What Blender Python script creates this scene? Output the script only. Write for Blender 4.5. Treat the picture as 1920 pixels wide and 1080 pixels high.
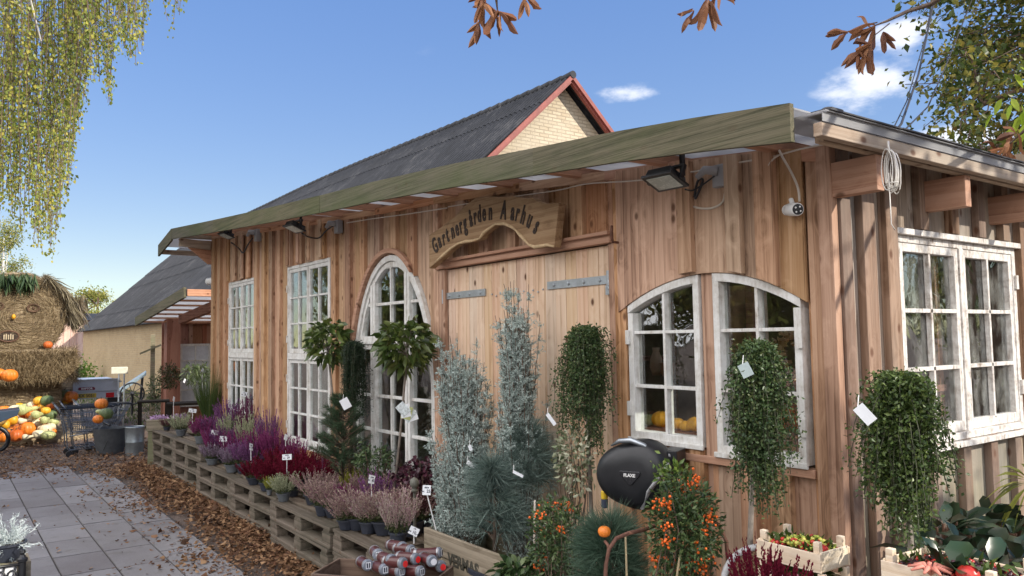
import bpy, math, random
import numpy as np
from mathutils import Matrix, Vector
R = math.radians
sc = bpy.context.scene
for _o in list(bpy.data.objects): bpy.data.objects.remove(_o)
COL = sc.collection

# ------------------------------------------------------------ camera, sky, sun, exposure
FOC = 1469.84
CAM = np.array([1.7162, -2.8, 1.7])
FW = np.array([-0.80696055, 0.58702311, 0.06495031])
RT = np.array([0.58733849, 0.80918036, -0.01614434])
UP = np.array([-0.06203361, 0.02511997, 0.9977579])
UP = np.cross(RT, FW); UP /= np.linalg.norm(UP)
cam = bpy.data.objects.new('camera', bpy.data.cameras.new('camera')); COL.objects.link(cam)
cam.matrix_world = Matrix(((RT[0], UP[0], -FW[0], CAM[0]), (RT[1], UP[1], -FW[1], CAM[1]), (RT[2], UP[2], -FW[2], CAM[2]), (0, 0, 0, 1)))
cam.data.lens = 36 * FOC / 1920; cam.data.clip_start = 0.05; cam.data.clip_end = 2000
sc.camera = cam
SUN = np.array([0.75, 0.44, 0.50]); SUN /= np.linalg.norm(SUN)
elev = math.asin(SUN[2]); azim = math.atan2(SUN[0], SUN[1])
world = bpy.data.worlds.new('World'); sc.world = world; world.use_nodes = True
wn = world.node_tree; wn.nodes.clear()
sky = wn.nodes.new('ShaderNodeTexSky'); sky.sky_type = 'NISHITA'; sky.sun_disc = False
sky.sun_elevation = elev; sky.sun_rotation = azim; sky.air_density = 1.0; sky.dust_density = 0.0; sky.ozone_density = 1.6
bgn = wn.nodes.new('ShaderNodeBackground'); bgn.inputs[1].default_value = 0.12
wo = wn.nodes.new('ShaderNodeOutputWorld')
sc.view_settings.view_transform = 'Standard'; sc.view_settings.look = 'None'; sc.view_settings.gamma = 1; sc.view_settings.exposure = 1.0
sl = bpy.data.lights.new('sun', 'SUN'); sl.energy = 2.9; sl.angle = R(0.5); sl.color = (1, 0.93, 0.82)
so = bpy.data.objects.new('sun', sl); COL.objects.link(so)
so.rotation_euler = Vector(SUN).to_track_quat('Z', 'Y').to_euler(); so.location = (20, 12, 20)

def ray(x, y): return FW + RT * (x - 960) / FOC - UP * (y - 540) / FOC
def at(x, y, ax, v):
    d = ray(x, y); return CAM + d * (v - CAM[ax]) / d[ax]
def atY(x, y, Y): return at(x, y, 1, Y)
def atZ(x, y, Z=0): return at(x, y, 2, Z)
def atX(x, y, X): return at(x, y, 0, X)
def atT(x, y, t): return CAM + ray(x, y) * t

# ------------------------------------------------------------ node helpers
class NT:
    def __init__(s, m): s.nt = m.node_tree; s.nt.nodes.clear()
    def n(s, t, ins=None, **kw):
        o = s.nt.nodes.new(t)
        for k, v in kw.items(): setattr(o, k, v)
        for k, v in (ins or {}).items():
            if hasattr(v, 'is_output') or isinstance(v, bpy.types.NodeSocket): s.nt.links.new(v, o.inputs[k])
            else: o.inputs[k].default_value = v
        return o
    def math(s, op, a, b=0.0, c=0.0, clamp=False):
        o = s.n('ShaderNodeMath', {0: a, 1: b, 2: c}, operation=op); o.use_clamp = clamp; return o.outputs[0]
    def mix(s, f, a, b, bt='MIX'):
        o = s.nt.nodes.new('ShaderNodeMix'); o.data_type = 'RGBA'; o.blend_type = bt
        for i, v in ((0, f), (6, a), (7, b)):
            if isinstance(v, bpy.types.NodeSocket): s.nt.links.new(v, o.inputs[i])
            else: o.inputs[i].default_value = v if i == 0 else (*v[:3], 1)
        return o.outputs[2]
    def ramp(s, f, stops):
        o = s.n('ShaderNodeValToRGB', {0: f}); e = o.color_ramp.elements
        while len(e) < len(stops): e.new(0.5)
        for i, (p, c) in enumerate(stops):
            e[i].position = p; e[i].color = (*c, 1) if not isinstance(c, (int, float)) else (c, c, c, 1)
        return o.outputs[0]
    def noise(s, v, scale, detail=4, rough=.55, dist=0):
        return s.n('ShaderNodeTexNoise', {'Vector': v, 'Scale': scale, 'Detail': detail, 'Roughness': rough, 'Distortion': dist}).outputs[0]
    def bump(s, h, strength=.3, dist=.01):
        return s.n('ShaderNodeBump', {'Height': h, 'Strength': strength, 'Distance': dist}).outputs[0]
    def out(s, sh): s.n('ShaderNodeOutputMaterial', {0: sh})
    def obj(s): return s.n('ShaderNodeTexCoord').outputs['Object']
    def isl(s): return s.n('ShaderNodeNewGeometry').outputs['Random Per Island']
    def scl(s, v, sc_): return s.n('ShaderNodeMapping', {'Vector': v, 'Scale': sc_}).outputs[0]

def M(name):
    m = bpy.data.materials.new(name); m.use_nodes = True; return m, NT(m)
MATS = {}
def plain(name, col, rough=.6, metal=0, var=.15, scale=9, bump=.15, spec=.5):
    if name in MATS: return MATS[name]
    m, t = M(name); o = t.obj(); n = t.noise(o, scale, 6, .65); n2 = t.noise(o, scale * 9, 3)
    c = t.ramp(n, [(.3, tuple(x * (1 - var) for x in col)), (.7, tuple(min(1, x * (1 + var)) for x in col))])
    r = t.math('MULTIPLY_ADD', n2, .25, rough - .12, clamp=True)
    b = t.n('ShaderNodeBsdfPrincipled', {'Base Color': c, 'Roughness': r, 'Metallic': metal, 'Specular IOR Level': spec, 'Normal': t.bump(t.math('ADD', n, n2), bump, .004)})
    t.out(b.outputs[0]); MATS[name] = m; return m
def wood(name, cols, axis='Z', rough=.75, knots=1.0, weather=None, vary=.35, knotcol=(.10, .04, .02), fine=1.0, green=None, ring=1.0, stain=.09):
    """grain along axis; every board is a mesh island and gets its own tone and grain offset"""
    m, t = M(name); o = t.obj(); i = t.isl()
    off = t.n('ShaderNodeCombineXYZ', {0: t.math('MULTIPLY', i, 37.0), 1: t.math('MULTIPLY', i, 91.0), 2: t.math('MULTIPLY', i, 53.0)}).outputs[0]
    v = t.n('ShaderNodeVectorMath', {0: o, 1: off}, operation='ADD').outputs[0]
    def s(a, l):
        q = [a, a, a]; q['XYZ'.index(axis)] = l; return tuple(q)
    sv = t.n('ShaderNodeSeparateXYZ', {0: o}); oth = [q for q in 'XYZ' if q != axis]
    kv = t.n('ShaderNodeCombineXYZ', {0: t.math('MULTIPLY_ADD', t.math('ADD', sv.outputs['XYZ'.index(oth[0])], sv.outputs['XYZ'.index(oth[1])]), 7.5, t.math('MULTIPLY', i, 13.0)), 1: t.math('MULTIPLY_ADD', sv.outputs['XYZ'.index(axis)], 4.6, t.math('MULTIPLY', i, 71.0)), 2: 0.0}).outputs[0]
    kx = t.n('ShaderNodeTexVoronoi', {'Vector': kv, 'Scale': 1.0, 'Randomness': 1.0}, voronoi_dimensions='2D'); kn = kx.outputs[0]
    ksel = t.ramp(t.n('ShaderNodeSeparateColor', {0: kx.outputs[1]}).outputs[0], [(.50, 0.0), (.62, 1.0)])
    kk = t.math('MULTIPLY', t.ramp(kn, [(.05, 1.0), (.12, 0.0)]), ksel)
    warp = t.ramp(kn, [(.0, 1.0), (.5, 0.0)])
    sw = t.noise(t.scl(v, s(3.2, .7)), 1, 2)
    g0 = t.math('MULTIPLY_ADD', sw, 3.5, t.math('MULTIPLY', warp, .9))
    gv = t.n('ShaderNodeVectorMath', {0: t.scl(v, s(13, .5)), 1: t.n('ShaderNodeCombineXYZ', {0: g0, 1: g0, 2: g0}).outputs[0]}, operation='ADD').outputs[0]
    g1 = t.noise(gv, 1.0, 5, .6, .6)
    g2 = t.noise(t.scl(v, s(170, 3.5)), 1, 3, .6); g3 = t.noise(t.scl(v, s(62, 1.1)), 1, 3, .6, .4)
    dirs = {'Z': ('X', (5.5, 5.5, .45)), 'X': ('Z', (.45, 5.5, 5.5)), 'Y': ('Z', (5.5, .45, 5.5))}[axis]
    rg = t.n('ShaderNodeTexWave', {'Vector': t.scl(v, dirs[1]), 'Scale': 1.1, 'Distortion': 9.0, 'Detail': 2.0, 'Detail Scale': .55, 'Detail Roughness': .5}, bands_direction=dirs[0], wave_profile='SAW').outputs[1]
    g = t.math('MULTIPLY_ADD', g2, .22 * fine, t.math('MULTIPLY_ADD', g3, .34 * fine, t.math('MULTIPLY_ADD', rg, .17 * ring, t.math('MULTIPLY', g1, .70 - .30 * fine))))
    g = t.math('SUBTRACT', g, t.math('MULTIPLY', t.ramp(t.noise(t.scl(o, s(3.5, .9)), 1, 5, .65), [(.48, 0.0), (.72, 1.0)]), stain))
    c = t.ramp(g, [(.34, cols[0]), (.47, cols[1]), (.64, cols[2])])
    tone = t.math('MULTIPLY_ADD', i, vary, 1 - vary * .55)
    c = t.mix(1.0, c, t.n('ShaderNodeCombineColor', {0: tone, 1: tone, 2: tone}).outputs[0], 'MULTIPLY')
    hue = t.n('ShaderNodeHueSaturation', {'Hue': t.math('MULTIPLY_ADD', t.math('FRACT', t.math('MULTIPLY', i, 17.3)), .018, .491), 'Saturation': t.math('MULTIPLY_ADD', t.math('FRACT', t.math('MULTIPLY', i, 7.7)), .35, .8), 'Color': c}).outputs[0]
    c = hue
    if weather:
        wv = t.noise(t.scl(o, s(2.2, .7)), 1, 6, .7); wf = t.ramp(wv, [(.42, 0.0), (.62, 1.0)])
        c = t.mix(t.math('MULTIPLY', wf, weather[1]), c, weather[0])
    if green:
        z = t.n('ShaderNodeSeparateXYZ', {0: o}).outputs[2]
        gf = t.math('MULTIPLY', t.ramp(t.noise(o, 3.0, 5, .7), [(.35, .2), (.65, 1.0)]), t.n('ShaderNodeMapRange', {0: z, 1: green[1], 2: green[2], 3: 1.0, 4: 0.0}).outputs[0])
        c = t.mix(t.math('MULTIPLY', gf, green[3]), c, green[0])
    c = t.mix(t.math('MULTIPLY', kk, .8 * knots), c, knotcol)
    b = t.n('ShaderNodeBsdfPrincipled', {'Base Color': c, 'Roughness': rough, 'Specular IOR Level': .25, 'Normal': t.bump(t.math('SUBTRACT', g, t.math('MULTIPLY', kk, .2)), .7, .006)})
    t.out(b.outputs[0]); return m
def leafm(name, cols, trans=.35, rough=.5, spec=.35, scale=.6, iw=.75, vs=(1, 1, 1)):
    m, t = M(name); i = t.isl()
    n = t.noise(t.scl(t.obj(), vs), scale, 3)
    f = t.math('ADD', t.math('MULTIPLY', i, iw), t.math('MULTIPLY_ADD', n, .8 + (.75 - iw) * 1.6, -.28 - (.75 - iw) * .45), clamp=True)
    k = len(cols) - 1
    c = t.ramp(f, [(.04 + .92 * j / k, col) for j, col in enumerate(cols)])
    b = t.n('ShaderNodeBsdfPrincipled', {'Base Color': c, 'Roughness': rough, 'Specular IOR Level': spec})
    tr = t.n('ShaderNodeBsdfTranslucent', {0: c})
    t.out(t.n('ShaderNodeMixShader', {0: trans, 1: b.outputs[0], 2: tr.outputs[0]}).outputs[0]); return m

# ------------------------------------------------------------ mesh helpers
def mesh_np(name, V, F):
    """F: list of (n x k) index arrays"""
    me = bpy.data.meshes.new(name); V = np.asarray(V, np.float32)
    tot = sum(f.size for f in F); npol = sum(len(f) for f in F)
    me.vertices.add(len(V)); me.vertices.foreach_set('co', V.ravel())
    me.loops.add(tot); me.polygons.add(npol)
    me.loops.foreach_set('vertex_index', np.concatenate([f.ravel() for f in F]).astype(np.int32))
    st = np.concatenate([np.full(len(f), f.shape[1]) for f in F]); st = np.concatenate([[0], np.cumsum(st)[:-1]])
    me.polygons.foreach_set('loop_start', st.astype(np.int32)); me.update(calc_edges=True); me.validate(); return me
def link(name, me, mat, parent=None, off=None, smooth=False):
    o = bpy.data.objects.new(name, me); COL.objects.link(o)
    for mm in (mat if isinstance(mat, (list, tuple)) else [mat]): me.materials.append(mm)
    if smooth: me.polygons.foreach_set('use_smooth', [True] * len(me.polygons))
    if parent is not None:
        o.parent = parent
    return o
EACH = {'rafter', 'purlin', 'door_post', 'leg', 'hinge', 'roof_batten', 'end_purlin', 'corner_board', 'latch', 'tail_light', 'prop', 'verge_board', 'screw', 'led', 'band', 'arm', 'block', 'window_trim'}
class MB:
    def __init__(s): s.v = []; s.f = []; s.c = []
    def add(s, V, F):
        b = len(s.v); s.c.append((b, len(s.f))); s.v += [tuple(map(float, p)) for p in V]; s.f += [tuple(b + i for i in f) for f in F]; return s
    def box(s, x0, x1, y0, y1, z0, z1):
        x0, x1 = sorted((x0, x1)); y0, y1 = sorted((y0, y1)); z0, z1 = sorted((z0, z1))
        return s.add([(x0, y0, z0), (x1, y0, z0), (x1, y1, z0), (x0, y1, z0), (x0, y0, z1), (x1, y0, z1), (x1, y1, z1), (x0, y1, z1)],
                     [(3, 2, 1, 0), (4, 5, 6, 7), (0, 1, 5, 4), (1, 2, 6, 5), (2, 3, 7, 6), (3, 0, 4, 7)])
    def bar(s, a, b, w, h, up=(0, 0, 1)):
        """box from a to b, w across, h along up"""
        a = np.array(a, float); b = np.array(b, float); d = b - a; d /= np.linalg.norm(d)
        u = np.array(up, float) if abs(np.dot(up, d)) < .99 else np.array([0, 1.0, 0]); u = u - d * (u @ d); u /= np.linalg.norm(u); r = np.cross(d, u)
        V = [p + r * i * w / 2 + u * j * h / 2 for p in (a, b) for i, j in ((-1, -1), (1, -1), (1, 1), (-1, 1))]
        return s.add(V, [(0, 1, 2, 3)[::1], (7, 6, 5, 4), (0, 4, 5, 1), (1, 5, 6, 2), (2, 6, 7, 3), (3, 7, 4, 0)])
    def tube(s, pts, rad, n=8, cap=True):
        P = [np.array(p, float) for p in pts]; k = len(P)
        rad = [rad] * k if isinstance(rad, (int, float)) else list(rad)
        V = []; ref = np.array([0.3, 0.2, 0.93])
        for i in range(k):
            d = P[min(i + 1, k - 1)] - P[max(i - 1, 0)]; d = d / (np.linalg.norm(d) + 1e-9)
            a = np.cross(d, ref)
            if np.linalg.norm(a) < .2: a = np.cross(d, [1, 0, 0])
            a /= np.linalg.norm(a); b = np.cross(d, a)
            for j in range(n):
                q = 2 * math.pi * j / n; V.append(P[i] + rad[i] * (math.cos(q) * a + math.sin(q) * b))
        F = [(i * n + j, i * n + (j + 1) % n, (i + 1) * n + (j + 1) % n, (i + 1) * n + j) for i in range(k - 1) for j in range(n)]
        if cap: F += [tuple(range(n))[::-1], tuple((k - 1) * n + j for j in range(n))]
        return s.add(V, F)
    def lathe(s, prof, n=24, c=(0, 0, 0), axis=2, wob=None):
        V = []; F = []
        for i, (r, z) in enumerate(prof):
            for j in range(n):
                q = 2 * math.pi * j / n; rr = r * (wob(q, i / len(prof)) if wob else 1)
                p = [rr * math.cos(q), rr * math.sin(q), z]
                if axis == 1: p = [p[0], p[2], p[1]]
                if axis == 0: p = [p[2], p[0], p[1]]
                V.append((p[0] + c[0], p[1] + c[1], p[2] + c[2]))
        k = len(prof)
        F = [(i * n + j, i * n + (j + 1) % n, (i + 1) * n + (j + 1) % n, (i + 1) * n + j) for i in range(k - 1) for j in range(n)]
        if prof[0][0] > 1e-6: F.append(tuple(range(n))[::-1])
        if prof[-1][0] > 1e-6: F.append(tuple((k - 1) * n + j for j in range(n)))
        return s.add(V, F)
    def col(s, xs, lo, hi, y0, y1, swap=False):
        """column between curves lo(x), hi(x) sampled at xs, from y0 to y1 (swap: x and y exchanged)"""
        V = []; n = len(xs)
        for x in xs:
            for y in (y0, y1):
                for z in (lo(x), hi(x)): V.append((x, y, z) if not swap else (y, x, z))
        F = []
        for i in range(n - 1):
            a = 4 * i; b = a + 4
            F += [(a, b, b + 1, a + 1), (a + 3, b + 3, b + 2, a + 2), (a + 1, b + 1, b + 3, a + 3), (a + 2, b + 2, b, a)]
        F += [(0, 1, 3, 2), (4 * n - 2, 4 * n - 1, 4 * n - 3, 4 * n - 4)]
        return s.add(V, F)
    def prism(s, pts, y0, y1, swap=False):
        n = len(pts); V = [((p[0], y, p[1]) if not swap else (y, p[0], p[1])) for y in (y0, y1) for p in pts]
        F = [tuple(range(n)), tuple(range(2 * n - 1, n - 1, -1))] + [(i, n + i, n + (i + 1) % n, (i + 1) % n) for i in range(n)]
        return s.add(V, F)
    def ball(s, c, r, n=8, k=6):
        r = (r, r, r) if isinstance(r, (int, float)) else r
        V = []
        for i in range(k + 1):
            a = math.pi * i / k
            for j in range(n):
                q = 2 * math.pi * j / n; V.append((c[0] + r[0] * math.sin(a) * math.cos(q), c[1] + r[1] * math.sin(a) * math.sin(q), c[2] - r[2] * math.cos(a)))
        return s.add(V, [(i * n + j, i * n + (j + 1) % n, (i + 1) * n + (j + 1) % n, (i + 1) * n + j) for i in range(k) for j in range(n)])
    def rot(s, ang, c=(0, 0, 0)):
        ca, sa = math.cos(ang), math.sin(ang)
        s.v = [(c[0] + (x - c[0]) * ca - (y - c[1]) * sa, c[1] + (x - c[0]) * sa + (y - c[1]) * ca, z) for x, y, z in s.v]; return s
    def xf(s, fn): s.v = [tuple(fn(np.array(p))) for p in s.v]; return s
    def build(s, name, mat, parent=None, off=None, smooth=False, bevel=0):
        if name in EACH and len(s.c) > 1 and parent is not None:
            cs = s.c + [(len(s.v), len(s.f))]; r = None
            for (v0, f0), (v1, f1) in zip(cs, cs[1:]):
                m = MB(); m.v = s.v[v0:v1]; m.f = [tuple(i - v0 for i in f) for f in s.f[f0:f1]]; m.c = [(0, 0)]
                r = m.build(name, mat, parent, off, smooth, bevel)
            return r
        V = s.v
        if off is not None: V = [(x - off[0], y - off[1], z - off[2]) for x, y, z in V]
        me = bpy.data.meshes.new(name); me.from_pydata(V, [], s.f); me.validate(); me.update()
        o = link(name, me, mat, parent, smooth=smooth)
        if smooth == 'auto': me.set_sharp_from_angle(angle=R(40))
        if bevel:
            b = o.modifiers.new('bevel', 'BEVEL'); b.width = bevel; b.segments = 2; b.limit_method = 'ANGLE'
        return o
def tag(o, label=None, cat=None, group=None, kind=None):
    if label: o['label'] = label
    if cat: o['category'] = cat
    if group: o['group'] = group
    if kind: o['kind'] = kind
    return o
def thing(name, label, cat, loc=(0, 0, 0), rz=0, group=None):
    o = bpy.data.objects.new(name, None); COL.objects.link(o); o.location = tuple(map(float, loc)); o.rotation_euler = (0, 0, rz)
    o.empty_display_size = .1
    return tag(o, label, cat, group)
CH = {}
def kids(o): return [c for c in bpy.data.objects if c.parent == o]
def copy_thing(src, loc, rz=0, scale=1, label=None, group=None, tilt=(0, 0)):
    if src.name not in CH: CH[src.name] = [(c, kids(c)) for c in kids(src)]
    r = src.copy(); COL.objects.link(r); r.location = tuple(map(float, loc)); r.rotation_euler = (tilt[0], tilt[1], rz)
    r.scale = (scale,) * 3 if isinstance(scale, (int, float)) else scale
    if label: r['label'] = label
    if group: r['group'] = group
    for c, gs in CH[src.name]:
        d = c.copy(); COL.objects.link(d); d.parent = r
        for g in gs:
            e = g.copy(); COL.objects.link(e); e.parent = d
    return r
class Proto:
    """first use places the prototype itself, later uses place copies of it and its parts"""
    def __init__(s, o): s.o = o; s.used = False; CH[o.name] = [(c, kids(c)) for c in kids(o)]
    def place(s, loc, rz=0, scale=1, label=None, group=None, tilt=(0, 0)):
        if s.used: return copy_thing(s.o, loc, rz, scale, label, group, tilt)
        s.used = True; r = s.o; r.location = tuple(map(float, loc)); r.rotation_euler = (tilt[0], tilt[1], rz)
        r.scale = (scale,) * 3 if isinstance(scale, (int, float)) else scale
        if label: r['label'] = label
        if group: r['group'] = group
        return r
rs = np.random.RandomState(7); random.seed(7)
def unit(v): return v / (np.linalg.norm(v, axis=-1, keepdims=True) + 1e-9)
def leafmesh(P, D, L, W, fold=.25, side=None, name='leaves', mid=.42):
    """folded diamond leaves: base, left, tip, right"""
    P = np.asarray(P, float); n = len(P); D = unit(np.asarray(D, float)); L = np.broadcast_to(L, n)[:, None]; W = np.broadcast_to(W, n)[:, None]
    S = unit(np.cross(D, rs.normal(size=(n, 3)) if side is None else side)); Nn = np.cross(D, S)
    m = P + D * L * mid
    V = np.stack([P, m + S * W / 2 + Nn * W * fold, P + D * L, m - S * W / 2 + Nn * W * fold], 1).reshape(-1, 3)
    b = np.arange(n)[:, None] * 4
    return mesh_np(name, V, [np.concatenate([b + [0, 1, 2], b + [0, 2, 3]])])
def bigleaf(P, D, L, W, droop=.35, name='leaves', side=None):
    """7-vertex curved leaves with a bent midrib"""
    P = np.asarray(P, float); n = len(P); D = unit(np.asarray(D, float)); L = np.broadcast_to(L, n)[:, None]; W = np.broadcast_to(W, n)[:, None]
    S = unit(np.cross(D, rs.normal(size=(n, 3)) * .35 + [0, 0, 1] if side is None else side)); Nn = np.cross(S, D)
    g = np.array([0, 0, -1.0])
    def c(tt): return P + D * L * tt + g * L * droop * tt * tt
    V = [c(0), c(.3) + S * W * .42 + Nn * W * .12, c(.65) + S * W * .4 + Nn * W * .12, c(1.0), c(.65) - S * W * .4 + Nn * W * .12, c(.3) - S * W * .42 + Nn * W * .12, c(.33), c(.67)]
    V = np.stack(V, 1).reshape(-1, 3); b = np.arange(n)[:, None] * 8
    q = np.concatenate([b + [6, 1, 2, 7], b + [5, 6, 7, 4]]); tr = np.concatenate([b + [0, 1, 6], b + [0, 6, 5], b + [7, 2, 3], b + [7, 3, 4]])
    return mesh_np(name, V, [q, tr])
def needlemesh(P, D, L, W, name='needles'):
    P = np.asarray(P, float); n = len(P); D = unit(np.asarray(D, float)); L = np.broadcast_to(L, n)[:, None]; W = np.broadcast_to(W, n)[:, None]
    S = unit(np.cross(D, rs.normal(size=(n, 3))))
    V = np.stack([P - S * W / 2, P + S * W / 2, P + D * L + np.array([0, 0, -.12]) * L], 1).reshape(-1, 3)
    b = np.arange(n)[:, None] * 3
    return mesh_np(name, V, [b + [0, 1, 2]])
def textmesh(s, size, ext=.002, name='lettering', sx=1.0, bold=0.0, align='CENTER'):
    cu = bpy.data.curves.new('txt', 'FONT'); cu.body = s; cu.size = size; cu.extrude = ext; cu.align_x = align; cu.align_y = 'CENTER'; cu.offset = bold
    cu.resolution_u = 3
    o = bpy.data.objects.new('txt', cu); COL.objects.link(o)
    dg = bpy.context.evaluated_depsgraph_get(); me = bpy.data.meshes.new_from_object(o.evaluated_get(dg))
    bpy.data.objects.remove(o); bpy.data.curves.remove(cu); me.name = name
    if sx != 1:
        for v in me.vertices: v.co.x *= sx
    return me
def face_cam(p): return math.atan2(CAM[1] - p[1], CAM[0] - p[0]) + math.pi / 2
# ------------------------------------------------------------ sky with a few clouds and an added fill bank (in the world, by direction)
SKY_GAM, SKY_SAT, SKY_VAL, FILL_CLOUD = .36, 2.40, 1.93, (11.6, 11.3, 11.4, 1)
def cloud_setup():
    L = wn.links; g = wn.nodes.new('ShaderNodeTexCoord'); vn = wn.nodes.new('ShaderNodeVectorMath'); vn.operation = 'NORMALIZE'; L.new(g.outputs['Generated'], vn.inputs[0])
    def mth(op, a, b=0.0, c=0.0):
        o = wn.nodes.new('ShaderNodeMath'); o.operation = op
        for i, v in enumerate((a, b, c)):
            if isinstance(v, bpy.types.NodeSocket): L.new(v, o.inputs[i])
            else: o.inputs[i].default_value = v
        return o.outputs[0]
    tot = None
    mp = wn.nodes.new('ShaderNodeMapping'); mp.inputs['Scale'].default_value = (6, 6, 13); L.new(vn.outputs[0], mp.inputs[0])
    ns = wn.nodes.new('ShaderNodeTexNoise'); ns.inputs['Scale'].default_value = 2.2; ns.inputs['Detail'].default_value = 8; ns.inputs['Roughness'].default_value = .6; L.new(mp.outputs[0], ns.inputs[0])
    for (px, py, wd, ht, a) in ((1175, 176, 66, 17, .9), (1625, 165, 88, 44, 1.15), (1690, 62, 75, 28, 1.1), (1800, 262, 150, 32, 1.2), (1270, 8, 40, 10, .35), (740, 100, 60, 14, .15), (1500, 235, 40, 10, .3)):
        d = ray(px, py); d = d / np.linalg.norm(d); r = ray(px + wd, py); r = r / np.linalg.norm(r); u = ray(px, py - ht); u = u / np.linalg.norm(u)
        rr = (r - d) / np.linalg.norm(r - d) ** 2; uu = (u - d) / np.linalg.norm(u - d) ** 2
        sb = wn.nodes.new('ShaderNodeVectorMath'); sb.operation = 'SUBTRACT'; L.new(vn.outputs[0], sb.inputs[0]); sb.inputs[1].default_value = d
        ds = []
        for q in (rr, uu):
            dt = wn.nodes.new('ShaderNodeVectorMath'); dt.operation = 'DOT_PRODUCT'; L.new(sb.outputs[0], dt.inputs[0]); dt.inputs[1].default_value = q; ds.append(dt.outputs['Value'])
        e = mth('ADD', mth('MULTIPLY', ds[0], ds[0]), mth('MULTIPLY', ds[1], ds[1]))
        f = mth('MULTIPLY', mth('POWER', 2.718, mth('MULTIPLY', e, -.8)), a)
        tot = f if tot is None else mth('ADD', tot, f)
    mr = wn.nodes.new('ShaderNodeMapRange'); mr.interpolation_type = 'SMOOTHSTEP'
    L.new(mth('ADD', mth('MULTIPLY', ns.outputs[0], 1.3), mth('MULTIPLY', tot, .52)), mr.inputs[0])
    mr.inputs[1].default_value = .84; mr.inputs[2].default_value = 1.22
    fac = mth('MULTIPLY', mr.outputs[0], mth('MINIMUM', mth('MULTIPLY', tot, 1.4), 1.0))
    mx = wn.nodes.new('ShaderNodeMix'); mx.data_type = 'RGBA'; L.new(fac, mx.inputs[0]); hs = wn.nodes.new('ShaderNodeHueSaturation'); hs.inputs['Hue'].default_value = .525; hs.inputs['Saturation'].default_value = SKY_SAT; hs.inputs['Value'].default_value = SKY_VAL
    gm = wn.nodes.new('ShaderNodeGamma'); gm.inputs[1].default_value = SKY_GAM; L.new(sky.outputs[0], gm.inputs[0]); L.new(gm.outputs[0], hs.inputs['Color']); L.new(hs.outputs[0], mx.inputs[6]); mx.inputs[7].default_value = (4.2, 4.4, 4.9, 1)
    # added cloud bank out of view behind the viewer, fill light for shaded walls
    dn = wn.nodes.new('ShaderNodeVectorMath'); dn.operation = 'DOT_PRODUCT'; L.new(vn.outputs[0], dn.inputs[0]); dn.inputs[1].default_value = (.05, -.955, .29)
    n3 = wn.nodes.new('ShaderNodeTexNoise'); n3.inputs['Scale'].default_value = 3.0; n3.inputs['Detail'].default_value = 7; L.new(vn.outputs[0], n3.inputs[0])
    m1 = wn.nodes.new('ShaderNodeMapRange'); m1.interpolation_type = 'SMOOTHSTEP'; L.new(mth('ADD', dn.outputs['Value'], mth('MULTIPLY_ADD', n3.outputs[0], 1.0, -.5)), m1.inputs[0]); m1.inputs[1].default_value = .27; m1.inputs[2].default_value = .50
    m2 = wn.nodes.new('ShaderNodeMix'); m2.data_type = 'RGBA'; L.new(m1.outputs[0], m2.inputs[0]); L.new(mx.outputs[2], m2.inputs[6]); m2.inputs[7].default_value = FILL_CLOUD
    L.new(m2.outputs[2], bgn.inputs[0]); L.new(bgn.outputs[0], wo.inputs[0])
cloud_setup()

# ------------------------------------------------------------ materials
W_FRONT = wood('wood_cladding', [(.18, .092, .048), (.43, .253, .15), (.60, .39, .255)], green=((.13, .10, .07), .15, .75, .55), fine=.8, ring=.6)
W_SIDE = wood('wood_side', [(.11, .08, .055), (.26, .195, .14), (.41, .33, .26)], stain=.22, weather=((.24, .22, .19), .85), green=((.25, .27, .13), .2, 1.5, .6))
W_BAT = wood('wood_batten', [(.08, .042, .026), (.17, .10, .062), (.30, .20, .14)], stain=.14, weather=((.22, .18, .15), .6))
W_DOOR = wood('wood_door', [(.46, .29, .18), (.64, .44, .30), (.72, .54, .39)], knots=1.2, vary=.14, fine=.6)
W_TRIM = wood('wood_trim_x', [(.24, .11, .06), (.42, .22, .12), (.52, .30, .18)], axis='X')
W_PURL = wood('wood_purlin', [(.30, .13, .06), (.48, .24, .12), (.58, .32, .18)], axis='Y')
W_EAVE = wood('wood_eave', [(.15, .10, .06), (.32, .225, .145), (.46, .35, .245)], stain=.2, axis='Y', weather=((.33, .30, .25), .6))
W_FASC = wood('wood_green_fascia', [(.022, .021, .011), (.062, .062, .034), (.125, .113, .07)], axis='X', weather=((.06, .08, .026), .6), vary=.15, knots=.15, fine=1.9, ring=.12, stain=.12)
W_PAL = wood('wood_pallet', [(.04, .03, .021), (.11, .084, .06), (.22, .178, .135)], axis='X', knots=.5, weather=((.11, .105, .075), .45), stain=.18, vary=.5)
W_RED = wood('wood_red', [(.13, .055, .03), (.24, .105, .065), (.34, .17, .11)])
W_REDX = wood('wood_red_x', [(.13, .055, .03), (.26, .12, .07), (.36, .18, .115)], axis='X')
W_SIGN = wood('wood_sign', [(.15, .095, .05), (.25, .165, .09), (.34, .24, .14)], axis='X', knots=.3, vary=.05)
W_CRATE = wood('wood_crate', [(.52, .38, .23), (.68, .54, .37), (.76, .64, .48)], axis='X', knots=.3, vary=.15)
W_PINK = wood('wood_pale_shed', [(.42, .28, .22), (.60, .42, .34), (.70, .52, .44)], knots=.2, vary=.2)
W_OLD = wood('wood_planter', [(.11, .085, .055), (.22, .18, .12), (.32, .27, .19)], axis='X', knots=.4, weather=((.17, .19, .10), .7), vary=.1)
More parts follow.
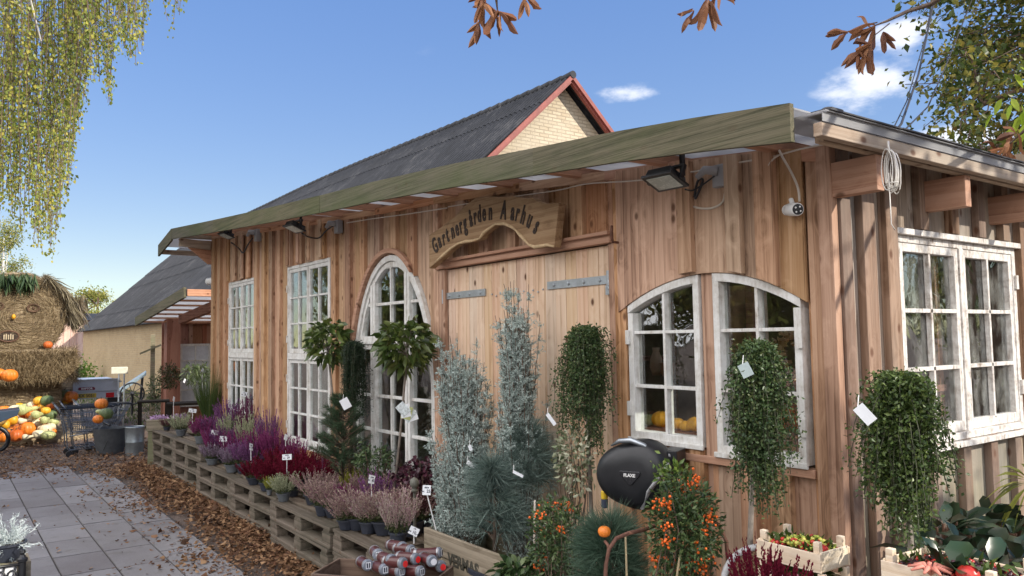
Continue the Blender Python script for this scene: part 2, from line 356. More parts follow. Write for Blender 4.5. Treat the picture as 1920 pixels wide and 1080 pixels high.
def paintm():
    m, t = M('white_paint'); o = t.obj(); n = t.noise(o, 14, 6, .7); n2 = t.noise(t.scl(o, (60, 60, 9)), 1, 4, .6)
    f = t.ramp(t.math('ADD', t.math('MULTIPLY', n, .6), t.math('MULTIPLY', n2, .4)), [(.32, (.28, .22, .17)), (.42, (.56, .54, .50)), (.56, (.72, .72, .70))])
    t.out(t.n('ShaderNodeBsdfPrincipled', {'Base Color': f, 'Roughness': .55, 'Normal': t.bump(n2, .35, .003)}).outputs[0]); return m
PAINT = paintm()
def paint_old():
    m, t = M('old_white_paint'); o = t.obj(); n = t.noise(o, 18, 7, .75); n2 = t.noise(t.scl(o, (60, 60, 9)), 1, 4, .6)
    f = t.ramp(t.math('ADD', t.math('MULTIPLY', n, .65), t.math('MULTIPLY', n2, .35)), [(.36, (.22, .17, .13)), (.45, (.50, .46, .42)), (.58, (.72, .70, .66))])
    t.out(t.n('ShaderNodeBsdfPrincipled', {'Base Color': f, 'Roughness': .65, 'Normal': t.bump(n, .5, .004)}).outputs[0]); return m
PAINT_OLD = paint_old()
def glassm(name, wav=.0035, tint=(.93, .95, .94), dirt=.04):
    m, t = M(name); o = t.obj(); n = t.noise(o, 3.2, 2, .5, .6)
    b = t.bump(n, 1.0, wav)
    bf = t.n('ShaderNodeNewGeometry').outputs['Backfacing']   # both faces of the pane mirror alike: no total reflection at the far face
    fr = t.n('ShaderNodeFresnel', {'IOR': t.math('MULTIPLY_ADD', bf, 1 / 1.55 - 1.55, 1.55), 'Normal': b}).outputs[0]
    fr = t.math('MULTIPLY_ADD', fr, 1.15, .03, clamp=True)
    gl = t.n('ShaderNodeBsdfGlossy', {0: (.95, .98, 1, 1), 1: .012, 'Normal': b}); tr = t.n('ShaderNodeBsdfTransparent', {0: (*tint, 1)})
    mx = t.n('ShaderNodeMixShader', {0: fr, 1: tr.outputs[0], 2: gl.outputs[0]})
    df = t.n('ShaderNodeBsdfDiffuse', {0: (.6, .6, .55, 1)}); dn = t.ramp(t.noise(t.scl(o, (5, 5, 2)), 2, 6, .7), [(.45, 0.0), (.8, dirt * 4)]) if dirt > .05 else 0.0
    t.out(t.n('ShaderNodeMixShader', {0: dn, 1: mx.outputs[0], 2: df.outputs[0]}).outputs[0]); return m
GLASS = glassm('window_glass', dirt=0); GLASS_OLD = glassm('old_window_glass', .006, dirt=.055)
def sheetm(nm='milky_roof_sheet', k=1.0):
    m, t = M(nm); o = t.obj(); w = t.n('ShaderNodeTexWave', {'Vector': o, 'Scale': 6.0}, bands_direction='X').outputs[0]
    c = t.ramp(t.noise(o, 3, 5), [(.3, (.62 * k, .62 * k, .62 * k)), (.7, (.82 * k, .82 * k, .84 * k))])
    d = t.n('ShaderNodeBsdfDiffuse', {0: c, 'Normal': t.bump(w, .3, .01)}); tr = t.n('ShaderNodeBsdfTranslucent', {0: c})
    t.out(t.n('ShaderNodeMixShader', {0: .6, 1: d.outputs[0], 2: tr.outputs[0]}).outputs[0]); return m
SHEET = sheetm(k=.78)
FELT = plain('roof_felt', (.06, .06, .065), .9, var=.3, scale=5)
BLACK = plain('black_plastic', (.012, .013, .016), .38, var=.2, scale=3)
STEEL = plain('galvanised_steel', (.42, .46, .50), .38, .85, var=.15, scale=20)
ZINC = plain('zinc', (.32, .36, .38), .45, .8, var=.3, scale=6)
IRON = plain('rusty_iron', (.16, .075, .05), .8, .2, var=.4, scale=25)
CABLE = plain('pale_cable', (.62, .56, .48), .5, var=.1)
CABLED = plain('dark_cable', (.03, .03, .035), .5, var=.1)
WHITEP = plain('white_plastic', (.75, .75, .74), .4, var=.06)
GREYP = plain('grey_plastic', (.32, .32, .33), .5, var=.1)
CARD = plain('white_card', (.78, .80, .82), .35, var=.05, scale=30)
INK = plain('ink', (.03, .035, .06), .6, var=.1)
POT = plain('pot_dark', (.025, .03, .045), .55, var=.25, scale=12)
POTG = plain('pot_grey', (.10, .11, .12), .6, var=.25, scale=12)
SOIL = plain('soil', (.05, .033, .022), .95, var=.5, scale=60, bump=.8)
BARK = plain('bark', (.13, .09, .065), .9, var=.45, scale=22, bump=.8)
BARKG = plain('bark_grey', (.22, .19, .16), .9, var=.35, scale=18, bump=.6)
BIRCHB = plain('birch_bark', (.6, .57, .52), .8, var=.35, scale=5, bump=.4)
DARKR = plain('interior_wall', (.22, .16, .11), .8, var=.3, scale=4)

# ------------------------------------------------------------ ground, paving, leaves
def groundm():
    m, t = M('gravel_ground'); o = t.obj(); n = t.noise(o, 1.3, 6, .7); n2 = t.noise(o, 60, 4, .7)
    c = t.ramp(t.math('MULTIPLY_ADD', n2, .6, t.math('MULTIPLY', n, .5)), [(.35, (.055, .04, .032)), (.55, (.13, .095, .075)), (.75, (.22, .17, .14))])
    t.out(t.n('ShaderNodeBsdfPrincipled', {'Base Color': c, 'Roughness': .95, 'Normal': t.bump(n2, .8, .02)}).outputs[0]); return m
g = MB(); NX = 40
xs = np.linspace(-400, 400, NX + 1)
g.add([(x, y, -.004) for y in xs for x in xs], [(j * (NX + 1) + i, j * (NX + 1) + i + 1, (j + 1) * (NX + 1) + i + 1, (j + 1) * (NX + 1) + i) for j in range(NX) for i in range(NX)])
tag(g.build('ground', groundm()), kind='structure')
def slabm():
    m, t = M('paving_slabs'); o = t.obj(); i = t.isl(); n = t.noise(o, 1.1, 6, .65); n2 = t.noise(o, 90, 4, .7)
    f = t.math('ADD', t.math('MULTIPLY', n, .55), t.math('ADD', t.math('MULTIPLY', n2, .3), t.math('MULTIPLY', i, .24)), ) if False else t.math('MULTIPLY_ADD', i, .22, t.math('MULTIPLY_ADD', n2, .3, t.math('MULTIPLY_ADD', n, .55, -.03)))
    c = t.ramp(f, [(.32, (.15, .135, .135)), (.55, (.235, .225, .225)), (.78, (.32, .30, .30))])
    st = t.ramp(t.noise(o, 6, 6, .8), [(.54, 0.0), (.68, 1.0)])
    c = t.mix(t.math('MULTIPLY', st, .5), c, (.105, .095, .075)); wt = t.ramp(t.noise(o, .8, 4, .6), [(.4, 0.0), (.7, 1.0)]); c = t.mix(t.math('MULTIPLY', wt, .3), c, (.17, .15, .135))
    t.out(t.n('ShaderNodeBsdfPrincipled', {'Base Color': c, 'Roughness': .85, 'Normal': t.bump(n2, .35, .006)}).outputs[0]); return m
pv = MB(); rr = random.Random(3)
SW = .36; y = -.95 + .0
rows = [-1.33 + SW * k for k in (1, 0, -1, -2, -3, -4, -5, -6, -7)]
for k, y1 in enumerate(rows):
    x = 1.5 - rr.random() * .5 - (k % 2) * .3
    xe = -10.0 - .35 * ((k * 7) % 3)
    while x > xe:
        w = .60; j = .0035; dz = rr.uniform(-.003, .003); tx = rr.uniform(-.003, .003)
        x0, x1, ya, yb = x - w + j, x - j, y1 - SW + j, y1 - j; b = .004
        zz = .03
        pv.add([(x0, ya, -.002), (x1, ya, -.002), (x1, yb, -.002), (x0, yb, -.002), (x0 + b, ya + b, zz + dz), (x1 - b, ya + b, zz + dz + tx), (x1 - b, yb - b, zz + dz), (x0 + b, yb - b, zz + dz - tx)],
               [(4, 5, 6, 7), (0, 1, 5, 4), (1, 2, 6, 5), (2, 3, 7, 6), (3, 0, 4, 7)])
        x -= w
tag(pv.build('path', slabm()), kind='structure')
jb = MB().box(-10.9, 1.6, -4.2, -.95, -.003, .022)
tag(jb.build('path_bedding', plain('joint_sand', (.06, .05, .045), .95, var=.4, scale=40)), kind='structure')
FLEAF = leafm('fallen_leaf', [(.045, .025, .016), (.12, .062, .034), (.22, .12, .062), (.36, .22, .12), (.15, .07, .038), (.08, .042, .026)], trans=.1, rough=.75, spec=.15, scale=2)
P = []; N1 = 15000
xx = rs.uniform(-10.2, -1.0, N1); yy = -.60 - rs.exponential(.15, N1) * (1 + .35 * np.sin(xx * 2.3) + .25 * np.sin(xx * 5.1)) + rs.uniform(0, .1, N1); P.append(np.stack([xx, yy, .035 + np.maximum(0, .10 * (1 + (yy + .62) * 3)) * rs.rand(N1) + .006], 1))
n = 420; P.append(np.stack([rs.uniform(-10, -2, n), -1.05 - rs.exponential(.28, n), np.full(n, .045)], 1))
n = 9500; xx = -10.15 - rs.exponential(1.9, n) ; P.append(np.stack([xx, rs.uniform(-3.2, 2.2, n), .01 + rs.rand(n) * .045], 1))
n = 1200; P.append(np.stack([rs.uniform(-24, -12, n), rs.uniform(-3, 3, n), np.full(n, .02)], 1))
P = np.concatenate(P); n = len(P)
D = rs.normal(size=(n, 3)) * [1, 1, .28]; sd = np.tile([0, 0, 1.0], (n, 1)) + rs.normal(size=(n, 3)) * .35
sz = rs.uniform(.022, .05, n) * np.where(rs.rand(n) < .12, 1.7, 1)
tag(link('fallen_leaves', leafmesh(P, D, sz, sz * rs.uniform(.45, .8, n), .22, side=np.cross(sd, rs.normal(size=(n, 3))) * .3 + sd), FLEAF), kind='stuff')
tuf = []; n = 6000
# low weeds and grass beyond
GP = np.stack([rs.uniform(-40, -13, n), rs.uniform(.5, 3, n), np.zeros(n)], 1)
tag(link('grass', needlemesh(GP, rs.normal(size=(n, 3)) * [.4, .4, .1] + [0, 0, 1], rs.uniform(.05, .16, n), .02), leafm('grassm', [(.05, .09, .02), (.12, .16, .05)])), kind='stuff')

# ------------------------------------------------------------ shop building
ZR = [(.30, 2.465), (.17, 2.48), (-.25, 2.53), (-.69, 2.575), (-1.25, 2.622), (-1.99, 2.688), (-3.0, 2.76), (-3.91, 2.812), (-5.12, 2.89), (-6.81, 3.01), (-8.68, 3.15), (-9.41, 3.02)]
def zroof(x): return float(np.interp(x, [p[0] for p in ZR][::-1], [p[1] for p in ZR][::-1]))
def ztop(x): return zroof(x) - .065
XL, XR, YB = -8.62, 0.0, 3.6
shop = thing('shop_building', 'timber clad garden shop with white windows, wide plank door and mossy green roof board', 'shop', (-4.3, 1.8, 0))
def B(mb, name, mat, parent=shop, smooth=False, bevel=0): return mb.build(name, mat, parent, off=(-4.3, 1.8, 0), smooth=smooth, bevel=bevel)
def k_arch(x): return 1.985 - .50 * (x + .61) ** 2 - .10 * max(0, x + .61) ** 2      # pair window
AC, AA, AZ, AB = -3.69, .67, 1.28, 1.08
def d_arch(x): return AZ + AB * math.sqrt(max(0, 1 - ((x - AC) / AA) ** 2))
W1 = (-7.93, -6.96, .55, 2.43); W2 = (-5.94, -4.88, .70, 2.455)
ops = [(W1[0], W1[1], W1[2], lambda x: W1[3]), (W2[0], W2[1], W2[2], lambda x: W2[3]), (AC - AA, AC + AA, .30, lambda x: d_arch(x) + .012),
       (-2.95, -1.20, -1, lambda x: 2.24), (-1.125, -.63, 1.19, k_arch), (-.60, -.12, 1.17, k_arch)]
def clad(mb, cols, zb, zt, ops, y0, y1, swap=False):
    for a, b in cols:
        cuts = sorted({a, b} | {c for o in ops for c in o[:2] if a < c < b})
        for p, q in zip(cuts, cuts[1:]):
            if q - p < .004: continue
            mid = (p + q) / 2; cov = [o for o in ops if o[0] < mid < o[1]]
            xs = np.linspace(p, q, 7 if cov else 2)
            if not cov: mb.col(xs, lambda x: zb, zt, y0, y1, swap)
            else:
                o = cov[0]
                if o[2] > zb: mb.col([p, q], lambda x: zb, lambda x: o[2], y0, y1, swap)
                mb.col(xs, o[3], zt, y0, y1, swap)
rr = random.Random(11)
edges = [XR - .03]
raised = [(-.105, .0)]
bx = []; x = -.09
pairs = [(-.09, .0), (-.31, -.215), (-.46, -.385), (-.735, -.655), (-1.235, -1.115), (-1.54, -1.44), (-1.86, -1.76), (-2.14, -2.05), (-2.44, -2.34), (-2.72, -2.62), (-3.06, -2.955)]
x = -3.30
while x > XL + .1:
    w = rr.uniform(.085, .115); pairs.append((x - w, x)); x -= rr.uniform(.235, .315)
pairs.append((XL, XL + .10))
pairs.sort(reverse=True)
wall = MB(); base = []
for (a0, a1), (b0, b1) in zip(pairs, pairs[1:]):
    if a0 - b1 > .01: base.append((b1 - .015, a0 + .015))
clad(wall, base, .12, ztop, ops, .0, .022)
clad(wall, pairs, .12, lambda x: ztop(x) - .002, ops, -.033, .0025)
# overlapping short boards above the openings, ending in an arc or a straight edge
def over(xa, xb, fn, ty=-.026, n=4):
    e = np.linspace(xa, xb, n + 1)
    for p, q in zip(e, e[1:]):
        wall.col(np.linspace(p + .002, q - .002, 7), fn, lambda x: ztop(x) - .004, ty - .001 * rr.random(), -.0008)
oe = [-1.17] + [q for a, b in pairs[::-1] if a > -1.12 and b < -.12 for q in ((a + b) / 2,)] + [-.10]
for p, q in zip(oe, oe[1:]): wall.col(np.linspace(p + .001, q - .001, 7), lambda x: k_arch(x) - .004, lambda x: ztop(x) - .004, -.040 - .001 * rr.random(), -.0248)
for a, b in pairs:
    if a > -1.12 and b < -.12: wall.col(np.linspace(a, b, 4), lambda x: k_arch(x) + .006, lambda x: ztop(x) - .006, -.074, -.0415)
for a, b in ((W1[0] - .03, W1[1] + .02), (W2[0] - .03, W2[1] + .02)):
    for k in range(4):
        e = a + (b - a) * (k + .15) / 4; wall.box(e + .02, e + .09, -.046, -.0245, W1[3] + .012 if a < -7 else W2[3] + .012, ztop(e) - .01)
B(wall, 'front_wall', W_FRONT, bevel=.003)
# arch trim strip above the french window, door lintel
tr = MB()
xs = np.linspace(AC - AA - .012, AC + AA * .55, 30)
tr.col(xs, lambda x: d_arch(x) + .014, lambda x: AZ + (AB + .05) * math.sqrt(max(0, 1 - ((x - AC) / (AA + .055)) ** 2)), -.06, -.026)
tr.box(-2.97, -1.21, -.05, .0, 2.185, 2.235); tr.box(-2.99, -1.2, -.075, -.051, 2.225, 2.243)
tr.box(-1.17, -.1, -.035, -.02, 1.135, 1.168)
B(tr, 'window_trim', W_TRIM, bevel=.002)
pp = MB(); pp.box(-2.955, -2.875, -.03, .0, 0, 2.183).box(-1.245, -1.20, -.03, .0, 0, 2.183).box(-.648, -.582, -.02, .03, 1.16, 1.99)
B(pp, 'door_post', W_FRONT, bevel=.002)
# side wall
swl = MB(); rws = []; y = .0
sp = [(.0, .07), (.155, .245), (.33, .42), (1.62, 1.70), (1.93, 2.02), (2.25, 2.34), (2.56, 2.65), (2.87, 2.96), (3.2, 3.29), (3.5, 3.6)]
sp_all = sorted(sp + [(.62, .69), (.90, .97), (1.17, 1.24), (1.43, 1.50)])
SWIN = (.43, 1.60, 1.22, 2.115)
so_ = [(SWIN[0], SWIN[1], SWIN[2], lambda x: SWIN[3] + .03)]
sb = [(a1 - .015, b0 + .015) for (a0, a1), (b0, b1) in zip(sp_all, sp_all[1:])]
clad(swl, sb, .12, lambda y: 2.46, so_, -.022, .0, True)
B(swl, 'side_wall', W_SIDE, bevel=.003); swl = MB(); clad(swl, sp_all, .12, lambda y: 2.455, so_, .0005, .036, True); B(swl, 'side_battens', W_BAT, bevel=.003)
pass
cb = MB().box(-.035, .0225, -.045, -.0245, .1, 2.44).box(.0005, .024, -.0445, -.001, .1, 2.43)
B(cb, 'corner_board', W_FRONT, bevel=.003)
# other walls, floor, ceiling
ow = MB().box(XL, XR - .03, YB - .02, YB, 0, 3.0).box(XL, XL + .02, .03, YB - .03, 0, 3.0)
B(ow, 'back_wall', DARKR); B(MB().box(XL + .03, XR - .05, .60, .615, 2.3, 2.42), 'inner_beam', DARKR); B(MB().box(XL, XR - .03, .03, YB, .02, .10), 'floor', plain('shop_floor', (.14, .12, .10), .8))
# left end cladding seen edge-on
le = MB()
for k in range(12): le.box(XL - .03, XL - .001, .0 + k * .3, .1 + k * .3, .1, ztop(XL)); 
le.box(XL - .012, XL - .0015, .1, YB, .1, ztop(XL) - .02)
B(le, 'end_wall', W_FRONT)
# roof
rf = MB(); rfs = MB()
for (xa, za), (xb, zb_) in zip(ZR, ZR[1:]):
    for mb, y0, y1, dz in ((rfs, -.48, 1.7, -.012), (rf, 1.7, YB + .1, -.008)):
        if xa > .2: continue
        mb.add([(xa, y0, za + dz), (xb, y0, zb_ + dz), (xb, y1, zb_ + dz), (xa, y1, za + dz), (xa, y0, za + dz - .006), (xb, y0, zb_ + dz - .006), (xb, y1, zb_ + dz - .006), (xa, y1, za + dz - .006)],
               [(0, 3, 2, 1), (4, 5, 6, 7), (0, 1, 5, 4), (2, 3, 7, 6), (1, 2, 6, 5), (0, 4, 7, 3)])
B(rfs, 'overhang_sheet', SHEET); B(rf, 'roof', FELT)
es = MB().box(.02, .262, -.44, 3.6, 2.443, 2.446)
B(es, 'eave_sheet', SHEET)
et = MB(); 
for k in range(9):
    y = -.42 + k * .47; et.box(.175, .268, y, y + .465, 2.448 + .002 * (k % 2), 2.453 + .002 * (k % 2))
et.ball((.22, -.36, 2.457), (.03, .03, .02)).box(.18, .26, -.40, -.33, 2.455, 2.462)
B(et, 'eave_felt', FELT)
B(MB().box(.247, .251, -.44, 3.6, 2.410, 2.442), 'eave_strip', SHEET)
eb = MB().box(.212, .245, -.44, 3.6, 2.362, 2.409).box(.165, .2, -.36, 3.6, 2.361, 2.43)
B(eb, 'eave_board', W_EAVE, bevel=.003)
raf = MB()
for y in (-.035, .66, 1.36, 2.0, 2.6, 3.2): raf.box(-.02, .205, y, y + .05, 2.225, 2.359)
B(raf, 'rafter', W_TRIM, bevel=.003)
pu = MB()
for x in np.arange(-8.3, .05, .62):
    pu.box(x, x + .05, -.47, .62, ztop(x) - .015, zroof(x + .05) - .022)
B(pu, 'purlin', W_PURL, bevel=.002)
wp = MB()
for (xa, za), (xb, zb_) in zip(ZR[1:-1], ZR[2:-1]): wp.bar((max(xb, XL), -.028, zb_ - .085), (min(xa, 0), -.028, za - .085), .02, .05)
B(wp, 'wall_plate', W_TRIM)
fa = MB()
FZ = ZR[1:-1]
def fseg(pts, y0, y1, h=.13):
    for (xa, za), (xb, zb_) in zip(pts, pts[1:]):
        fa.add([(xa, y0, za), (xb, y0, zb_), (xb, y0, zb_ - h), (xa, y0, za - h), (xa, y1, za), (xb, y1, zb_), (xb, y1, zb_ - h), (xa, y1, za - h)],
               [(0, 1, 2, 3), (7, 6, 5, 4), (0, 4, 5, 1), (3, 2, 6, 7), (1, 5, 6, 2), (0, 3, 7, 4)])
for grp, dy in (((0, 3), 0), ((3, 6), .002), ((6, 8), -.001), ((8, 10), .001)):
    pts = FZ[grp[0]:grp[1] + 1]
    # one continuous strip per board
    n = len(pts); V = []
    for (x, z) in pts:
        V += [(x, -.505 + dy, z), (x, -.505 + dy, z - .132), (x, -.483 + dy, z), (x, -.483 + dy, z - .132)]
    F = []
    for i in range(n - 1):
        a = 4 * i; b = a + 4; F += [(a, a + 1, b + 1, b), (a + 2, b + 2, b + 3, a + 3), (a, b, b + 2, a + 2), (a + 1, a + 3, b + 3, b + 1)]
    F += [(0, 2, 3, 1), (4 * n - 4, 4 * n - 3, 4 * n - 1, 4 * n - 2)]
    fa.add(V, F)
fseg([(-8.68, 3.15), (-9.41, 3.02)], -.507, -.484, .15)
B(fa, 'fascia', W_FASC)
lb = MB().box(-9.42, -9.37, -.48, .9, 2.90, 2.96).box(-8.70, -8.64, -.48, 1.5, 3.04, 3.12)
lb.bar((-8.62, -.05, 2.95), (-8.62, -.42, 2.98), .06, .1)
B(lb, 'end_purlin', W_EAVE)
bs = MB().prism([(-.42, 3.02), (.0, 3.02), (.0, 2.72), (-.06, 2.72)], XL - .07, XL - .03, True)
B(bs, 'eave_bracket', W_TRIM)

# windows
def sash(mb, x0, x1, z0, z1, cols, rows, y, st=.034, mu=.017, th=.03, swap=False):
    def b(a, c, e, f, d0=0.0): 
        if swap: mb.box(y - th + d0, y, a, c, e, f)
        else: mb.box(a, c, y, y + th - d0, e, f)
    b(x0, x0 + st, z0, z1); b(x1 - st, x1, z0, z1); b(x0 + st, x1 - st, z0, z0 + st * 1.25); b(x0 + st, x1 - st, z1 - st, z1)
    for i in range(1, cols):
        c = x0 + st + (x1 - x0 - 2 * st) * i / cols; b(c - mu / 2, c + mu / 2, z0 + st, z1 - st, .006)
    for i in range(1, rows):
        c = z0 + st + (z1 - z0 - 2 * st) * i / rows; b(x0 + st, x1 - st, c - mu / 2, c + mu / 2, .004)
def hinge(mb, x, z, y, swap=False):
    if swap: mb.box(y, y + .012, x - .012, x + .012, z - .035, z + .035)
    else: mb.box(x - .012, x + .012, y - .012, y, z - .035, z + .035)
def tall_window(w, label):
    x0, x1, z0, z1 = w; ym = .012; f = MB()
    f.box(x0, x0 + .03, -.012, .05, z0, z1).box(x1 - .03, x1, -.012, .05, z0, z1).box(x0 + .03, x1 - .03, -.012, .05, z1 - .03, z1).box(x0 + .03, x1 - .03, -.02, .05, z0, z0 + .04)
    zt = 1.565; f.box(x0 + .03, x1 - .03, -.018, .05, zt - .03, zt + .03)
    xm = (x0 + x1) / 2
    for a, b in ((x0 + .032, xm - .002), (xm + .002, x1 - .032)):
        sash(f, a, b, zt + .032, z1 - .032, 2, 3, -.004); sash(f, a, b, z0 + .042, zt - .032, 2, 3, -.004)
    f.box(xm - .012, xm + .012, -.014, -.004, z0 + .05, zt - .04).box(xm - .012, xm + .012, -.014, -.004, zt + .04, z1 - .04)
    o = B(f, 'window', PAINT, bevel=.002); tag(o, label)
    B(MB().box(x0 + .035, x1 - .035, .012, .014, z0 + .045, z1 - .035), 'glass', GLASS, o)
    h = MB()
    for z in (z1 - .22, z1 - .72, z0 + .2, z0 + .65): hinge(h, x0 + .012, z, -.012)
    B(h, 'hinge', PAINT_OLD, o)
tall_window(W1, 'tall white window nearest the far left end of the wall'); tall_window(W2, 'tall white window behind the pine')
# french window with arched head
f = MB(); yi, yo = -.02, .05; x0, x1 = AC - AA, AC + AA; zb = .30
def inn(x, d): 
    a = AA - d
    return AZ + (AB - d) * math.sqrt(max(0, 1 - min(1, abs((x - AC) / a)) ** 2))
xs = [AC + AA * math.sin(q) for q in np.linspace(-math.pi / 2, math.pi / 2, 33)]
# outer ring as quads along the ellipse
def ring(mb, a0, b0, a1, b1, y0, y1, q0=0, q1=math.pi, n=32, zc=AZ):
    V = []
    for i in range(n + 1):
        q = q0 + (q1 - q0) * i / n
        for a, b in ((a0, b0), (a1, b1)):
            for y in (y0, y1): V.append((AC + a * math.cos(q), y, zc + b * math.sin(q)))
    F = []
    for i in range(n):
        a = 4 * i; b = a + 4; F += [(a, a + 1, b + 1, b), (a + 2, b + 2, b + 3, a + 3), (a, b, b + 2, a + 2), (a + 1, a + 3, b + 3, b + 1)]
    mb.add(V, F)
ring(f, AA, AB, AA - .04, AB - .045, -.03, .05); f.box(x0, x0 + .04, -.03, .05, zb, AZ - .001).box(x1 - .04, x1, -.03, .05, zb, AZ - .001)
ring(f, AA - .043, AB - .048, AA - .075, AB - .085, -.015, .03); f.box(x0 + .043, x0 + .075, -.015, .03, zb, AZ - .002).box(x1 - .075, x1 - .043, -.015, .03, zb, AZ - .002)
zt = 1.69
for xm in (-4.005, -3.435):
    f.box(xm - .038, xm - .003, -.022, .04, zb, inn(xm - .02, .05)).box(xm + .003, xm + .038, -.020, .04, zb, inn(xm + .02, .05))
f.box(x0 + .045, -4.045, -.019, .045, zt - .055, zt + .05).box(-3.966, -3.475, -.023, .045, zt - .055, zt + .05).box(-3.395, x1 - .045, -.019, .045, zt - .055, zt + .05)
f.box(x0 + .04, x1 - .04, -.035, -.024, zt - .012, zt + .012)
ring(f, .285, .10, .25, .075, -.01, .03, .15, math.pi - .15, 14, 2.19)
f.box(-3.728, -3.712, -.008, .02, zb, inn(-3.72, .07))
for z in (1.99, 1.27, 1.0, .7): 
    hw = math.sqrt(max(0, 1 - ((z - AZ) / AB) ** 2)) * AA if z > AZ else AA
    f.box(AC - hw + .06, -4.045, -.007, .02, z - .011, z + .011).box(-3.966, -3.728, -.0072, .02, z - .011, z + .011).box(-3.712, -3.475, -.0072, .02, z - .011, z + .011).box(-3.395, AC + hw - .06, -.007, .02, z - .011, z + .011)
f.box(x0 + .045, x1 - .045, -.02, .04, zb, zb + .08)
o = B(f, 'window', PAINT, bevel=.002); tag(o, 'tall arched white french window')
gl = MB(); gl.col([AC + (AA - .03) * math.sin(q) for q in np.linspace(-1.5, 1.5, 25)], lambda x: zb + .02, lambda x: inn(x, .03), .012, .014); B(gl, 'glass', GLASS, o)
# pair window
for (xa, xb, za, lab) in ((-1.11, -.655, 1.20, 'white casement of the pair by the hose reel'), (-.575, -.135, 1.18, 'white casement of the pair behind the hanging evergreen')):
    f = MB(); n = 10; xs = np.linspace(xa, xb, n)
    f.col(xs, lambda x: k_arch(x) - .043, lambda x: k_arch(x) - .006, -.034, .03)
    f.box(xa, xa + .034, -.033, .03, za, k_arch(xa) - .042).box(xb - .034, xb, -.033, .03, za, k_arch(xb) - .042)
    f.box(xa + .034, xb - .034, -.0335, .03, za, za + .042).box(xa - .01, xb + .01, -.045, -.034, za - .01, za + .012)
    xm = (xa + xb) / 2 + .005; f.box(xm - .0075, xm + .0075, -.026, .02, za + .04, k_arch(xm) - .04)
    for z in (1.46, 1.722): f.box(xa + .03, xb - .03, -.024, .018, z - .0075, z + .0075)
    o = B(f, 'window', PAINT, bevel=.002); tag(o, lab)
    gl = MB(); gl.col(np.linspace(xa + .02, xb - .02, 9), lambda x: za + .02, lambda x: k_arch(x) - .03, .006, .008); B(gl, 'glass', GLASS, o)
    h = MB()
    for z in (za + .15, za + .5): hinge(h, xa + .004 if xa < -1 else xb - .004, z, -.034)
    B(h, 'hinge', PAINT, o)
# side window
f = MB(); y0, y1, z0, z1 = SWIN; F0 = .012
f.box(-.04, F0, y0, y0 + .035, z0, z1).box(-.04, F0, y1 - .035, y1, z0, z1).box(-.04, F0, y0 + .035, y1 - .035, z1 - .03, z1).box(-.04, .03, y0 + .036, y1 - .036, z0, z0 + .03)
f.box(-.02, .034, y0 - .03, y1 + .03, z1 + .001, z1 + .027)
ym = (y0 + y1) / 2; f.box(-.03, F0 + .004, ym - .018, ym + .018, z0 + .03, z1 - .03)
for a, b in ((y0 + .037, ym - .019), (ym + .019, y1 - .037)): sash(f, a, b, z0 + .032, z1 - .032, 2, 3, F0 - .004, .036, .018, .03, True)
# irregular sill
f.box(.0, .055, y0 - .03, y1 + .02, z0 - .028, z0 - .004)
o = B(f, 'window', PAINT_OLD, bevel=.002); tag(o, 'weathered window with flaking paint on the side wall')
B(MB().box(-.018, -.016, y0 + .02, y1 - .02, z0 + .02, z1 - .02), 'glass', GLASS_OLD, o)
h = MB()
for z in (z1 - .17, z0 + .2): hinge(h, y1 - .01, z, F0, True); hinge(h, y0 + .01, z, F0, True)
B(h, 'hinge', PAINT_OLD, o)
# barn door: two leaves of tongue and groove boards
XS = -2.075
for (xa, xb, lab) in ((-2.865, XS - .003, None), (XS + .003, -1.252, None)):
    d = MB(); n = round((xb - xa) / .092); e = np.linspace(xa, xb, n + 1)
    for p, q in zip(e, e[1:]): d.box(p + .0012, q - .0012, -.006 - .002 * random.random(), .02, .05, 2.178)
    o = B(d, 'door', W_DOOR, bevel=.002)
    h = MB(); s = MB(); L = xa < -2.5
    hx0, hx1 = ((-2.90, -2.40) if L else (-1.77, -1.265)); z = 2.0
    h.box(hx0, hx1, -.016, -.009, z - .022, z + .022)
    pin = hx0 - .005 if L else hx1 + .01
    h.tube([(pin, -.02, z - .05), (pin, -.02, z + .045)], .013); h.box(pin - .02, pin + .02, -.026, -.01, z - .08, z - .03)
    for k in range(4): h.lathe([(0, -.022), (.009, -.021), (.012, -.016)], 10, (hx0 + .06 + k * .127, 0, z), axis=1)
    B(h, 'hinge', STEEL, o, smooth=False)
    for k in range(int((xb - xa) / .046)):
        q = xa + .025 + k * .046
        if not (hx0 - .02 < q < hx1 + .02): s.lathe([(0, -.014), (.005, -.013), (.006, -.008)], 8, (q, 0, z + .012 * (k % 2) - .03), axis=1)
    B(s, 'screw', STEEL, o)
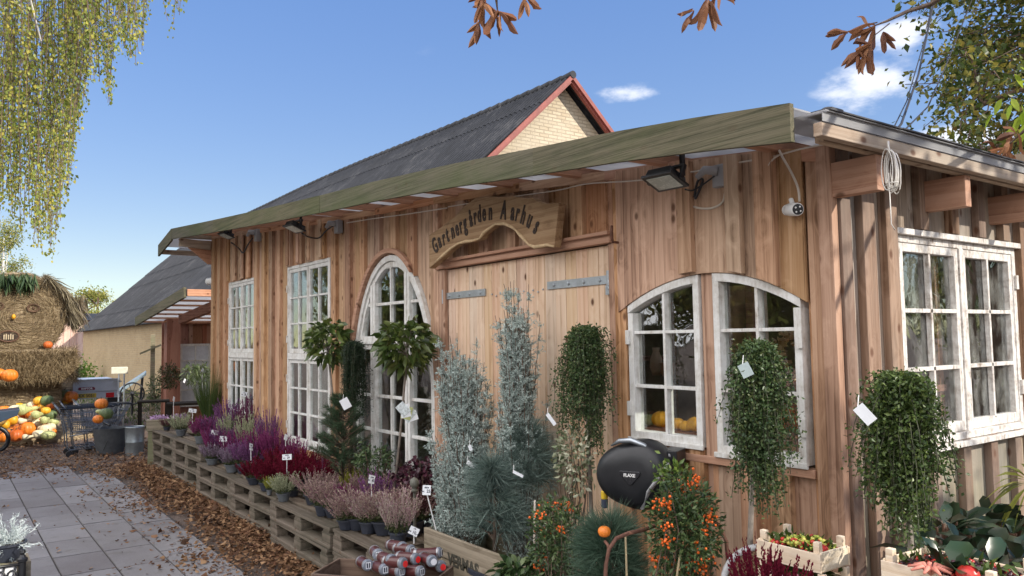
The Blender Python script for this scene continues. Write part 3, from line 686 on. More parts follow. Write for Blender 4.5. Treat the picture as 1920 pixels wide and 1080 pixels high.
# ------------------------------------------------------------ farmhouse behind
def brickm(name, c1, c2, mort, sc_=1.0, patch=None):
    m, t = M(name); o = t.obj(); sp_ = t.n('ShaderNodeSeparateXYZ', {0: o})
    v = t.n('ShaderNodeCombineXYZ', {0: t.math('ADD', sp_.outputs[0], sp_.outputs[1]), 1: sp_.outputs[2], 2: 0.0}).outputs[0]
    b = t.n('ShaderNodeTexBrick', {'Vector': v, 'Color1': (*c1, 1), 'Color2': (*c2, 1), 'Mortar': (*mort, 1), 'Scale': 1.0, 'Mortar Size': .012, 'Brick Width': .25 * sc_, 'Row Height': .078 * sc_, 'Bias': -.1})
    n = t.noise(o, 1.2, 6, .7); c = t.mix(t.ramp(n, [(.42, 0.0), (.68, .75)]), b.outputs[0], patch or mort)
    n2 = t.noise(o, 12, 5, .7); c = t.mix(t.math('MULTIPLY', t.ramp(n2, [(.55, 0.0), (.7, 1.0)]), .4), c, tuple(x * .55 for x in c2))
    t.out(t.n('ShaderNodeBsdfPrincipled', {'Base Color': c, 'Roughness': .9, 'Normal': t.bump(t.math('SUBTRACT', 1.0, b.outputs[1]), .6, .01)}).outputs[0]); return m
BR_G = brickm('cream_brick', (.58, .50, .36), (.46, .37, .25), (.36, .29, .21), patch=(.52, .45, .34))
BR_W = brickm('old_wall', (.34, .25, .13), (.26, .19, .10), (.30, .24, .15), patch=(.38, .30, .18))
def slatem():
    m, t = M('slate_roof'); o = t.obj(); n = t.noise(o, .9, 6, .7); n2 = t.noise(t.scl(o, (9, 2.5, 2.5)), 1, 6, .8)
    c = t.ramp(t.math('ADD', t.math('MULTIPLY', n, .45), t.math('MULTIPLY', n2, .55)), [(.38, (.008, .009, .011)), (.52, (.020, .022, .027)), (.61, (.055, .055, .057)), (.7, (.12, .12, .11))])
    t.out(t.n('ShaderNodeBsdfPrincipled', {'Base Color': c, 'Roughness': .75, 'Normal': t.bump(n2, .5, .02)}).outputs[0]); return m
SLATE = slatem(); REDP = plain('red_paint', (.25, .06, .045), .6, var=.25, scale=6)
HX0, HX1, HY, RY, RZ, EZ = -43.5, -11.13, 3.0, 8.27, 7.45, 2.58
HL = (-27, 8, 0)
house = thing('farmhouse', 'cream brick farmhouse with dark corrugated roof and red gable boards behind the shop', 'house', HL)
slope = (RZ - EZ) / (RY - HY)
w = MB(); YB2 = 2 * RY - HY
w.add([(HX1 - .34, HY, 0), (HX1 - .34, YB2, 0), (HX1 - .34, YB2, EZ), (HX1 - .34, RY, RZ - .12), (HX1 - .34, HY, EZ)], [(0, 1, 2, 3, 4)])
w.build('gable', BR_G, house, off=HL)
w = MB(); w.add([(HX0 + .2, HY, 0), (HX1 - .341, HY, 0), (HX1 - .341, HY, EZ), (HX0 + .2, HY, EZ)], [(0, 1, 2, 3)])
w.add([(HX0 + .2, YB2, 0), (HX0 + .2, HY, 0), (HX0 + .2, HY, EZ), (HX0 + .2, RY, RZ - .12), (HX0 + .2, YB2, EZ)], [(0, 1, 2, 3, 4)])
w.add([(HX1 - .121, YB2, 0), (HX0 + .2, YB2, 0), (HX0 + .2, YB2, EZ), (HX1 - .121, YB2, EZ)], [(0, 1, 2, 3)])
w.build('wall', BR_W, house, off=HL)
# corrugated roof in lapped rows
def corr(name, sgn):
    nx = int((HX1 - HX0) / .177 * 6); X = np.linspace(HX0, HX1, nx); nr = 7; V = []; F = []
    L = math.hypot(RY - HY + .25, slope * (RY - HY + .25)); base = 0
    nrm = np.array([0, -slope, 1.0]) / math.hypot(slope, 1)
    sag = lambda x: .07 * math.sin((x - HX0) / 9.0) - .04 * math.sin(x / 3.1)
    for r in range(nr):
        for k, tt in enumerate((r / nr, (r + 1.06) / nr)):
            tt = min(tt, 1.0)
            yy = HY - .25 + (RY - HY + .25) * tt; zz = EZ - .25 * slope + slope * (yy - HY + .25) + .06
            lift = (1 - k) * .010 + .008 * math.sin(r * 2.1)
            wv = .030 * np.sin(X * 2 * math.pi / .177)
            for x, q in zip(X, wv):
                h = q + lift; s_ = sag(x) * tt
                p = (x, yy + nrm[1] * h, zz + nrm[2] * h + s_)
                V.append((p[0], p[1] if sgn > 0 else 2 * RY - p[1], p[2]))
        b = base
        i = np.arange(nx - 1); q4 = np.stack([b + i, b + i + 1, b + nx + i + 1, b + nx + i], 1); F.append(q4 if sgn > 0 else q4[:, ::-1]); base += 2 * nx
    V = np.array(V) - np.array(HL)
    me = mesh_np(name, V, [np.concatenate(F)]); o = link(name, me, SLATE, house, smooth=True); me.set_sharp_from_angle(angle=R(60)); return o
r1 = corr('roof', 1); r2 = corr('roof', -1)
rc = MB()
x = HX0
while x < HX1:
    s_ = .07 * math.sin((x - HX0) / 9.0) - .04 * math.sin(x / 3.1)
    rc.tube([(x, RY, RZ + .06 + s_), (x + .42, RY, RZ + .075 + s_)], [.075, .085], 10); x += .4
rc.build('ridge_tiles', SLATE, house, off=HL, smooth='auto')
vb = MB()
for s_ in (1, -1):
    a = (HX1 + .01, HY - .3, EZ - .3 * slope - .04); b = (HX1 + .01, RY, RZ - .02)
    if s_ < 0: a = (a[0], 2 * RY - a[1], a[2])
    vb.bar(a, b, .05, .085, up=(0, 0, 1))
    a2 = (HX1 - .05, a[1], a[2] - .2); vb.bar((HX1 - .06, a[1], a[2] - .08), (HX1 - .06, b[1], b[2] - .08), .09, .06)
vb.build('verge_board', REDP, house, off=HL)
st = MB(); st.box(HX0, HX1 - .13, HY - .12, HY - .06, EZ - .16, EZ - .08); st.build('eave_board', plain('dark_board', (.06, .05, .045), .8), house, off=HL)

# pale shed between straw and farmhouse
sh = thing('pale_barn', 'pale pink boarded barn lit by the sun between the straw bales and the farmhouse', 'barn', (-49, 0, 0))
w = MB(); rr = random.Random(5); y = -8
while y < 7: w.box(-47.0, -46.97 + rr.uniform(-.004, .004), y, y + .27, 0, 3.15); y += .34
w.box(-50, -47.001, -8, 7, 0, 3.1); w.build('wall', W_PINK, sh, off=(-49, 0, 0))
w = MB()
w.box(-46.965, -46.93, .5, 2.0, .1, 2.9); w.build('door', plain('orange_door', (.62, .30, .16), .7), sh, off=(-49, 0, 0))
w = MB(); w.add([(-46.6, -8.4, 3.1), (-46.6, 7.2, 3.1), (-50, 7.2, 3.6), (-50, -8.4, 3.6), (-53.4, 7.2, 3.1), (-53.4, -8.4, 3.1)], [(0, 1, 2, 3), (3, 2, 4, 5)]); w.build('roof', SLATE, sh, off=(-49, 0, 0))

# ------------------------------------------------------------ lean-to porch at the far end
PY = .35
pa = atY(347, 548, PY); pb = atY(255, 603, PY)
PL = (pb[0] + 1.5, 1.4, 0)
porch = thing('lean_to_porch', 'red stained timber lean-to porch with slatted roof beyond the far end of the shop', 'porch', PL)
def PB(mb, n, m, p=porch, **k): return mb.build(n, m, p, off=PL, **k)
def zp(x): return pa[2] + (pb[2] - pa[2]) * (x - pa[0]) / (pb[0] - pa[0])
PB(MB().bar((pa[0], PY, zp(pa[0])), (pb[0], PY, zp(pb[0])), .04, .17), 'fascia', W_FASC)
PY2 = 3.0
rb = MB()
rb.bar((XL - .05, PY + .55, zp(pa[0]) + .03), (pb[0] + 1.3, PY + .55, zp(pb[0] + 1.3) - .12), .09, .16)
PB(rb, 'rafter', W_REDX)
q = MB()
for k in range(7):
    x = pb[0] + .25 + (pa[0] - pb[0]) * k / 6.6; q.box(x, x + .11, PY + .03, PY2, zp(x) - .05, zp(x) - .02)
q.box(pa[0] - .03, pa[0] + .03, PY + .03, PY2, zp(pa[0]) - .06, zp(pa[0]) + .05)
PB(q, 'roof_batten', W_PURL)
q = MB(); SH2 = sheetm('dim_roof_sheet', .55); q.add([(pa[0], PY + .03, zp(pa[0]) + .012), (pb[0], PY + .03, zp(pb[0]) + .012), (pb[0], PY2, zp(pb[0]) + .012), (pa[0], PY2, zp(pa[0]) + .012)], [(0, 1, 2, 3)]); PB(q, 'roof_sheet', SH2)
pp_ = atY(320, 700, PY + .6)
q = MB().box(pp_[0] - .16, pp_[0] + .10, PY + .5, PY + .76, 0, 2.35); PB(q, 'post', W_RED)
WX = pp_[0] - .35
q = MB(); y = PY + .5; k = 0
while y < 4.2: q.box(WX - .02, WX, y, y + .26, 0, 2.42); q.box(WX + .001, WX + .022, y + .24, y + .32, 0, 2.42); y += .28
q.box(WX + .024, WX + .08, PY + .6, 4.2, 2.12, 2.26)
PB(q, 'wall', W_RED)
a = atX(337, 645, WX + .03); b = atX(394, 760, WX + .03)
q = MB(); sash(q, a[1], b[1], b[2], a[2], 2, 4, WX + .05, .05, .03, .03, True)
o = PB(q, 'window', PAINT); q = MB().box(WX + .024, WX + .028, a[1] + .02, b[1] - .02, b[2] + .02, a[2] - .02); q.build('pane', plain('pale_pane', (.60, .63, .68), .3), o, off=PL)  # opaque pane in one even pale blue grey

# ------------------------------------------------------------ inside the shop
it = thing('display_shelf', 'wooden shelf inside the shop behind the right window of the pair', 'shelf', (-.6, .75, 0))
q = MB().box(-1.15, -.05, .55, .95, 1.43, 1.46).box(-1.15, -.05, .55, .95, .82, .85)
for x in (-1.12, -.6, -.1): q.box(x, x + .04, .91, .95, 0, 2.1)
q.build('boards', W_REDX, it, off=(-.6, .75, 0))
it = thing('display_table', 'long dark table inside the shop below the window sills', 'table', (-.62, .27, 0))
q = MB().box(-1.2, -.06, .10, .45, 1.21, 1.24); q.build('table_top', W_REDX, it, off=(-.62, .27, 0))
q = MB()
for x in (-1.18, -.12): q.box(x, x + .05, .12, .17, .1, 1.209).box(x, x + .05, .38, .43, .1, 1.209)
q.build('leg', W_REDX, it, off=(-.62, .27, 0))
YEL = plain('yellow_pumpkin', (.75, .36, .02), .45, var=.2, scale=14); ORG = plain('orange_pumpkin', (.72, .20, .02), .42, var=.22, scale=12)
CRM = plain('cream_pumpkin', (.68, .58, .38), .5, var=.14, scale=14); GRN = plain('green_squash', (.10, .14, .05), .5, var=.5, scale=20)
LGR = plain('pale_green_squash', (.42, .44, .18), .5, var=.35, scale=16); RED_O = plain('red_pumpkin', (.55, .12, .02), .42, var=.2, scale=12)
STEM = plain('pumpkin_stem', (.20, .16, .07), .8, var=.3)
def mk_pumpkin(name, mat, flat=.75, lobes=10, depth=.10):
    t = thing(name, 'x', 'pumpkin'); n = 40; k = 16
    pr = [(max(.0, math.sin(math.pi * i / k)) ** .85 * .5 * (1 if 0 < i < k else 0), .5 * flat * (1 - math.cos(math.pi * i / k)) - .02 * math.cos(math.pi * i / k)) for i in range(k + 1)]
    pr[0] = (.02, .04); pr[-1] = (.02, flat - .06)
    q = MB().lathe(pr, n, wob=lambda a, u: 1 - depth * abs(math.sin(a * lobes / 2)) ** .0 * (0.5 - 0.5 * math.cos(a * lobes)) * math.sin(math.pi * u))
    q.build('body', mat, t, smooth=True)
    MB().tube([(0, 0, flat - .08), (.01, 0, flat + .06), (.06, .02, flat + .14)], [.06, .04, .045], 6).build('stem', STEM, t, smooth=True)
    return Proto(t)
PK = {k: mk_pumpkin('pumpkin', m, f, l, d) for k, m, f, l, d in (('o', ORG, .78, 11, .10), ('y', YEL, .72, 10, .12), ('c', CRM, .7, 10, .06), ('r', RED_O, .82, 10, .08), ('g', GRN, .8, 9, .08), ('l', LGR, .62, 9, .05))}
def mk_gourd(name, mat):
    t = thing(name, 'x', 'gourd')
    pr = [(.02, 0), (.17, .04), (.25, .16), (.24, .3), (.15, .48), (.10, .64), (.10, .82), (.08, .95), (.02, 1.0)]
    q = MB().lathe(pr, 16).xf(lambda p: (p[2] - .5, p[1], p[0] + .24 + .12 * abs(p[2] - .3) ** 2)); q.build('body', mat, t, smooth=True)
    MB().tube([(.5, 0, .27), (.6, .02, .32)], [.04, .03], 6).build('stem', STEM, t, smooth=True)
    return Proto(t)
GD = {'l': mk_gourd('long_gourd', LGR), 'y': mk_gourd('long_gourd', YEL), 'c': mk_gourd('long_gourd', CRM)}
def pump_at(kind, px, py, t, dia, label, group=None, rz=None):
    """pumpkin whose middle shows at px, py, at depth t"""
    p = atT(px, py, t); h = dia * (.35 if kind in 'ycl' else .39)
    return PK[kind].place((p[0], p[1], p[2] - h), random.uniform(0, 6) if rz is None else rz, dia, label, group)
for kind, px, dia, lab in (('y', 1241, .085, 'yellow pumpkin inside the pair window beside the pale gourd, largest on the sill'), ('l', 1217, .07, 'pale green gourd at the left end of the sill inside the pair window'), ('y', 1270, .06, 'small yellow pumpkin in the middle of the inner window sill'), ('y', 1287, .055, 'tiny yellow pumpkin on the sill, left of the brighter one'), ('y', 1306, .075, 'bright yellow pumpkin at the right end of the inner window sill')):
    p = atY(px, 800, .12 + .03 * (px % 3)); PK[kind].place((p[0], p[1], 1.243), random.random() * 6, dia * 1.25, lab)
def vase(name, lab, x, y, z, h, r, mat, mouth=.5):
    o = MB().lathe([(r * .6, 0), (r, h * .3), (r * .9, h * .6), (r * mouth, h * .85), (r * mouth * 1.2, h), (r * mouth * .9, h)], 18).build(name, mat, smooth=True); o.location = (x, y, z); return tag(o, lab, 'vase')
CLAY = plain('clay', (.42, .22, .13), .7); CREAMC = plain('cream_ceramic', (.55, .42, .32), .5)
p = atY(1231, 700, .75); vase('vase', 'slim cream vase inside the left window of the pair', p[0], .75, 1.463, .17, .04, CREAMC)
p = atY(1252, 715, .7); vase('clay_pot', 'small clay pot on the shelf beside the slim vase', p[0], .7, 1.463, .08, .045, CLAY, .9)
p = atY(1495, 715, .8)
fg = thing('dried_flower_wreath', 'pale wreath of dried flowers standing on the inner shelf behind the right window', 'wreath', (p[0], .8, 1.47))
n = 260; a = rs.uniform(0, 6.28, n); rr_ = .10 + rs.normal(0, .018, n)
P = np.stack([rr_ * np.cos(a), rs.normal(0, .02, n), .13 + rr_ * np.sin(a)], 1)
link('petals', leafmesh(P, rs.normal(size=(n, 3)), .035, .025, .2), leafm('dried_petal', [(.45, .25, .10), (.7, .5, .3), (.8, .65, .45)], .1), fg)
p = atY(1385, 600, 1.1)
lr = thing('birch_log_stand', 'pair of bare leaning logs inside the right window of the pair', 'logs', (p[0], 1.1, .1))
MB().tube([(-.15, 0, 0), (-.05, 0, .9), (-.02, .02, 1.9)], .05, 10).tube([(.15, .1, 0), (.12, .05, 1.0), (.14, 0, 1.85)], .055, 10).build('log', plain('pale_log', (.38, .24, .13), .7, var=.3), lr, smooth=True)
for k, (x, lab) in enumerate(((-5.75, 'pale curtain hanging in the left half of the window behind the pine'), (-5.15, 'pale curtain hanging in the right half of the window behind the pine'))):
    q = MB(); xs = np.linspace(x - .22, x + .22, 40); V = []
    for i, xx in enumerate(xs):
        yy = .25 + .02 * math.sin(i * .9); V += [(xx, yy, .75), (xx, yy, 1.5)]
    q.add(V, [(2 * i, 2 * i + 2, 2 * i + 3, 2 * i + 1) for i in range(39)]); tag(q.build('curtain', plain('curtain', (.5, .48, .46), .9), smooth=True), lab, 'curtain')
for k, (x, y, z, c, h, r, nmx, lab) in enumerate(((-.42, .7, 1.463, ORG, .10, .05, 'jar', 'orange jar left of the flower wreath on the inner shelf'), (-.80, .72, 1.463, CLAY, .12, .035, 'jar', 'brown jar in the middle of the inner shelf'), (-.30, .7, .853, CREAMC, .16, .05, 'jar', 'cream jar on the lower inner shelf'), (-.95, .72, .853, CLAY, .14, .06, 'jar', 'clay jar on the left of the lower inner shelf'), (-.68, .3, 1.243, CREAMC, .09, .035, 'jar', 'cream pot on the inner table by the window post'))): vase(nmx, lab, x, y, z, h, r, c, .8)
for k, (x, y, z, d, kd, lab) in enumerate(((-1.35, 1.6, 1.0, .3, 'o', 'big orange pumpkin deep inside the shop, left'), (-1.0, 1.9, 1.0, .26, 'y', 'yellow pumpkin deep inside the shop, centre'), (-.7, 1.7, 1.0, .24, 'o', 'orange pumpkin deep inside the shop, right'), (-1.65, 2.0, 1.0, .28, 'r', 'deep orange pumpkin at the back of the shop'))): PK[kd].place((x, y, z), k, d, lab)
it = thing('display_table', 'broad table of pumpkins deep inside the shop', 'table', (-1.2, 1.8, 0)); MB().box(-2.0, -.4, 1.4, 2.2, .96, .998).build('table_top', W_REDX, it, off=(-1.2, 1.8, 0))
q = MB()
for x in (-1.95, -.5): q.box(x, x + .05, 1.45, 1.5, .1, .959).box(x, x + .05, 2.1, 2.15, .1, .959)
q.build('leg', W_REDX, it, off=(-1.2, 1.8, 0))
# inner shelf seen through the french window
it = thing('plant_rack', 'tall rack of shelves inside the shop seen through the arched window', 'rack', (-3.9, 2.2, 0))
q = MB()
for z in (.5, 1.0, 1.5): q.box(-4.8, -3.0, 2.0, 2.4, z, z + .03)
for x in (-4.8, -3.05): q.box(x, x + .05, 2.35, 2.4, 0.1, 2.0)
q.build('shelves', W_REDX, it, off=(-3.9, 2.2, 0))
for k, (x, z, c, lab) in enumerate(((-4.5, .53, CLAY, 'clay jar on the lowest board of the inner rack'), (-4.0, 1.03, CREAMC, 'cream jar on the middle board of the inner rack'), (-3.5, 1.03, CLAY, 'clay jar on the middle board of the inner rack'), (-4.2, 1.53, CREAMC, 'cream jar on the top board of the inner rack'))):
    vase('jar', lab, x, 2.2, z, .25, .1, c, .7)

# ------------------------------------------------------------ carved name board over the door
def sgn(px, py): q = atY(px, py, -.13); return (q[0], q[2])
up_ = [(808, 504), (808, 441), (832, 425), (857, 406), (872, 388), (894, 372), (920, 368), (945, 370), (966, 368), (985, 372), (1001, 371), (1010, 377), (1025, 382), (1052, 381)]
dn_ = [(1043, 464), (1030, 461), (1007, 465), (995, 460), (988, 452), (980, 443), (972, 434), (963, 427), (950, 421), (933, 422), (920, 431), (911, 438), (903, 449), (890, 453), (878, 454), (863, 458), (848, 468), (835, 480), (820, 493)]
pts = [sgn(*p) for p in up_ + dn_]
SGL = (float(pts[0][0]) + .55, -.1, 2.2)
sign = thing('name_board', 'carved oak name board with a wavy lower edge above the plank door', 'sign', SGL)
q = MB().prism(pts[::-1], -.145, -.095); q.build('board', W_SIGN, sign, off=SGL, bevel=.004)
# sanded raised lower edge
q = MB(); e = [sgn(*p) for p in dn_]
q.tube([(x, -.146, z + .004) for x, z in e], [.006 + .005 * ((i * 7) % 3) / 2 for i in range(len(e))], 8).build('worn_edge', plain('worn_edge', (.52, .38, .22), .8, var=.3, scale=40), sign, off=SGL, smooth=True)
txt = 'Gartnerg\u00e5rden Aarhus'
cpx = [(820, 462), (828, 452), (836, 447), (843, 441), (853, 434), (861, 429), (868, 424), (876, 419), (887, 411), (895, 407), (903, 403), (912, 400), (924, 398), None, (949, 396), (966, 398), (975, 400), (986, 405), (998, 412), (1011, 424)]
P2 = [sgn(*p) if p else None for p in cpx]
LET = plain('burnt_letters', (.035, .022, .016), .8)
for i, ch in enumerate(txt):
    if P2[i] is None: continue
    a = P2[i - 1] if i > 0 and P2[i - 1] else P2[i]; b = P2[i + 1] if i < len(txt) - 1 and P2[i + 1] else P2[i]
    ang = math.atan2(b[1] - a[1], b[0] - a[0])
    me = textmesh(ch, .15 if ch not in 'GA' else .155, .004, 'letter', .52, .0034)
    o = link('letter', me, LET, sign); o.matrix_basis = Matrix.Translation((P2[i][0] - SGL[0], -.146 - SGL[1], P2[i][1] - SGL[2])) @ Matrix.Rotation(-ang, 4, 'Y') @ Matrix.Rotation(R(90), 4, 'X')
hk = MB().tube([(0, 0, 0), (0, -.05, .0), (.01, -.07, .03), (.02, -.075, .08)], .007, 6); p = atY(1163, 455, -.026)
o = hk.build('iron_hook', IRON, smooth=True); o.location = p; tag(o, 'rusty iron hook on a board right of the plank door', 'hook')

# ------------------------------------------------------------ lamps, camera, sockets, cables
def mk_flood():
    t = thing('floodlight', 'x', 'floodlight'); q = MB()
    q.prism([(-.10, .0), (.10, 0), (.085, -.045), (-.085, -.045)], -.075, .075).box(-.115, .115, -.09, .09, .0, .016)
    q.build('housing', BLACK, t, bevel=.003)
    MB().box(-.088, .088, -.065, .065, .0165, .019).build('lens', plain('lamp_lens', (.42, .45, .40), .25), t)
    MB().box(-.13, -.116, -.012, .012, -.07, .01).box(.116, .13, -.012, .012, -.07, .01).box(-.13, .13, -.012, .012, -.085, -.071).build('bracket', BLACK, t)
    return t
fl0 = mk_flood(); CH[fl0.name] = [(c, []) for c in kids(fl0)]
for i, (px, py, lab, s_) in enumerate(((1247, 338, 'black floodlight nearest the corner, by the loop of pale cable', 1.0), (552, 427, 'black floodlight above the window behind the pine', 1.0), (424, 441, 'black floodlight at the far left end of the roof board', .95))):
    Y = -.37; p = atY(px, py, Y); f_ = fl0 if i == 0 else copy_thing(fl0, (0, 0, 0))
    f_['label'] = lab; f_.location = p; f_.scale = (s_ * (.70 if i == 0 else .8),) * 3
    # lens faces forward and down
    f_.rotation_euler = (R(158), 0, R(4))
    pm = Matrix.LocRotScale(Vector(p), f_.rotation_euler, Vector(f_.scale)).inverted()
    o = MB().bar((p[0] - .05, Y + .03, p[2] + .02), (p[0] - .05, Y + .03, zroof(p[0]) - .03), .014, .014).bar((p[0] + .07, Y + .03, p[2] + .01), (p[0] + .07, Y + .03, zroof(p[0]) - .03), .014, .02).build('arm', BLACK, f_); o.matrix_parent_inverse = pm
def cam_bullet(name, lab, p, rz, s=1.0, rx=0):
    t = thing(name, lab, 'camera', p, rz); q = MB().lathe([(.0, -.05), (.028, -.05), (.034, -.04), (.034, .055), (.030, .06)], 24, axis=1); q.build('housing', WHITEP, t, smooth='auto')
    q = MB().lathe([(.029, .0595), (.027, .0615), (.0, .063)], 20, axis=1); f_ = q.build('front_glass', BLACK, t)
    q = MB()
    for a in range(4): q.ball((.016 * math.cos(a * 1.57 + .6), .064, .016 * math.sin(a * 1.57 + .6)), (.005, .003, .005))
    q.build('led', WHITEP, t); MB().tube([(0, -.01, .03), (0, -.03, .055)], .012, 8).lathe([(.03, -.075), (.03, -.065), (.012, -.06), (.012, -.04)], 16, axis=1).build('mount', WHITEP, t)
    t.scale = (s,) * 3; t.rotation_euler = (rx, 0, rz); return t
p = atY(1487, 393, -.09); cam_bullet('security_camera', 'round white security camera with a black face hanging under its cable near the corner', p, face_cam(p) + math.pi + .4, .76, R(-8))
p = atY(398, 527, .0); p[0] = XL - .08; cam_bullet('security_camera', 'small white security camera on the far left end wall against the slate roof', p, 1.9, 1.4)
def sock(px, py, lab, sc_=1.0):
    p = atY(px, py, -.05); t = thing('power_socket', lab, 'socket', (p[0], -.05, p[2])); MB().box(-.035, .035, -.02, .024, -.05, .05).build('box', GREYP, t, bevel=.005)
    MB().tube([(-.0, -.02, .02), (-.05, -.05, .03), (-.085, -.06, .0)], [.022, .02, .012], 8).build('plug', GREYP, t, smooth=True); t.scale = (sc_,) * 3; return p
s1 = sock(1352, 330, 'grey outdoor socket with a plug above the loop of pale cable'); s2 = sock(634, 425, 'grey outdoor socket above and right of the window behind the pine', 1.15); s3 = sock(483, 441, 'grey socket above the far left window', 1.3)
def cable(name, lab, pix, Y, rad, mat, cat='cable', sub=6):
    P = []
    for k, p in enumerate(pix):
        y = p[2] if len(p) > 2 else Y; P.append(atY(p[0], p[1], y))
    P = np.array(P); out = []
    for i in range(len(P) - 1):
        p0, p1, p2, p3 = P[max(i - 1, 0)], P[i], P[i + 1], P[min(i + 2, len(P) - 1)]
        for k in range(sub):
            t = k / sub; out.append(.5 * (2 * p1 + (p2 - p0) * t + (2 * p0 - 5 * p1 + 4 * p2 - p3) * t * t + (3 * p1 - p0 - 3 * p2 + p3) * t ** 3))
    out.append(P[-1]); o = MB().tube([q - P[0] for q in out], rad, 6).build(name, mat, smooth=True); o.location = P[0]; return tag(o, lab, cat)
cable('pale_cable', 'pale cable hanging in a deep loop between the floodlight and the grey socket', [(1276, 318), (1290, 330), (1292, 375), (1302, 388), (1330, 391), (1352, 382), (1359, 365), (1359, 340)], -.045, .005, CABLE)
cable('lamp_cable', 'dark cable sagging from the near floodlight to its socket', [(1285, 355, -.3), (1298, 357, -.1), (1315, 348), (1340, 330)], -.07, .004, CABLED)
cable('cable_bundle', 'bunched black cable tied beside the grey socket near the corner', [(1302, 370), (1308, 340), (1318, 338), (1306, 368), (1303, 372)], -.06, .006, CABLED)
cable('camera_cable', 'pale cable dropping from the eave to the round security camera', [(1461, 282, -.06), (1468, 296), (1483, 322), (1496, 352), (1499, 378)], -.07, .005, CABLE)
cable('loose_cable', 'short loose end of pale cable left of the round security camera', [(1462, 290, -.06), (1448, 300), (1437, 318)], -.07, .004, CABLE)
cable('eave_cable', 'thin pale cable clipped along the top of the boards under the roof board', [(1560, 268), (1500, 280), (1440, 296), (1390, 304), (1300, 322), (1200, 338), (1100, 345), (1040, 358), (940, 372), (900, 378), (840, 388)], -.058, .0035, CABLE)
cable('eave_cable', 'thin pale cable clipped under the roof board left of the name board', [(838, 390), (760, 402), (700, 410), (650, 418)], -.05, .004, CABLE)
cable('lamp_cable', 'dark cable sagging from the middle floodlight to its socket', [(566, 437, -.35), (578, 444, -.2), (598, 446), (612, 432), (624, 424)], -.06, .007, CABLED)
cable('lamp_cable', 'dark cable hanging below the far left floodlight', [(434, 455, -.35), (448, 466, -.1), (456, 474), (464, 460), (474, 446)], -.06, .008, CABLED)
# coil and overhead cables at the corner
p0 = atY(1671, 318, -.06); q = MB(); rr = random.Random(2)
for k in range(9):
    w_ = .028 + .004 * rr.random(); h_ = .095 + .02 * rr.random(); dx = rr.uniform(-.012, .012)
    q.tube([(dx + w_ * math.sin(a), rr.uniform(-.004, .004) + .006 * (k - 4), -h_ * math.cos(a) - .01 * k / 4) for a in np.linspace(0, 6.28, 20)], .0032, 5, cap=False)
q.tube([(-.03, -.02, -.09), (.0, -.04, -.075), (.05, -.03, -.08), (.04, 0, -.10), (-.02, .0, -.085)], .003, 5).tube([(-.005, -.02, -.02), (-.003, -.02, -.3), (.004, -.0, -.33)], .003, 5).tube([(0, 0, .09), (-.01, 0, .13), (-.015, .01, .16)], .006, 6)
o = q.build('cable_coil', plain('white_cable', (.66, .63, .58), .45), smooth=True); o.location = p0; o.scale = (.66,) * 3; tag(o, 'coil of whitish cable hanging from the rafter end at the corner', 'cable coil')
for k, (pix, lab, r_) in enumerate((([(1655, 278), (1690, 232), (1722, 140), (1752, 0), (1762, -60)], 'thick dark overhead cable rising from the corner of the roof', .006), ([(1652, 278), (1668, 255), (1700, 190), (1738, 60), (1757, -50)], 'thin dark overhead cable, leftmost of those rising from the corner', .0035), ([(1657, 280), (1700, 240), (1740, 200), (1775, 120), (1830, -20)], 'dark overhead cable curving right through the tree branches', .0045))):
    P = [atT(px, py, 2.95 + .9 * i) for i, (px, py) in enumerate(pix)]
    o = MB().tube([q_ - P[0] for q_ in P], r_, 6).build('overhead_cable', CABLED, smooth=True); o.location = P[0]; tag(o, lab, 'cable')
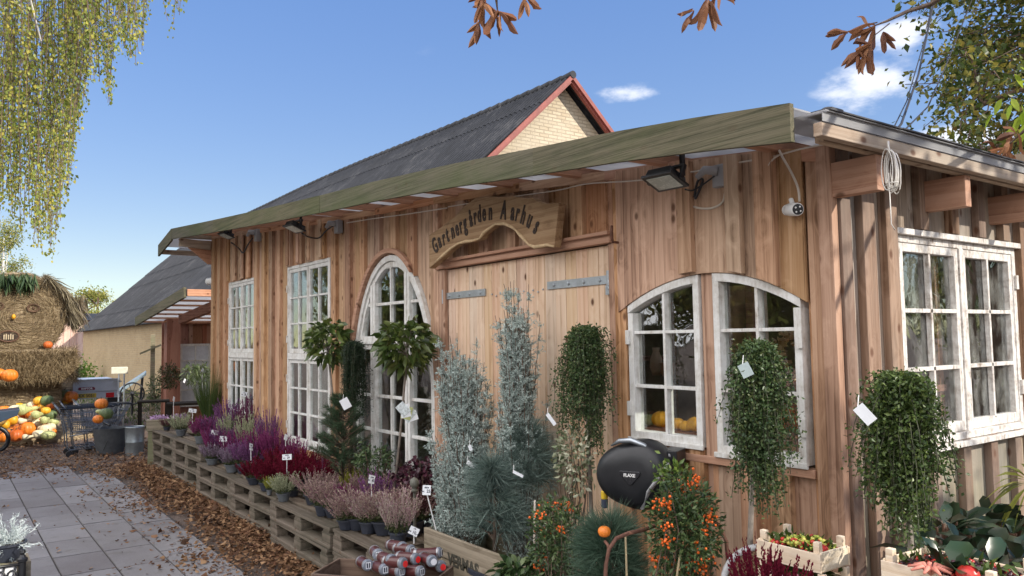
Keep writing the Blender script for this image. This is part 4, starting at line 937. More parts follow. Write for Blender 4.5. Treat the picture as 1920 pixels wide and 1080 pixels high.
# ------------------------------------------------------------ trees
BIRL = leafm('birch_leaf', [(.12, .16, .03), (.23, .28, .055), (.34, .38, .08), (.56, .48, .09), (.17, .22, .05)], .4, .45)
def wander(p, q, k, amp, rr):
    p = np.array(p, float); q = np.array(q, float); T = np.linspace(0, 1, k)[:, None]
    L = np.linalg.norm(q - p); o = rr.normal(0, amp * L, (k, 3)); o[0] = o[-1] = 0
    return p + (q - p) * T + o
def birch():
    bx, by = -9.6, -3.9
    t = thing('birch_tree', 'weeping birch with long hanging strands of small yellowish green leaves at the left', 'tree', (bx, by, 0)); L0 = np.array([bx, by, 0])
    rr = np.random.RandomState(4); q = MB()
    q.tube([(0, 0, 0), (.1, 0, 3), (.0, .1, 6), (.15, 0, 9), (.2, .1, 12)], [.26, .21, .16, .1, .04], 12)
    P = []; D = []; tw = MB(); S = []
    envx = [-400, 0, 25, 45, 62, 95, 108, 120, 140, 152, 168, 182, 205, 225, 245, 262, 276, 290, 304, 316, 326, 345, 360]
    envy = [560, 425, 400, 440, 455, 490, 430, 395, 280, 240, 150, 150, 205, 95, 130, 118, 40, -120, -90, 75, 60, 25, -60]
    for k in range(330):
        px = rr.uniform(-420, 352) if k < 110 else rr.uniform(-30, 350)
        if k > 110 and px > 150 and rr.rand() < .25: px = rr.uniform(-20, 150)
        e = np.interp(px, envx, envy); tipy = e if (rr.rand() < .16) else e - abs(rr.normal(0, 1)) * (110 if px < 150 else 45) - 5
        tt = rr.uniform(7.8, 10.2)
        tip = atT(px, tipy, tt); ln = rr.uniform(1.6, 3.6)
        top = tip + np.array([rr.normal(0, .12) , rr.normal(0, .12), ln]); S.append((tip, top, px))
    limbs = []
    for k in range(34):
        s_ = S[rr.randint(len(S))][1] if k < 26 else np.array([bx, by, 7]) + rr.normal(0, 2.2, 3)
        h = rr.uniform(3.5, 10); a = L0 + [0, 0, h]; b = s_ + [0, 0, .2]
        m = (a + b) / 2 + [0, 0, .9 + .15 * abs(b[2] - a[2])]
        pts = [a, a * .6 + m * .4 + [0, 0, .1], m, m * .4 + b * .6 + [0, 0, .2], b]; limbs += pts[1:]
        q.tube([p - L0 for p in pts], [.06, .045, .03, .018, .008], 6)
    limbs = np.array(limbs)
    for tip, top, px in S:
        j = np.argmin(np.linalg.norm(limbs - top, axis=1)); c = limbs[j]
        k = max(6, int(np.linalg.norm(top - tip) / .16)); sw = rr.normal(0, .03, (k, 3)); sw = np.cumsum(sw, 0) * .35
        T = np.linspace(0, 1, k)[:, None]; line = top + (tip - top) * T + sw - sw[-1] * T
        tw.tube([c - L0, (c + top) / 2 + [0, 0, .12] - L0] + [p - L0 for p in line[::2]], .0035, 3, cap=False)
        n = int(np.linalg.norm(top - tip) / (.026 if px > -40 else .05))
        u = rr.rand(n) * (k - 1); i = u.astype(int).clip(0, k - 2); f = (u - i)[:, None]
        p = line[i] * (1 - f) + line[i + 1] * f + rr.normal(0, .024, (n, 3)) * [1, 1, .6]
        P.append(p); D.append(rr.normal(0, .55, (n, 3)) + [0, 0, -1])
    P = np.concatenate(P) - L0; D = np.concatenate(D); n = len(P); s_ = rr.uniform(.03, .052, n)
    q.build('trunk', BIRCHB, t, smooth=True); tw.build('twigs', BARK, t)
    link('crown', leafmesh(P, D, s_, s_ * .72, .12), BIRL, t)
birch()
CHL = leafm('chestnut_leaf_green', [(.035, .06, .012), (.07, .10, .022), (.13, .155, .032), (.28, .24, .045), (.15, .075, .03)], .4, .45)
CHB = leafm('chestnut_leaf_brown', [(.08, .03, .015), (.17, .065, .025), (.27, .12, .05)], .15, .6)
def clusters_tree(name, label, loc, trunk_h, ends, per, leaf, lm, tr=.2, seed=1, spread=.22, limb_h=(2.5, 5), bark=BARK, droop=.5, twigr=.008, back=(.4, .9)):
    rr = np.random.RandomState(seed); L0 = np.array(loc, float)
    t = thing(name, label, 'tree', loc); q = MB(); P = []; D = []
    top = np.array([rr.normal(0, .3), rr.normal(0, .3), trunk_h])
    q.tube([(0, 0, 0), (.05, .02, trunk_h * .3), top * .6, top], [tr, tr * .8, tr * .5, tr * .2], 10)
    ends = [np.array(e) - L0 for e in ends]; E = np.array(ends)
    # main limbs to k-means-like anchors
    K = max(5, len(ends) // 14); anc = E[rr.choice(len(E), K, replace=False)]
    for _ in range(4):
        a = np.argmin(((E[:, None] - anc[None]) ** 2).sum(-1), 1); anc = np.array([E[a == k].mean(0) if (a == k).any() else anc[k] for k in range(K)])
    a = np.argmin(((E[:, None] - anc[None]) ** 2).sum(-1), 1)
    for k in range(K):
        h = rr.uniform(*limb_h); s0 = np.array([0, 0, min(h, trunk_h * .95)]); e = anc[k]; m = s0 * .5 + e * .5 + [0, 0, .35 + .1 * np.linalg.norm(e[:2])]
        cv = [s0 * (1 - u) ** 2 + 2 * m * u * (1 - u) + e * u * u for u in np.linspace(0, 1, 9)]
        q.tube(cv, list(np.linspace(tr * .35, .018, 9)), 7)
        for j in np.where(a == k)[0]:
            st_ = cv[rr.randint(5, 9)]; w_ = wander(st_, E[j], 6, .05, rr); w_[:, 2] += np.sin(np.linspace(0, math.pi, 6)) * .15
            q.tube(w_, list(np.linspace(.012, .004, 6)), 4, cap=False)
            n = int(per * rr.uniform(.6, 1.4)); u = rr.rand(n) ** .6 * 5; i = u.astype(int).clip(0, 4); f = (u - i)[:, None]
            p = w_[i] * (1 - f) + w_[i + 1] * f + rr.normal(0, spread, (n, 3)) * [1, 1, .7] * (.35 + .65 * rr.rand(n, 1))
            P.append(p); D.append(rr.normal(0, 1, (n, 3)) + [0, 0, -droop])
    P = np.concatenate(P); D = np.concatenate(D); n = len(P); s_ = rr.uniform(*leaf, n)
    q.build('trunk', bark, t, smooth=True); link('crown', leafmesh(P, D, s_, s_ * .62, .2), lm, t); return t
rr = np.random.RandomState(9); ends = []
def inreg(x, y):
    b = np.interp(y, [-200, 0, 40, 90, 130, 160, 200, 240, 275, 310, 345], [1600, 1690, 1705, 1760, 1705, 1672, 1735, 1725, 1745, 1820, 1875])
    return x > b
while len(ends) < 430:
    x, y = rr.uniform(1600, 2350), rr.uniform(-320, 330)
    if x > 1930 and rr.rand() < .5: continue
    if inreg(x, y): ends.append(atT(x, y, rr.uniform(6.2, 9.5)))
clusters_tree('lime_tree', 'tree with green and yellowing leaves rising behind the right end of the shop', (2.6, 7.6, 0), 8, ends, 75, (.04, .085), CHL, .22, 3, .17)
# shading tree on the sunny side of the building, out of the picture to the right
ends = [np.array([5.3, 3.0, 5.3]) + rr.normal(0, 1, 3) * [1.7, 1.2, 1.35] for _ in range(38)]
chest = clusters_tree('chestnut_tree', 'horse chestnut beside the shop whose brown curled leaves hang into the top of the view', (5.6, 1.2, 0), 6.5, ends, 20, (.10, .18), CHL, .28, 5, .22)
# its brown palmate leaves that reach into the picture, on a limb overhead
q = MB(); LP = []; LD = []; LW = []; cl = MB(); cl0 = np.array([5.6, 1.2, 0]); rr = np.random.RandomState(12)
def palm(px, py, t, n, ln, ang0=-90, spread=150, stalk=None):
    c = atT(px, py, t)
    for k in range(n):
        a = R(ang0 + spread * (k / max(1, n - 1) - .5) + rr.normal(0, 8)); d = RT * math.cos(a) + UP * math.sin(a) + FW * rr.normal(0, .35); d /= np.linalg.norm(d)
        L = ln * rr.uniform(.7, 1.1); s = np.cross(d, FW + rr.normal(0, .5, 3)); s /= np.linalg.norm(s); nn = np.cross(d, s); nseg = 7; V = []; wv = rr.uniform(-.4, .4)
        for i in range(nseg + 1):
            u = i / nseg; w = L * .15 * (math.sin(math.pi * min(1, u ** 1.4 * .98 + .02)) ** .8 + .05) * rr.uniform(.75, 1.15); cu = d * L * u + np.array([0, 0, -1]) * L * .25 * u * u + nn * L * .12 * math.sin(u * 5 + wv * 6)
            cp = .9 + .6 * wv
            V += [c + cu + s * w - nn * w * cp, c + cu, c + cu - s * w - nn * w * cp * .8]
        F = []
        for i in range(nseg):
            b = 3 * i; F += [(b, b + 1, b + 4, b + 3), (b + 1, b + 2, b + 5, b + 4)]
        cl.add([v - cl0 for v in V], F)
    return c
A = []
for args in ((905, 5, 4.0, 4, .12, -60, 120), (933, 22, 4.0, 6, .125, -80, 150), (900, 40, 4.05, 4, .11, -110, 100), (985, -5, 4.1, 4, .11, -60, 90), (915, -15, 4.1, 5, .13, -140, 80), (1328, 2, 3.7, 5, .12, -95, 80), (1300, 18, 3.7, 3, .10, -150, 60), (1345, -15, 3.8, 4, .1, -60, 90),
             (1640, 48, 3.5, 5, .12, -160, 110), (1632, 85, 3.5, 5, .12, -150, 110), (1590, 60, 3.6, 3, .11, -175, 60), (1655, 60, 3.4, 4, .08, -60, 90), (1615, 95, 3.5, 4, .10, -110, 80), (1880, 280, 3.9, 6, .12, -120, 200), (1905, 250, 3.9, 5, .12, -140, 160), (1860, 300, 4.0, 4, .1, -170, 120)):
    A.append((args, palm(*args)))
cl.build('dry_leaves', CHB, chest)
cb_ = MB()
def limb(pix, r0, r1, tie=None):
    P = [atT(*p) - cl0 for p in pix]
    if tie is not None: P.append(np.array(tie))
    cb_.tube(P, list(np.linspace(r0, r1, len(P))), 6)
limb([(1640, 48, 3.5), (1662, 40, 3.5), (1700, 22, 3.55), (1745, 8, 3.6), (1800, -30, 3.4), (2000, -160, 2.6)], .003, .02, (-.2, 0, 4.2))
limb([(1632, 85, 3.5), (1640, 66, 3.5), (1668, 44, 3.5)], .002, .003); limb([(1590, 60, 3.6), (1615, 48, 3.55), (1645, 42, 3.5)], .002, .003)
limb([(933, 22, 4.0), (930, -5, 4.0), (945, -60, 4.0), (1100, -200, 3.6), (1700, -400, 2.6)], .003, .03, (-.2, 0, 4.6))
limb([(905, 5, 4.0), (925, -30, 4.0)], .002, .003); limb([(985, -5, 4.1), (970, -60, 4.0), (1000, -110, 3.9)], .002, .004)
limb([(1328, 2, 3.7), (1330, -40, 3.7), (1360, -120, 3.6), (1500, -300, 3.2)], .003, .012)
limb([(1880, 280, 3.9), (1915, 250, 3.9), (1990, 180, 3.6), (2300, 0, 2.8)], .003, .02, (-.2, .2, 3.4))
cb_.build('thin_branches', BARK, chest, smooth=True)
# green chestnut leaves close at the right edge
P = []; D = []
for (x, y) in ((1895, 205), (1912, 170), (1905, 240), (1918, 120), (1890, 190)):
    c = atT(x, y, 4.6); 
    for k in range(3): P.append(c + rs.normal(0, .05, 3)); D.append(rs.normal(0, 1, 3) + [0, 0, -.8])
link('green_leaves', bigleaf(np.array(P) - cl0, np.array(D), .085, .04, .3), leafm('bright_leaf', [(.20, .30, .02), (.38, .45, .05)], .5), chest)
# mirrored surroundings across the path, and trees beyond the yard
def blob_ends(c, r, n, rr): 
    v = rr.normal(0, 1, (n, 3)); v /= np.linalg.norm(v, axis=1)[:, None]; return [np.array(c) + x * np.array(r) * rr.uniform(.45, 1) ** .6 for x in v]
rr = np.random.RandomState(21)
GL2 = leafm('mixed_leaf', [(.04, .07, .015), (.09, .13, .03), (.16, .19, .04), (.30, .26, .05)], .3)
mt = clusters_tree('maple_tree', 'broad leafy tree across the path, mirrored in the window panes', (-7, -12, 0), 8, [np.array([-7, -12, 0]) + e for e in blob_ends((0, 0, 3.0), (3.2, 3.2, 2.4), 120, rr)], 60, (.16, .30), GL2, .3, 31, .45)
MP = Proto(mt); MP.used = True
for x, y, s_, lab in ((-15.5, -9.5, 1.1, 'broad leafy tree down the path on its left side, mirrored in the far windows'), (-24, -11, 1.2, 'broad leafy tree well beyond the straw figure, left of the yard'), (-12, -15, 1.2, 'broad leafy tree in the second row across the path'), (-3.2, -10.5, .7, 'smaller leafy tree behind the viewer, mirrored in the pair window'), (1.2, -15, 1.15, 'broad leafy tree straight behind the viewer'), (9, -11, .95, 'broad leafy tree behind the viewer to the right'), (11, 9, 1.1, 'broad leafy tree on the sunny side beyond the side window'), (4.5, 15, 1.0, 'broad leafy tree beyond the back of the shop on the sunny side')):
    MP.place((x, y, 0), rr.rand() * 6, s_, lab)
YL = leafm('yellowing_leaf', [(.08, .12, .02), (.20, .24, .05), (.36, .34, .08), (.42, .36, .12)], .35)
c0 = atT(183, 560, 62); b0 = [c0[0], c0[1], 0]
clusters_tree('far_tree', 'yellowing tree behind the pale barn and the left end of the farmhouse roof', b0, c0[2] + .5, [e for e in blob_ends((c0[0], c0[1], c0[2] - 1.2), (2.0, 2.0, 2.3), 90, rr)], 60, (.12, .24), YL, .22, 41, .4)
c0 = atT(8, 480, 45); b0 = [c0[0], c0[1], 0]
clusters_tree('far_birch', 'pale yellow birch standing behind the top straw bale', b0, c0[2] + 1, [e for e in blob_ends((c0[0], c0[1], c0[2] - .6), (1.3, 1.3, 3.0), 90, rr)], 60, (.08, .16), YL, .15, 42, .3, bark=BIRCHB)
c0 = atT(120, 590, 55)
clusters_tree('far_tree', 'low pale tree between the straw figure hair and the yellowing tree', [c0[0], c0[1], 0], c0[2] + .3, blob_ends((c0[0], c0[1], c0[2] - .6), (1.6, 1.6, 1.6), 60, rr), 50, (.12, .24), YL, .2, 43, .4)
c0 = atT(148, 700, 34)
P = c0 + rs.normal(0, .35, (500, 3)) * [1, 1, .8]; o = link('bush', leafmesh(P - [c0[0], c0[1], 0], rs.normal(size=(500, 3)), .14, .1), leafm('bush_leaf', [(.06, .14, .02), (.16, .28, .05), (.3, .42, .1)], .4)); o.location = (c0[0], c0[1], 0); tag(o, 'small bright green bush at the corner of the farmhouse', 'bush')

# ------------------------------------------------------------ pallets
def mk_pallet():
    t = thing('pallet', 'x', 'pallet'); L, Wd = 1.2, .56
    q = MB()
    for k, (y, w) in enumerate(((-Wd / 2 + .05, .1), (-.10, .1), (.10, .1), (Wd / 2 - .05, .1))): q.box(-L / 2, L / 2, y - w / 2, y + w / 2, .122, .144)
    q.build('deck_board', W_PAL, t, bevel=.003)
    q = MB()
    for y in (-Wd / 2 + .05, 0, Wd / 2 - .05): q.box(-L / 2, L / 2, y - .05, y + .05, 0, .022)
    q.build('bottom_board', W_PAL, t, bevel=.003)
    q = MB()
    for x in (-.53, 0, .53):
        for y in (-Wd / 2 + .05, 0, Wd / 2 - .05): q.box(x - .07, x + .07, y - .047, y + .047, .0225, .099)
        q.box(x - .05, x + .05, -Wd / 2 + .003, Wd / 2 - .003, .0995, .1215)
    q.build('block', W_PAL, t, bevel=.004)
    return Proto(t)
PAL = mk_pallet(); ORD = ['lowest', 'second', 'third', 'topmost']
stacks = [(-9.02, -.235, 4, 'first stack at the far end'), (-7.78, -.245, 4, 'second stack from the far end'), (-6.50, -.285, 3, 'third stack from the far end'), (-5.28, -.30, 3, 'fourth stack from the far end'), (-4.03, -.355, 3, 'second stack from the near end'), (-2.78, -.345, 3, 'nearest stack, beside the crate of grave candles')]
for x, y, n, nm in stacks:
    for k in range(n):
        PAL.place((x + random.uniform(-.012, .012), y + random.uniform(-.012, .012), .146 * k + .001), random.uniform(-.012, .012) + (.015 if x < -5 else -.01), 1, f'grey pallet, {ORD[k] if k < n - 1 else "topmost"} of its pile, {nm}', 'pallets stacked as a plant bench')
def pz(x): return .586 if x < -7.14 else .441

# ------------------------------------------------------------ potted heathers
def potm(q, r=.06, h=.11, z0=0): return q.lathe([(r * .72, z0), (r * .97, z0 + h * .86), (r * 1.1, z0 + h * .88), (r * 1.1, z0 + h), (r * .98, z0 + h), (r * .95, z0 + h * .9), (0, z0 + h * .9)], 18)
HG = leafm('heather_green', [(.035, .05, .02), (.08, .10, .035), (.12, .13, .06)], .2)
HC = {'w': [(.20, .23, .13), (.38, .40, .26), (.58, .57, .42)], 'p': [(.10, .035, .10), (.22, .09, .21), (.36, .18, .34)], 'm': [(.12, .02, .07), (.23, .045, .14), (.34, .11, .23)],
      'd': [(.07, .006, .014), (.14, .010, .026), (.24, .022, .05)], 'l': [(.15, .11, .15), (.27, .20, .27), (.40, .32, .38)], 'k': [(.13, .04, .07), (.24, .08, .13), (.48, .42, .31), (.20, .06, .12), (.50, .46, .34), (.28, .11, .17), (.16, .16, .08)],
      'y': [(.20, .22, .03), (.34, .34, .06), (.45, .42, .12)], 's': [(.06, .03, .03), (.14, .06, .06), (.30, .18, .20)], 'c': [(.20, .10, .11), (.50, .46, .36), (.34, .18, .23), (.56, .52, .42), (.42, .34, .28)], 'u': [(.08, .02, .05), (.16, .05, .10), (.24, .09, .16)]}
def mk_heather(kind, seed, up=1.0, n=72):
    rr = np.random.RandomState(seed); t = thing('potted_heather', 'x', 'potted plant')
    potm(MB(), .056, .092).build('pot', POT if seed % 2 else POTG, t, smooth='auto')
    a = rr.uniform(0, 2 * math.pi, n); r = np.sqrt(rr.rand(n)); lean = r * rr.uniform(.7, 1.1, n)
    bs = np.stack([.04 * r * np.cos(a), .04 * r * np.sin(a), np.full(n, .082)], 1)
    ln = rr.uniform(.15, .235, n) * (1.08 - .30 * r ** 2)
    dr = unit(np.stack([np.cos(a) * lean * .82, np.sin(a) * lean * .82, np.full(n, up)], 1) + rr.normal(0, .06, (n, 3)))
    P = []; D = []; G = []; GD_ = []; tw = MB()
    for i in range(n):
        m = 22; u = np.linspace(.30, 1.0, m)
        p = bs[i] + dr[i] * (ln[i] * u)[:, None] + np.array([0, 0, .035]) * (u ** 2)[:, None] * r[i]
        w = (1.05 - u)[:, None] ** .4
        P.append(p + rr.normal(0, .0020, (m, 3)) * w); D.append(dr[i] * 1.1 + rr.normal(0, .42, (m, 3)) * w)
        m = 9; u = rr.uniform(.05, .45, m); G.append(bs[i] + dr[i] * (ln[i] * u)[:, None] + rr.normal(0, .006, (m, 3))); GD_.append(dr[i] + rr.normal(0, .8, (m, 3)))
    P = np.concatenate(P); D = np.concatenate(D)
    link('flowers', leafmesh(P, D, rr.uniform(.012, .019, len(P)), .0095, .3), leafm('heather_' + kind, HC[kind], .25, .7, .1, 1.0, .22, (95, 95, 9)), t)
    G = np.concatenate(G); link('foliage', leafmesh(G, np.concatenate(GD_), .02, .006, .2), HG, t)
    return Proto(t)
HE = {k: mk_heather(k, 50 + i, up={'k': .95, 'd': 1.2, 'm': 1.1}.get(k, 1.0)) for i, k in enumerate('wpmdlkysuc')}
cn = {'w': 'pale greenish white', 'p': 'soft purple', 'm': 'magenta', 'd': 'dark red', 'l': 'greyish lilac', 'k': 'pink and cream', 'y': 'yellow green', 's': 'dusky brown pink', 'u': 'dull maroon', 'c': 'cream spiked'}
HL_ = [('s', 313, 785, -.40, 12, 'at the far end of the bench beside the red post'), ('w', 340, 778, -.40, 19, 'in the front row near the red post'), ('m', 376, 786, -.42, 19, 'in the front row, right of the far white one'), ('p', 396, 781, -.30, 18, 'close behind the far magenta one'), ('p', 428, 754, -.10, 20, 'against the wall under the grass clump'), ('u', 463, 752, -.10, 20, 'against the wall left of the window behind the pine'),
       ('w', 432, 781, -.25, 20, 'in the middle row, left of two'), ('w', 464, 784, -.22, 20, 'in the middle row, right of two'), ('p', 503, 776, -.12, 18, 'against the boards between the two tall windows'), ('m', 440, 812, -.36, 22, 'leftmost in the band of three magenta ones'), ('m', 482, 811, -.28, 24, 'middle of the band of three magenta ones'), ('m', 516, 814, -.16, 22, 'rightmost in the band of three magenta ones'),
       ('l', 398, 833, -.48, 21, 'at the front edge where the bench steps down'), ('l', 436, 838, -.46, 24, 'at the front edge left of the dark red mass'), ('p', 474, 838, -.33, 24, 'behind the left end of the dark red mass'), ('d', 478, 864, -.50, 26, 'at the left front of the dark red mass'), ('d', 516, 856, -.42, 30, 'in the middle front of the dark red mass'), ('d', 556, 850, -.33, 30, 'at the right of the dark red mass'), ('d', 584, 846, -.20, 26, 'at the back right of the dark red mass'), ('d', 524, 840, -.24, 26, 'at the back of the dark red mass'),
       ('m', 556, 828, -.10, 24, 'against the window sill behind the dark red mass'), ('y', 505, 896, -.57, 10, 'tiny, beside the small white one on the empty boards'), ('w', 532, 890, -.56, 23, 'small, alone on the empty boards at the front edge'),
       ('k', 588, 884, -.42, 30, 'first of the pink group, right of the empty boards'), ('y', 660, 880, -.24, 18, 'between the pink ones'), ('k', 632, 888, -.28, 30, 'in the back row of the pink group, left'), ('k', 626, 912, -.48, 32, 'at the front left of the pink group'), ('k', 690, 884, -.22, 32, 'in the back row of the pink group, middle'), ('m', 655, 910, -.38, 26, 'single in the middle of the pink group'), ('k', 672, 918, -.50, 36, 'at the front middle of the pink group'),
       ('k', 606, 900, -.52, 28, 'lowest at the far front of the pink group'), ('k', 650, 932, -.56, 32, 'at the very edge of the bench, middle of the pink group'), ('c', 690, 930, -.50, 30, 'among the pink ones at the near front'), ('p', 708, 892, -.34, 30, 'between the pink ones behind the tilted price sign'), ('c', 745, 925, -.54, 30, 'at the near front right'), ('u', 610, 862, -.14, 28, 'at the foot of the dwarf pine'), ('d', 500, 868, -.52, 24, 'in the front row of the dark red mass, second'), ('d', 548, 862, -.44, 26, 'in the front row of the dark red mass, third'), ('d', 604, 862, -.30, 24, 'at the far right end of the dark red mass'), ('u', 532, 822, -.08, 22, 'under the second tall window, left corner'), ('p', 456, 826, -.40, 22, 'between the lilac and magenta ones'), ('p', 420, 800, -.34, 22, 'behind the lilac one on the step'), ('m', 400, 806, -.44, 18, 'at the step of the bench'), ('k', 744, 892, -.20, 34, 'in the back row of the pink group, right'), ('k', 722, 918, -.42, 44, 'largest at the near front, above the candle crate'), ('k', 772, 918, -.30, 42, 'at the near right, beside the old planter board'), ('s', 800, 906, -.18, 30, 'behind the near right pink one')]
for k, px, ty, Y, hw, where in HL_:
    top = atY(px, ty, Y); b = pz(top[0]); h = top[2] - b; tt = (np.array([top[0], Y, b + .15]) - CAM) @ FW; wd = hw * 1.52 / FOC * tt
    H0 = .300; W0 = .155
    HE[k].place((top[0], Y, b + .002), random.uniform(0, 6.28), (wd / W0, wd / W0, h / H0), f'{cn[k]} heather {where}', 'potted heathers on the pallet bench', tilt=(random.uniform(-.05, .05), random.uniform(-.05, .05)))

# ------------------------------------------------------------ other plants
def base_z(x, y): return pz(x) if (x < -2.1 and y < .0) else 0.0
def mk_pot(t, r, h, m=POT): potm(MB(), r, h).build('pot', m, t, smooth='auto'); MB().lathe([(r * .93, h * .92), (0, h * .93)], 16).build('soil', SOIL, t)
LAUR = leafm('laurel_leaf', [(.03, .055, .012), (.055, .09, .02), (.10, .14, .035), (.17, .19, .05)], .18, .32, .5)
def standard_ball(px, py, Y, rx, ry, stem_px, label, n=230, seed=1):
    rr = np.random.RandomState(seed); c = atY(px, py, Y); tt = (c - CAM) @ FW; r = rx / FOC * tt; h = ry / FOC * tt; s0 = atY(stem_px, 860, Y); bz = pz(c[0]); base = np.array([s0[0], Y, bz])
    t = thing('standard_laurel', label, 'potted tree', base)
    mk_pot(t, .085, .15); q = MB(); cc = c - base
    q.tube([(0, 0, .12), cc * .5 + [.01, 0, 0], cc - [0, 0, h * .5], cc], [.009, .008, .008, .006], 8)
    for k in range(12): v = unit(rr.normal(size=3)); q.tube([cc - [0, 0, h * .3], cc + v * [r, r, h] * .7], [.005, .003], 5)
    q.build('trunk', BARKG, t, smooth=True)
    v = unit(rr.normal(size=(n, 3)) + [0, 0, -.05]); P = cc + v * [r * .74, r * .74, h * .78] * rr.uniform(.35, 1, (n, 1)) ** .5; D = v * [1, 1, .3] + [0, 0, -.1] + rr.normal(0, .55, (n, 3))
    link('leaves', bigleaf(P, D, rr.uniform(.06, .10, n), rr.uniform(.032, .048, n), .32, side=np.cross(D, rr.normal(0, .9, (n, 3)) + [0, 0, 1])), LAUR, t)
standard_ball(616, 642, -.22, 50, 54, 640, 'broad leaved round headed standard tree in front of the window behind the pine', 330, 1)
standard_ball(762, 645, -.28, 66, 62, 735, 'broad leaved standard tree with a leaning bare stem in front of the arched window', 430, 2)
def needle_bush(name, label, px, topy, Y, hw, basey, cols, n_br=26, nl=.09, tiers=None, seed=3, cat='conifer', pot=(.12, .16), tuft=30, nw=.0022, spread=1.0, potmat=POT, zb=None):
    rr = np.random.RandomState(seed); top = atY(px, topy, Y); bz = base_z(top[0], Y) if zb is None else zb; tt = (top - CAM) @ FW; W_ = hw / FOC * tt; H = top[2] - bz; zb_ = atY(px, basey, Y)[2] - bz
    t = thing(name, label, cat, (top[0], Y, bz)); mk_pot(t, pot[0], pot[1], potmat); q = MB(); q.tube([(0, 0, pot[1] * .8), (.01, 0, H * .6), (0, 0, H * .97)], [.014, .010, .004], 7)
    P = []; D = []
    for k in range(n_br):
        if tiers: z = tiers[k % len(tiers)] * (H - zb_) + zb_ + rr.normal(0, .015); rad = W_ * (1.08 - .75 * (z - zb_) / (H - zb_))
        else: z = zb_ + (H - zb_) * rr.rand() ** .9; rad = W_ * math.sqrt(max(.06, 1 - ((z - zb_) / (H - zb_)) ** 2 * .9))
        a = rr.uniform(0, 6.28); rad *= rr.uniform(.6, 1.02); s0 = np.array([0, 0, max(pot[1], z - rad * .55)]); e = np.array([rad * math.cos(a), rad * math.sin(a), z]) * [1, 1, 1]
        e -= unit(e - s0) * nl * .35
        q.tube([s0, (s0 + e) / 2 + [0, 0, -.01], e], [.006, .005, .003], 5)
        for u in np.linspace(.45, 1, 6):
            c = s0 + (e - s0) * u; m = tuft; P.append(np.repeat(c[None], m, 0) + rr.normal(0, .004, (m, 3))); dd = unit(e - s0); D.append(dd * (.9 if u < 1 else .7) + rr.normal(0, .55 * spread, (m, 3)) + [0, 0, .18])
    P = np.concatenate(P); D = np.concatenate(D); n = len(P)
    q.build('trunk', BARK, t, smooth=True); link('needles', needlemesh(P, D, rr.uniform(.65, 1.1, n) * nl, nw), leafm('needles_' + str(seed), cols, .1, .5, .3), t); return t
GP_ = [(.02, .045, .022), (.05, .09, .045), (.10, .15, .08)]; BP_ = [(.05, .085, .075), (.14, .20, .175), (.32, .40, .35)]
needle_bush('dwarf_pine', 'open tiered dwarf pine with a white tag, in front of the second tall window', 642, 735, -.30, 62, 862, GP_, 110, .065, None, 61, tuft=26, pot=(.10, .13))
needle_bush('blue_pine', 'shaggy grey green pine with long needles in a blue black pot behind the lettered board', 925, 862, -.42, 62, 985, BP_, 50, .17, None, 62, tuft=19, pot=(.13, .17), nw=.0036, zb=.34)
needle_bush('blue_pine', 'shaggy grey green pine with long needles under the variegated shrub side of the blue junipers', 992, 800, -.22, 58, 900, BP_, 48, .16, None, 63, tuft=19, nw=.0034, zb=.25)
needle_bush('dark_pine', 'low dark pine with fine needles below the hose reel', 1145, 968, -.62, 78, 1080, [(.03, .065, .04), (.07, .12, .08), (.14, .21, .14)], 50, .14, None, 64, tuft=20, nw=.003, zb=.3)
WC_ = [(.022, .05, .018), (.05, .09, .03), (.09, .14, .05), (.15, .16, .06)]
STRD = plain('strand', (.045, .05, .025), .8)
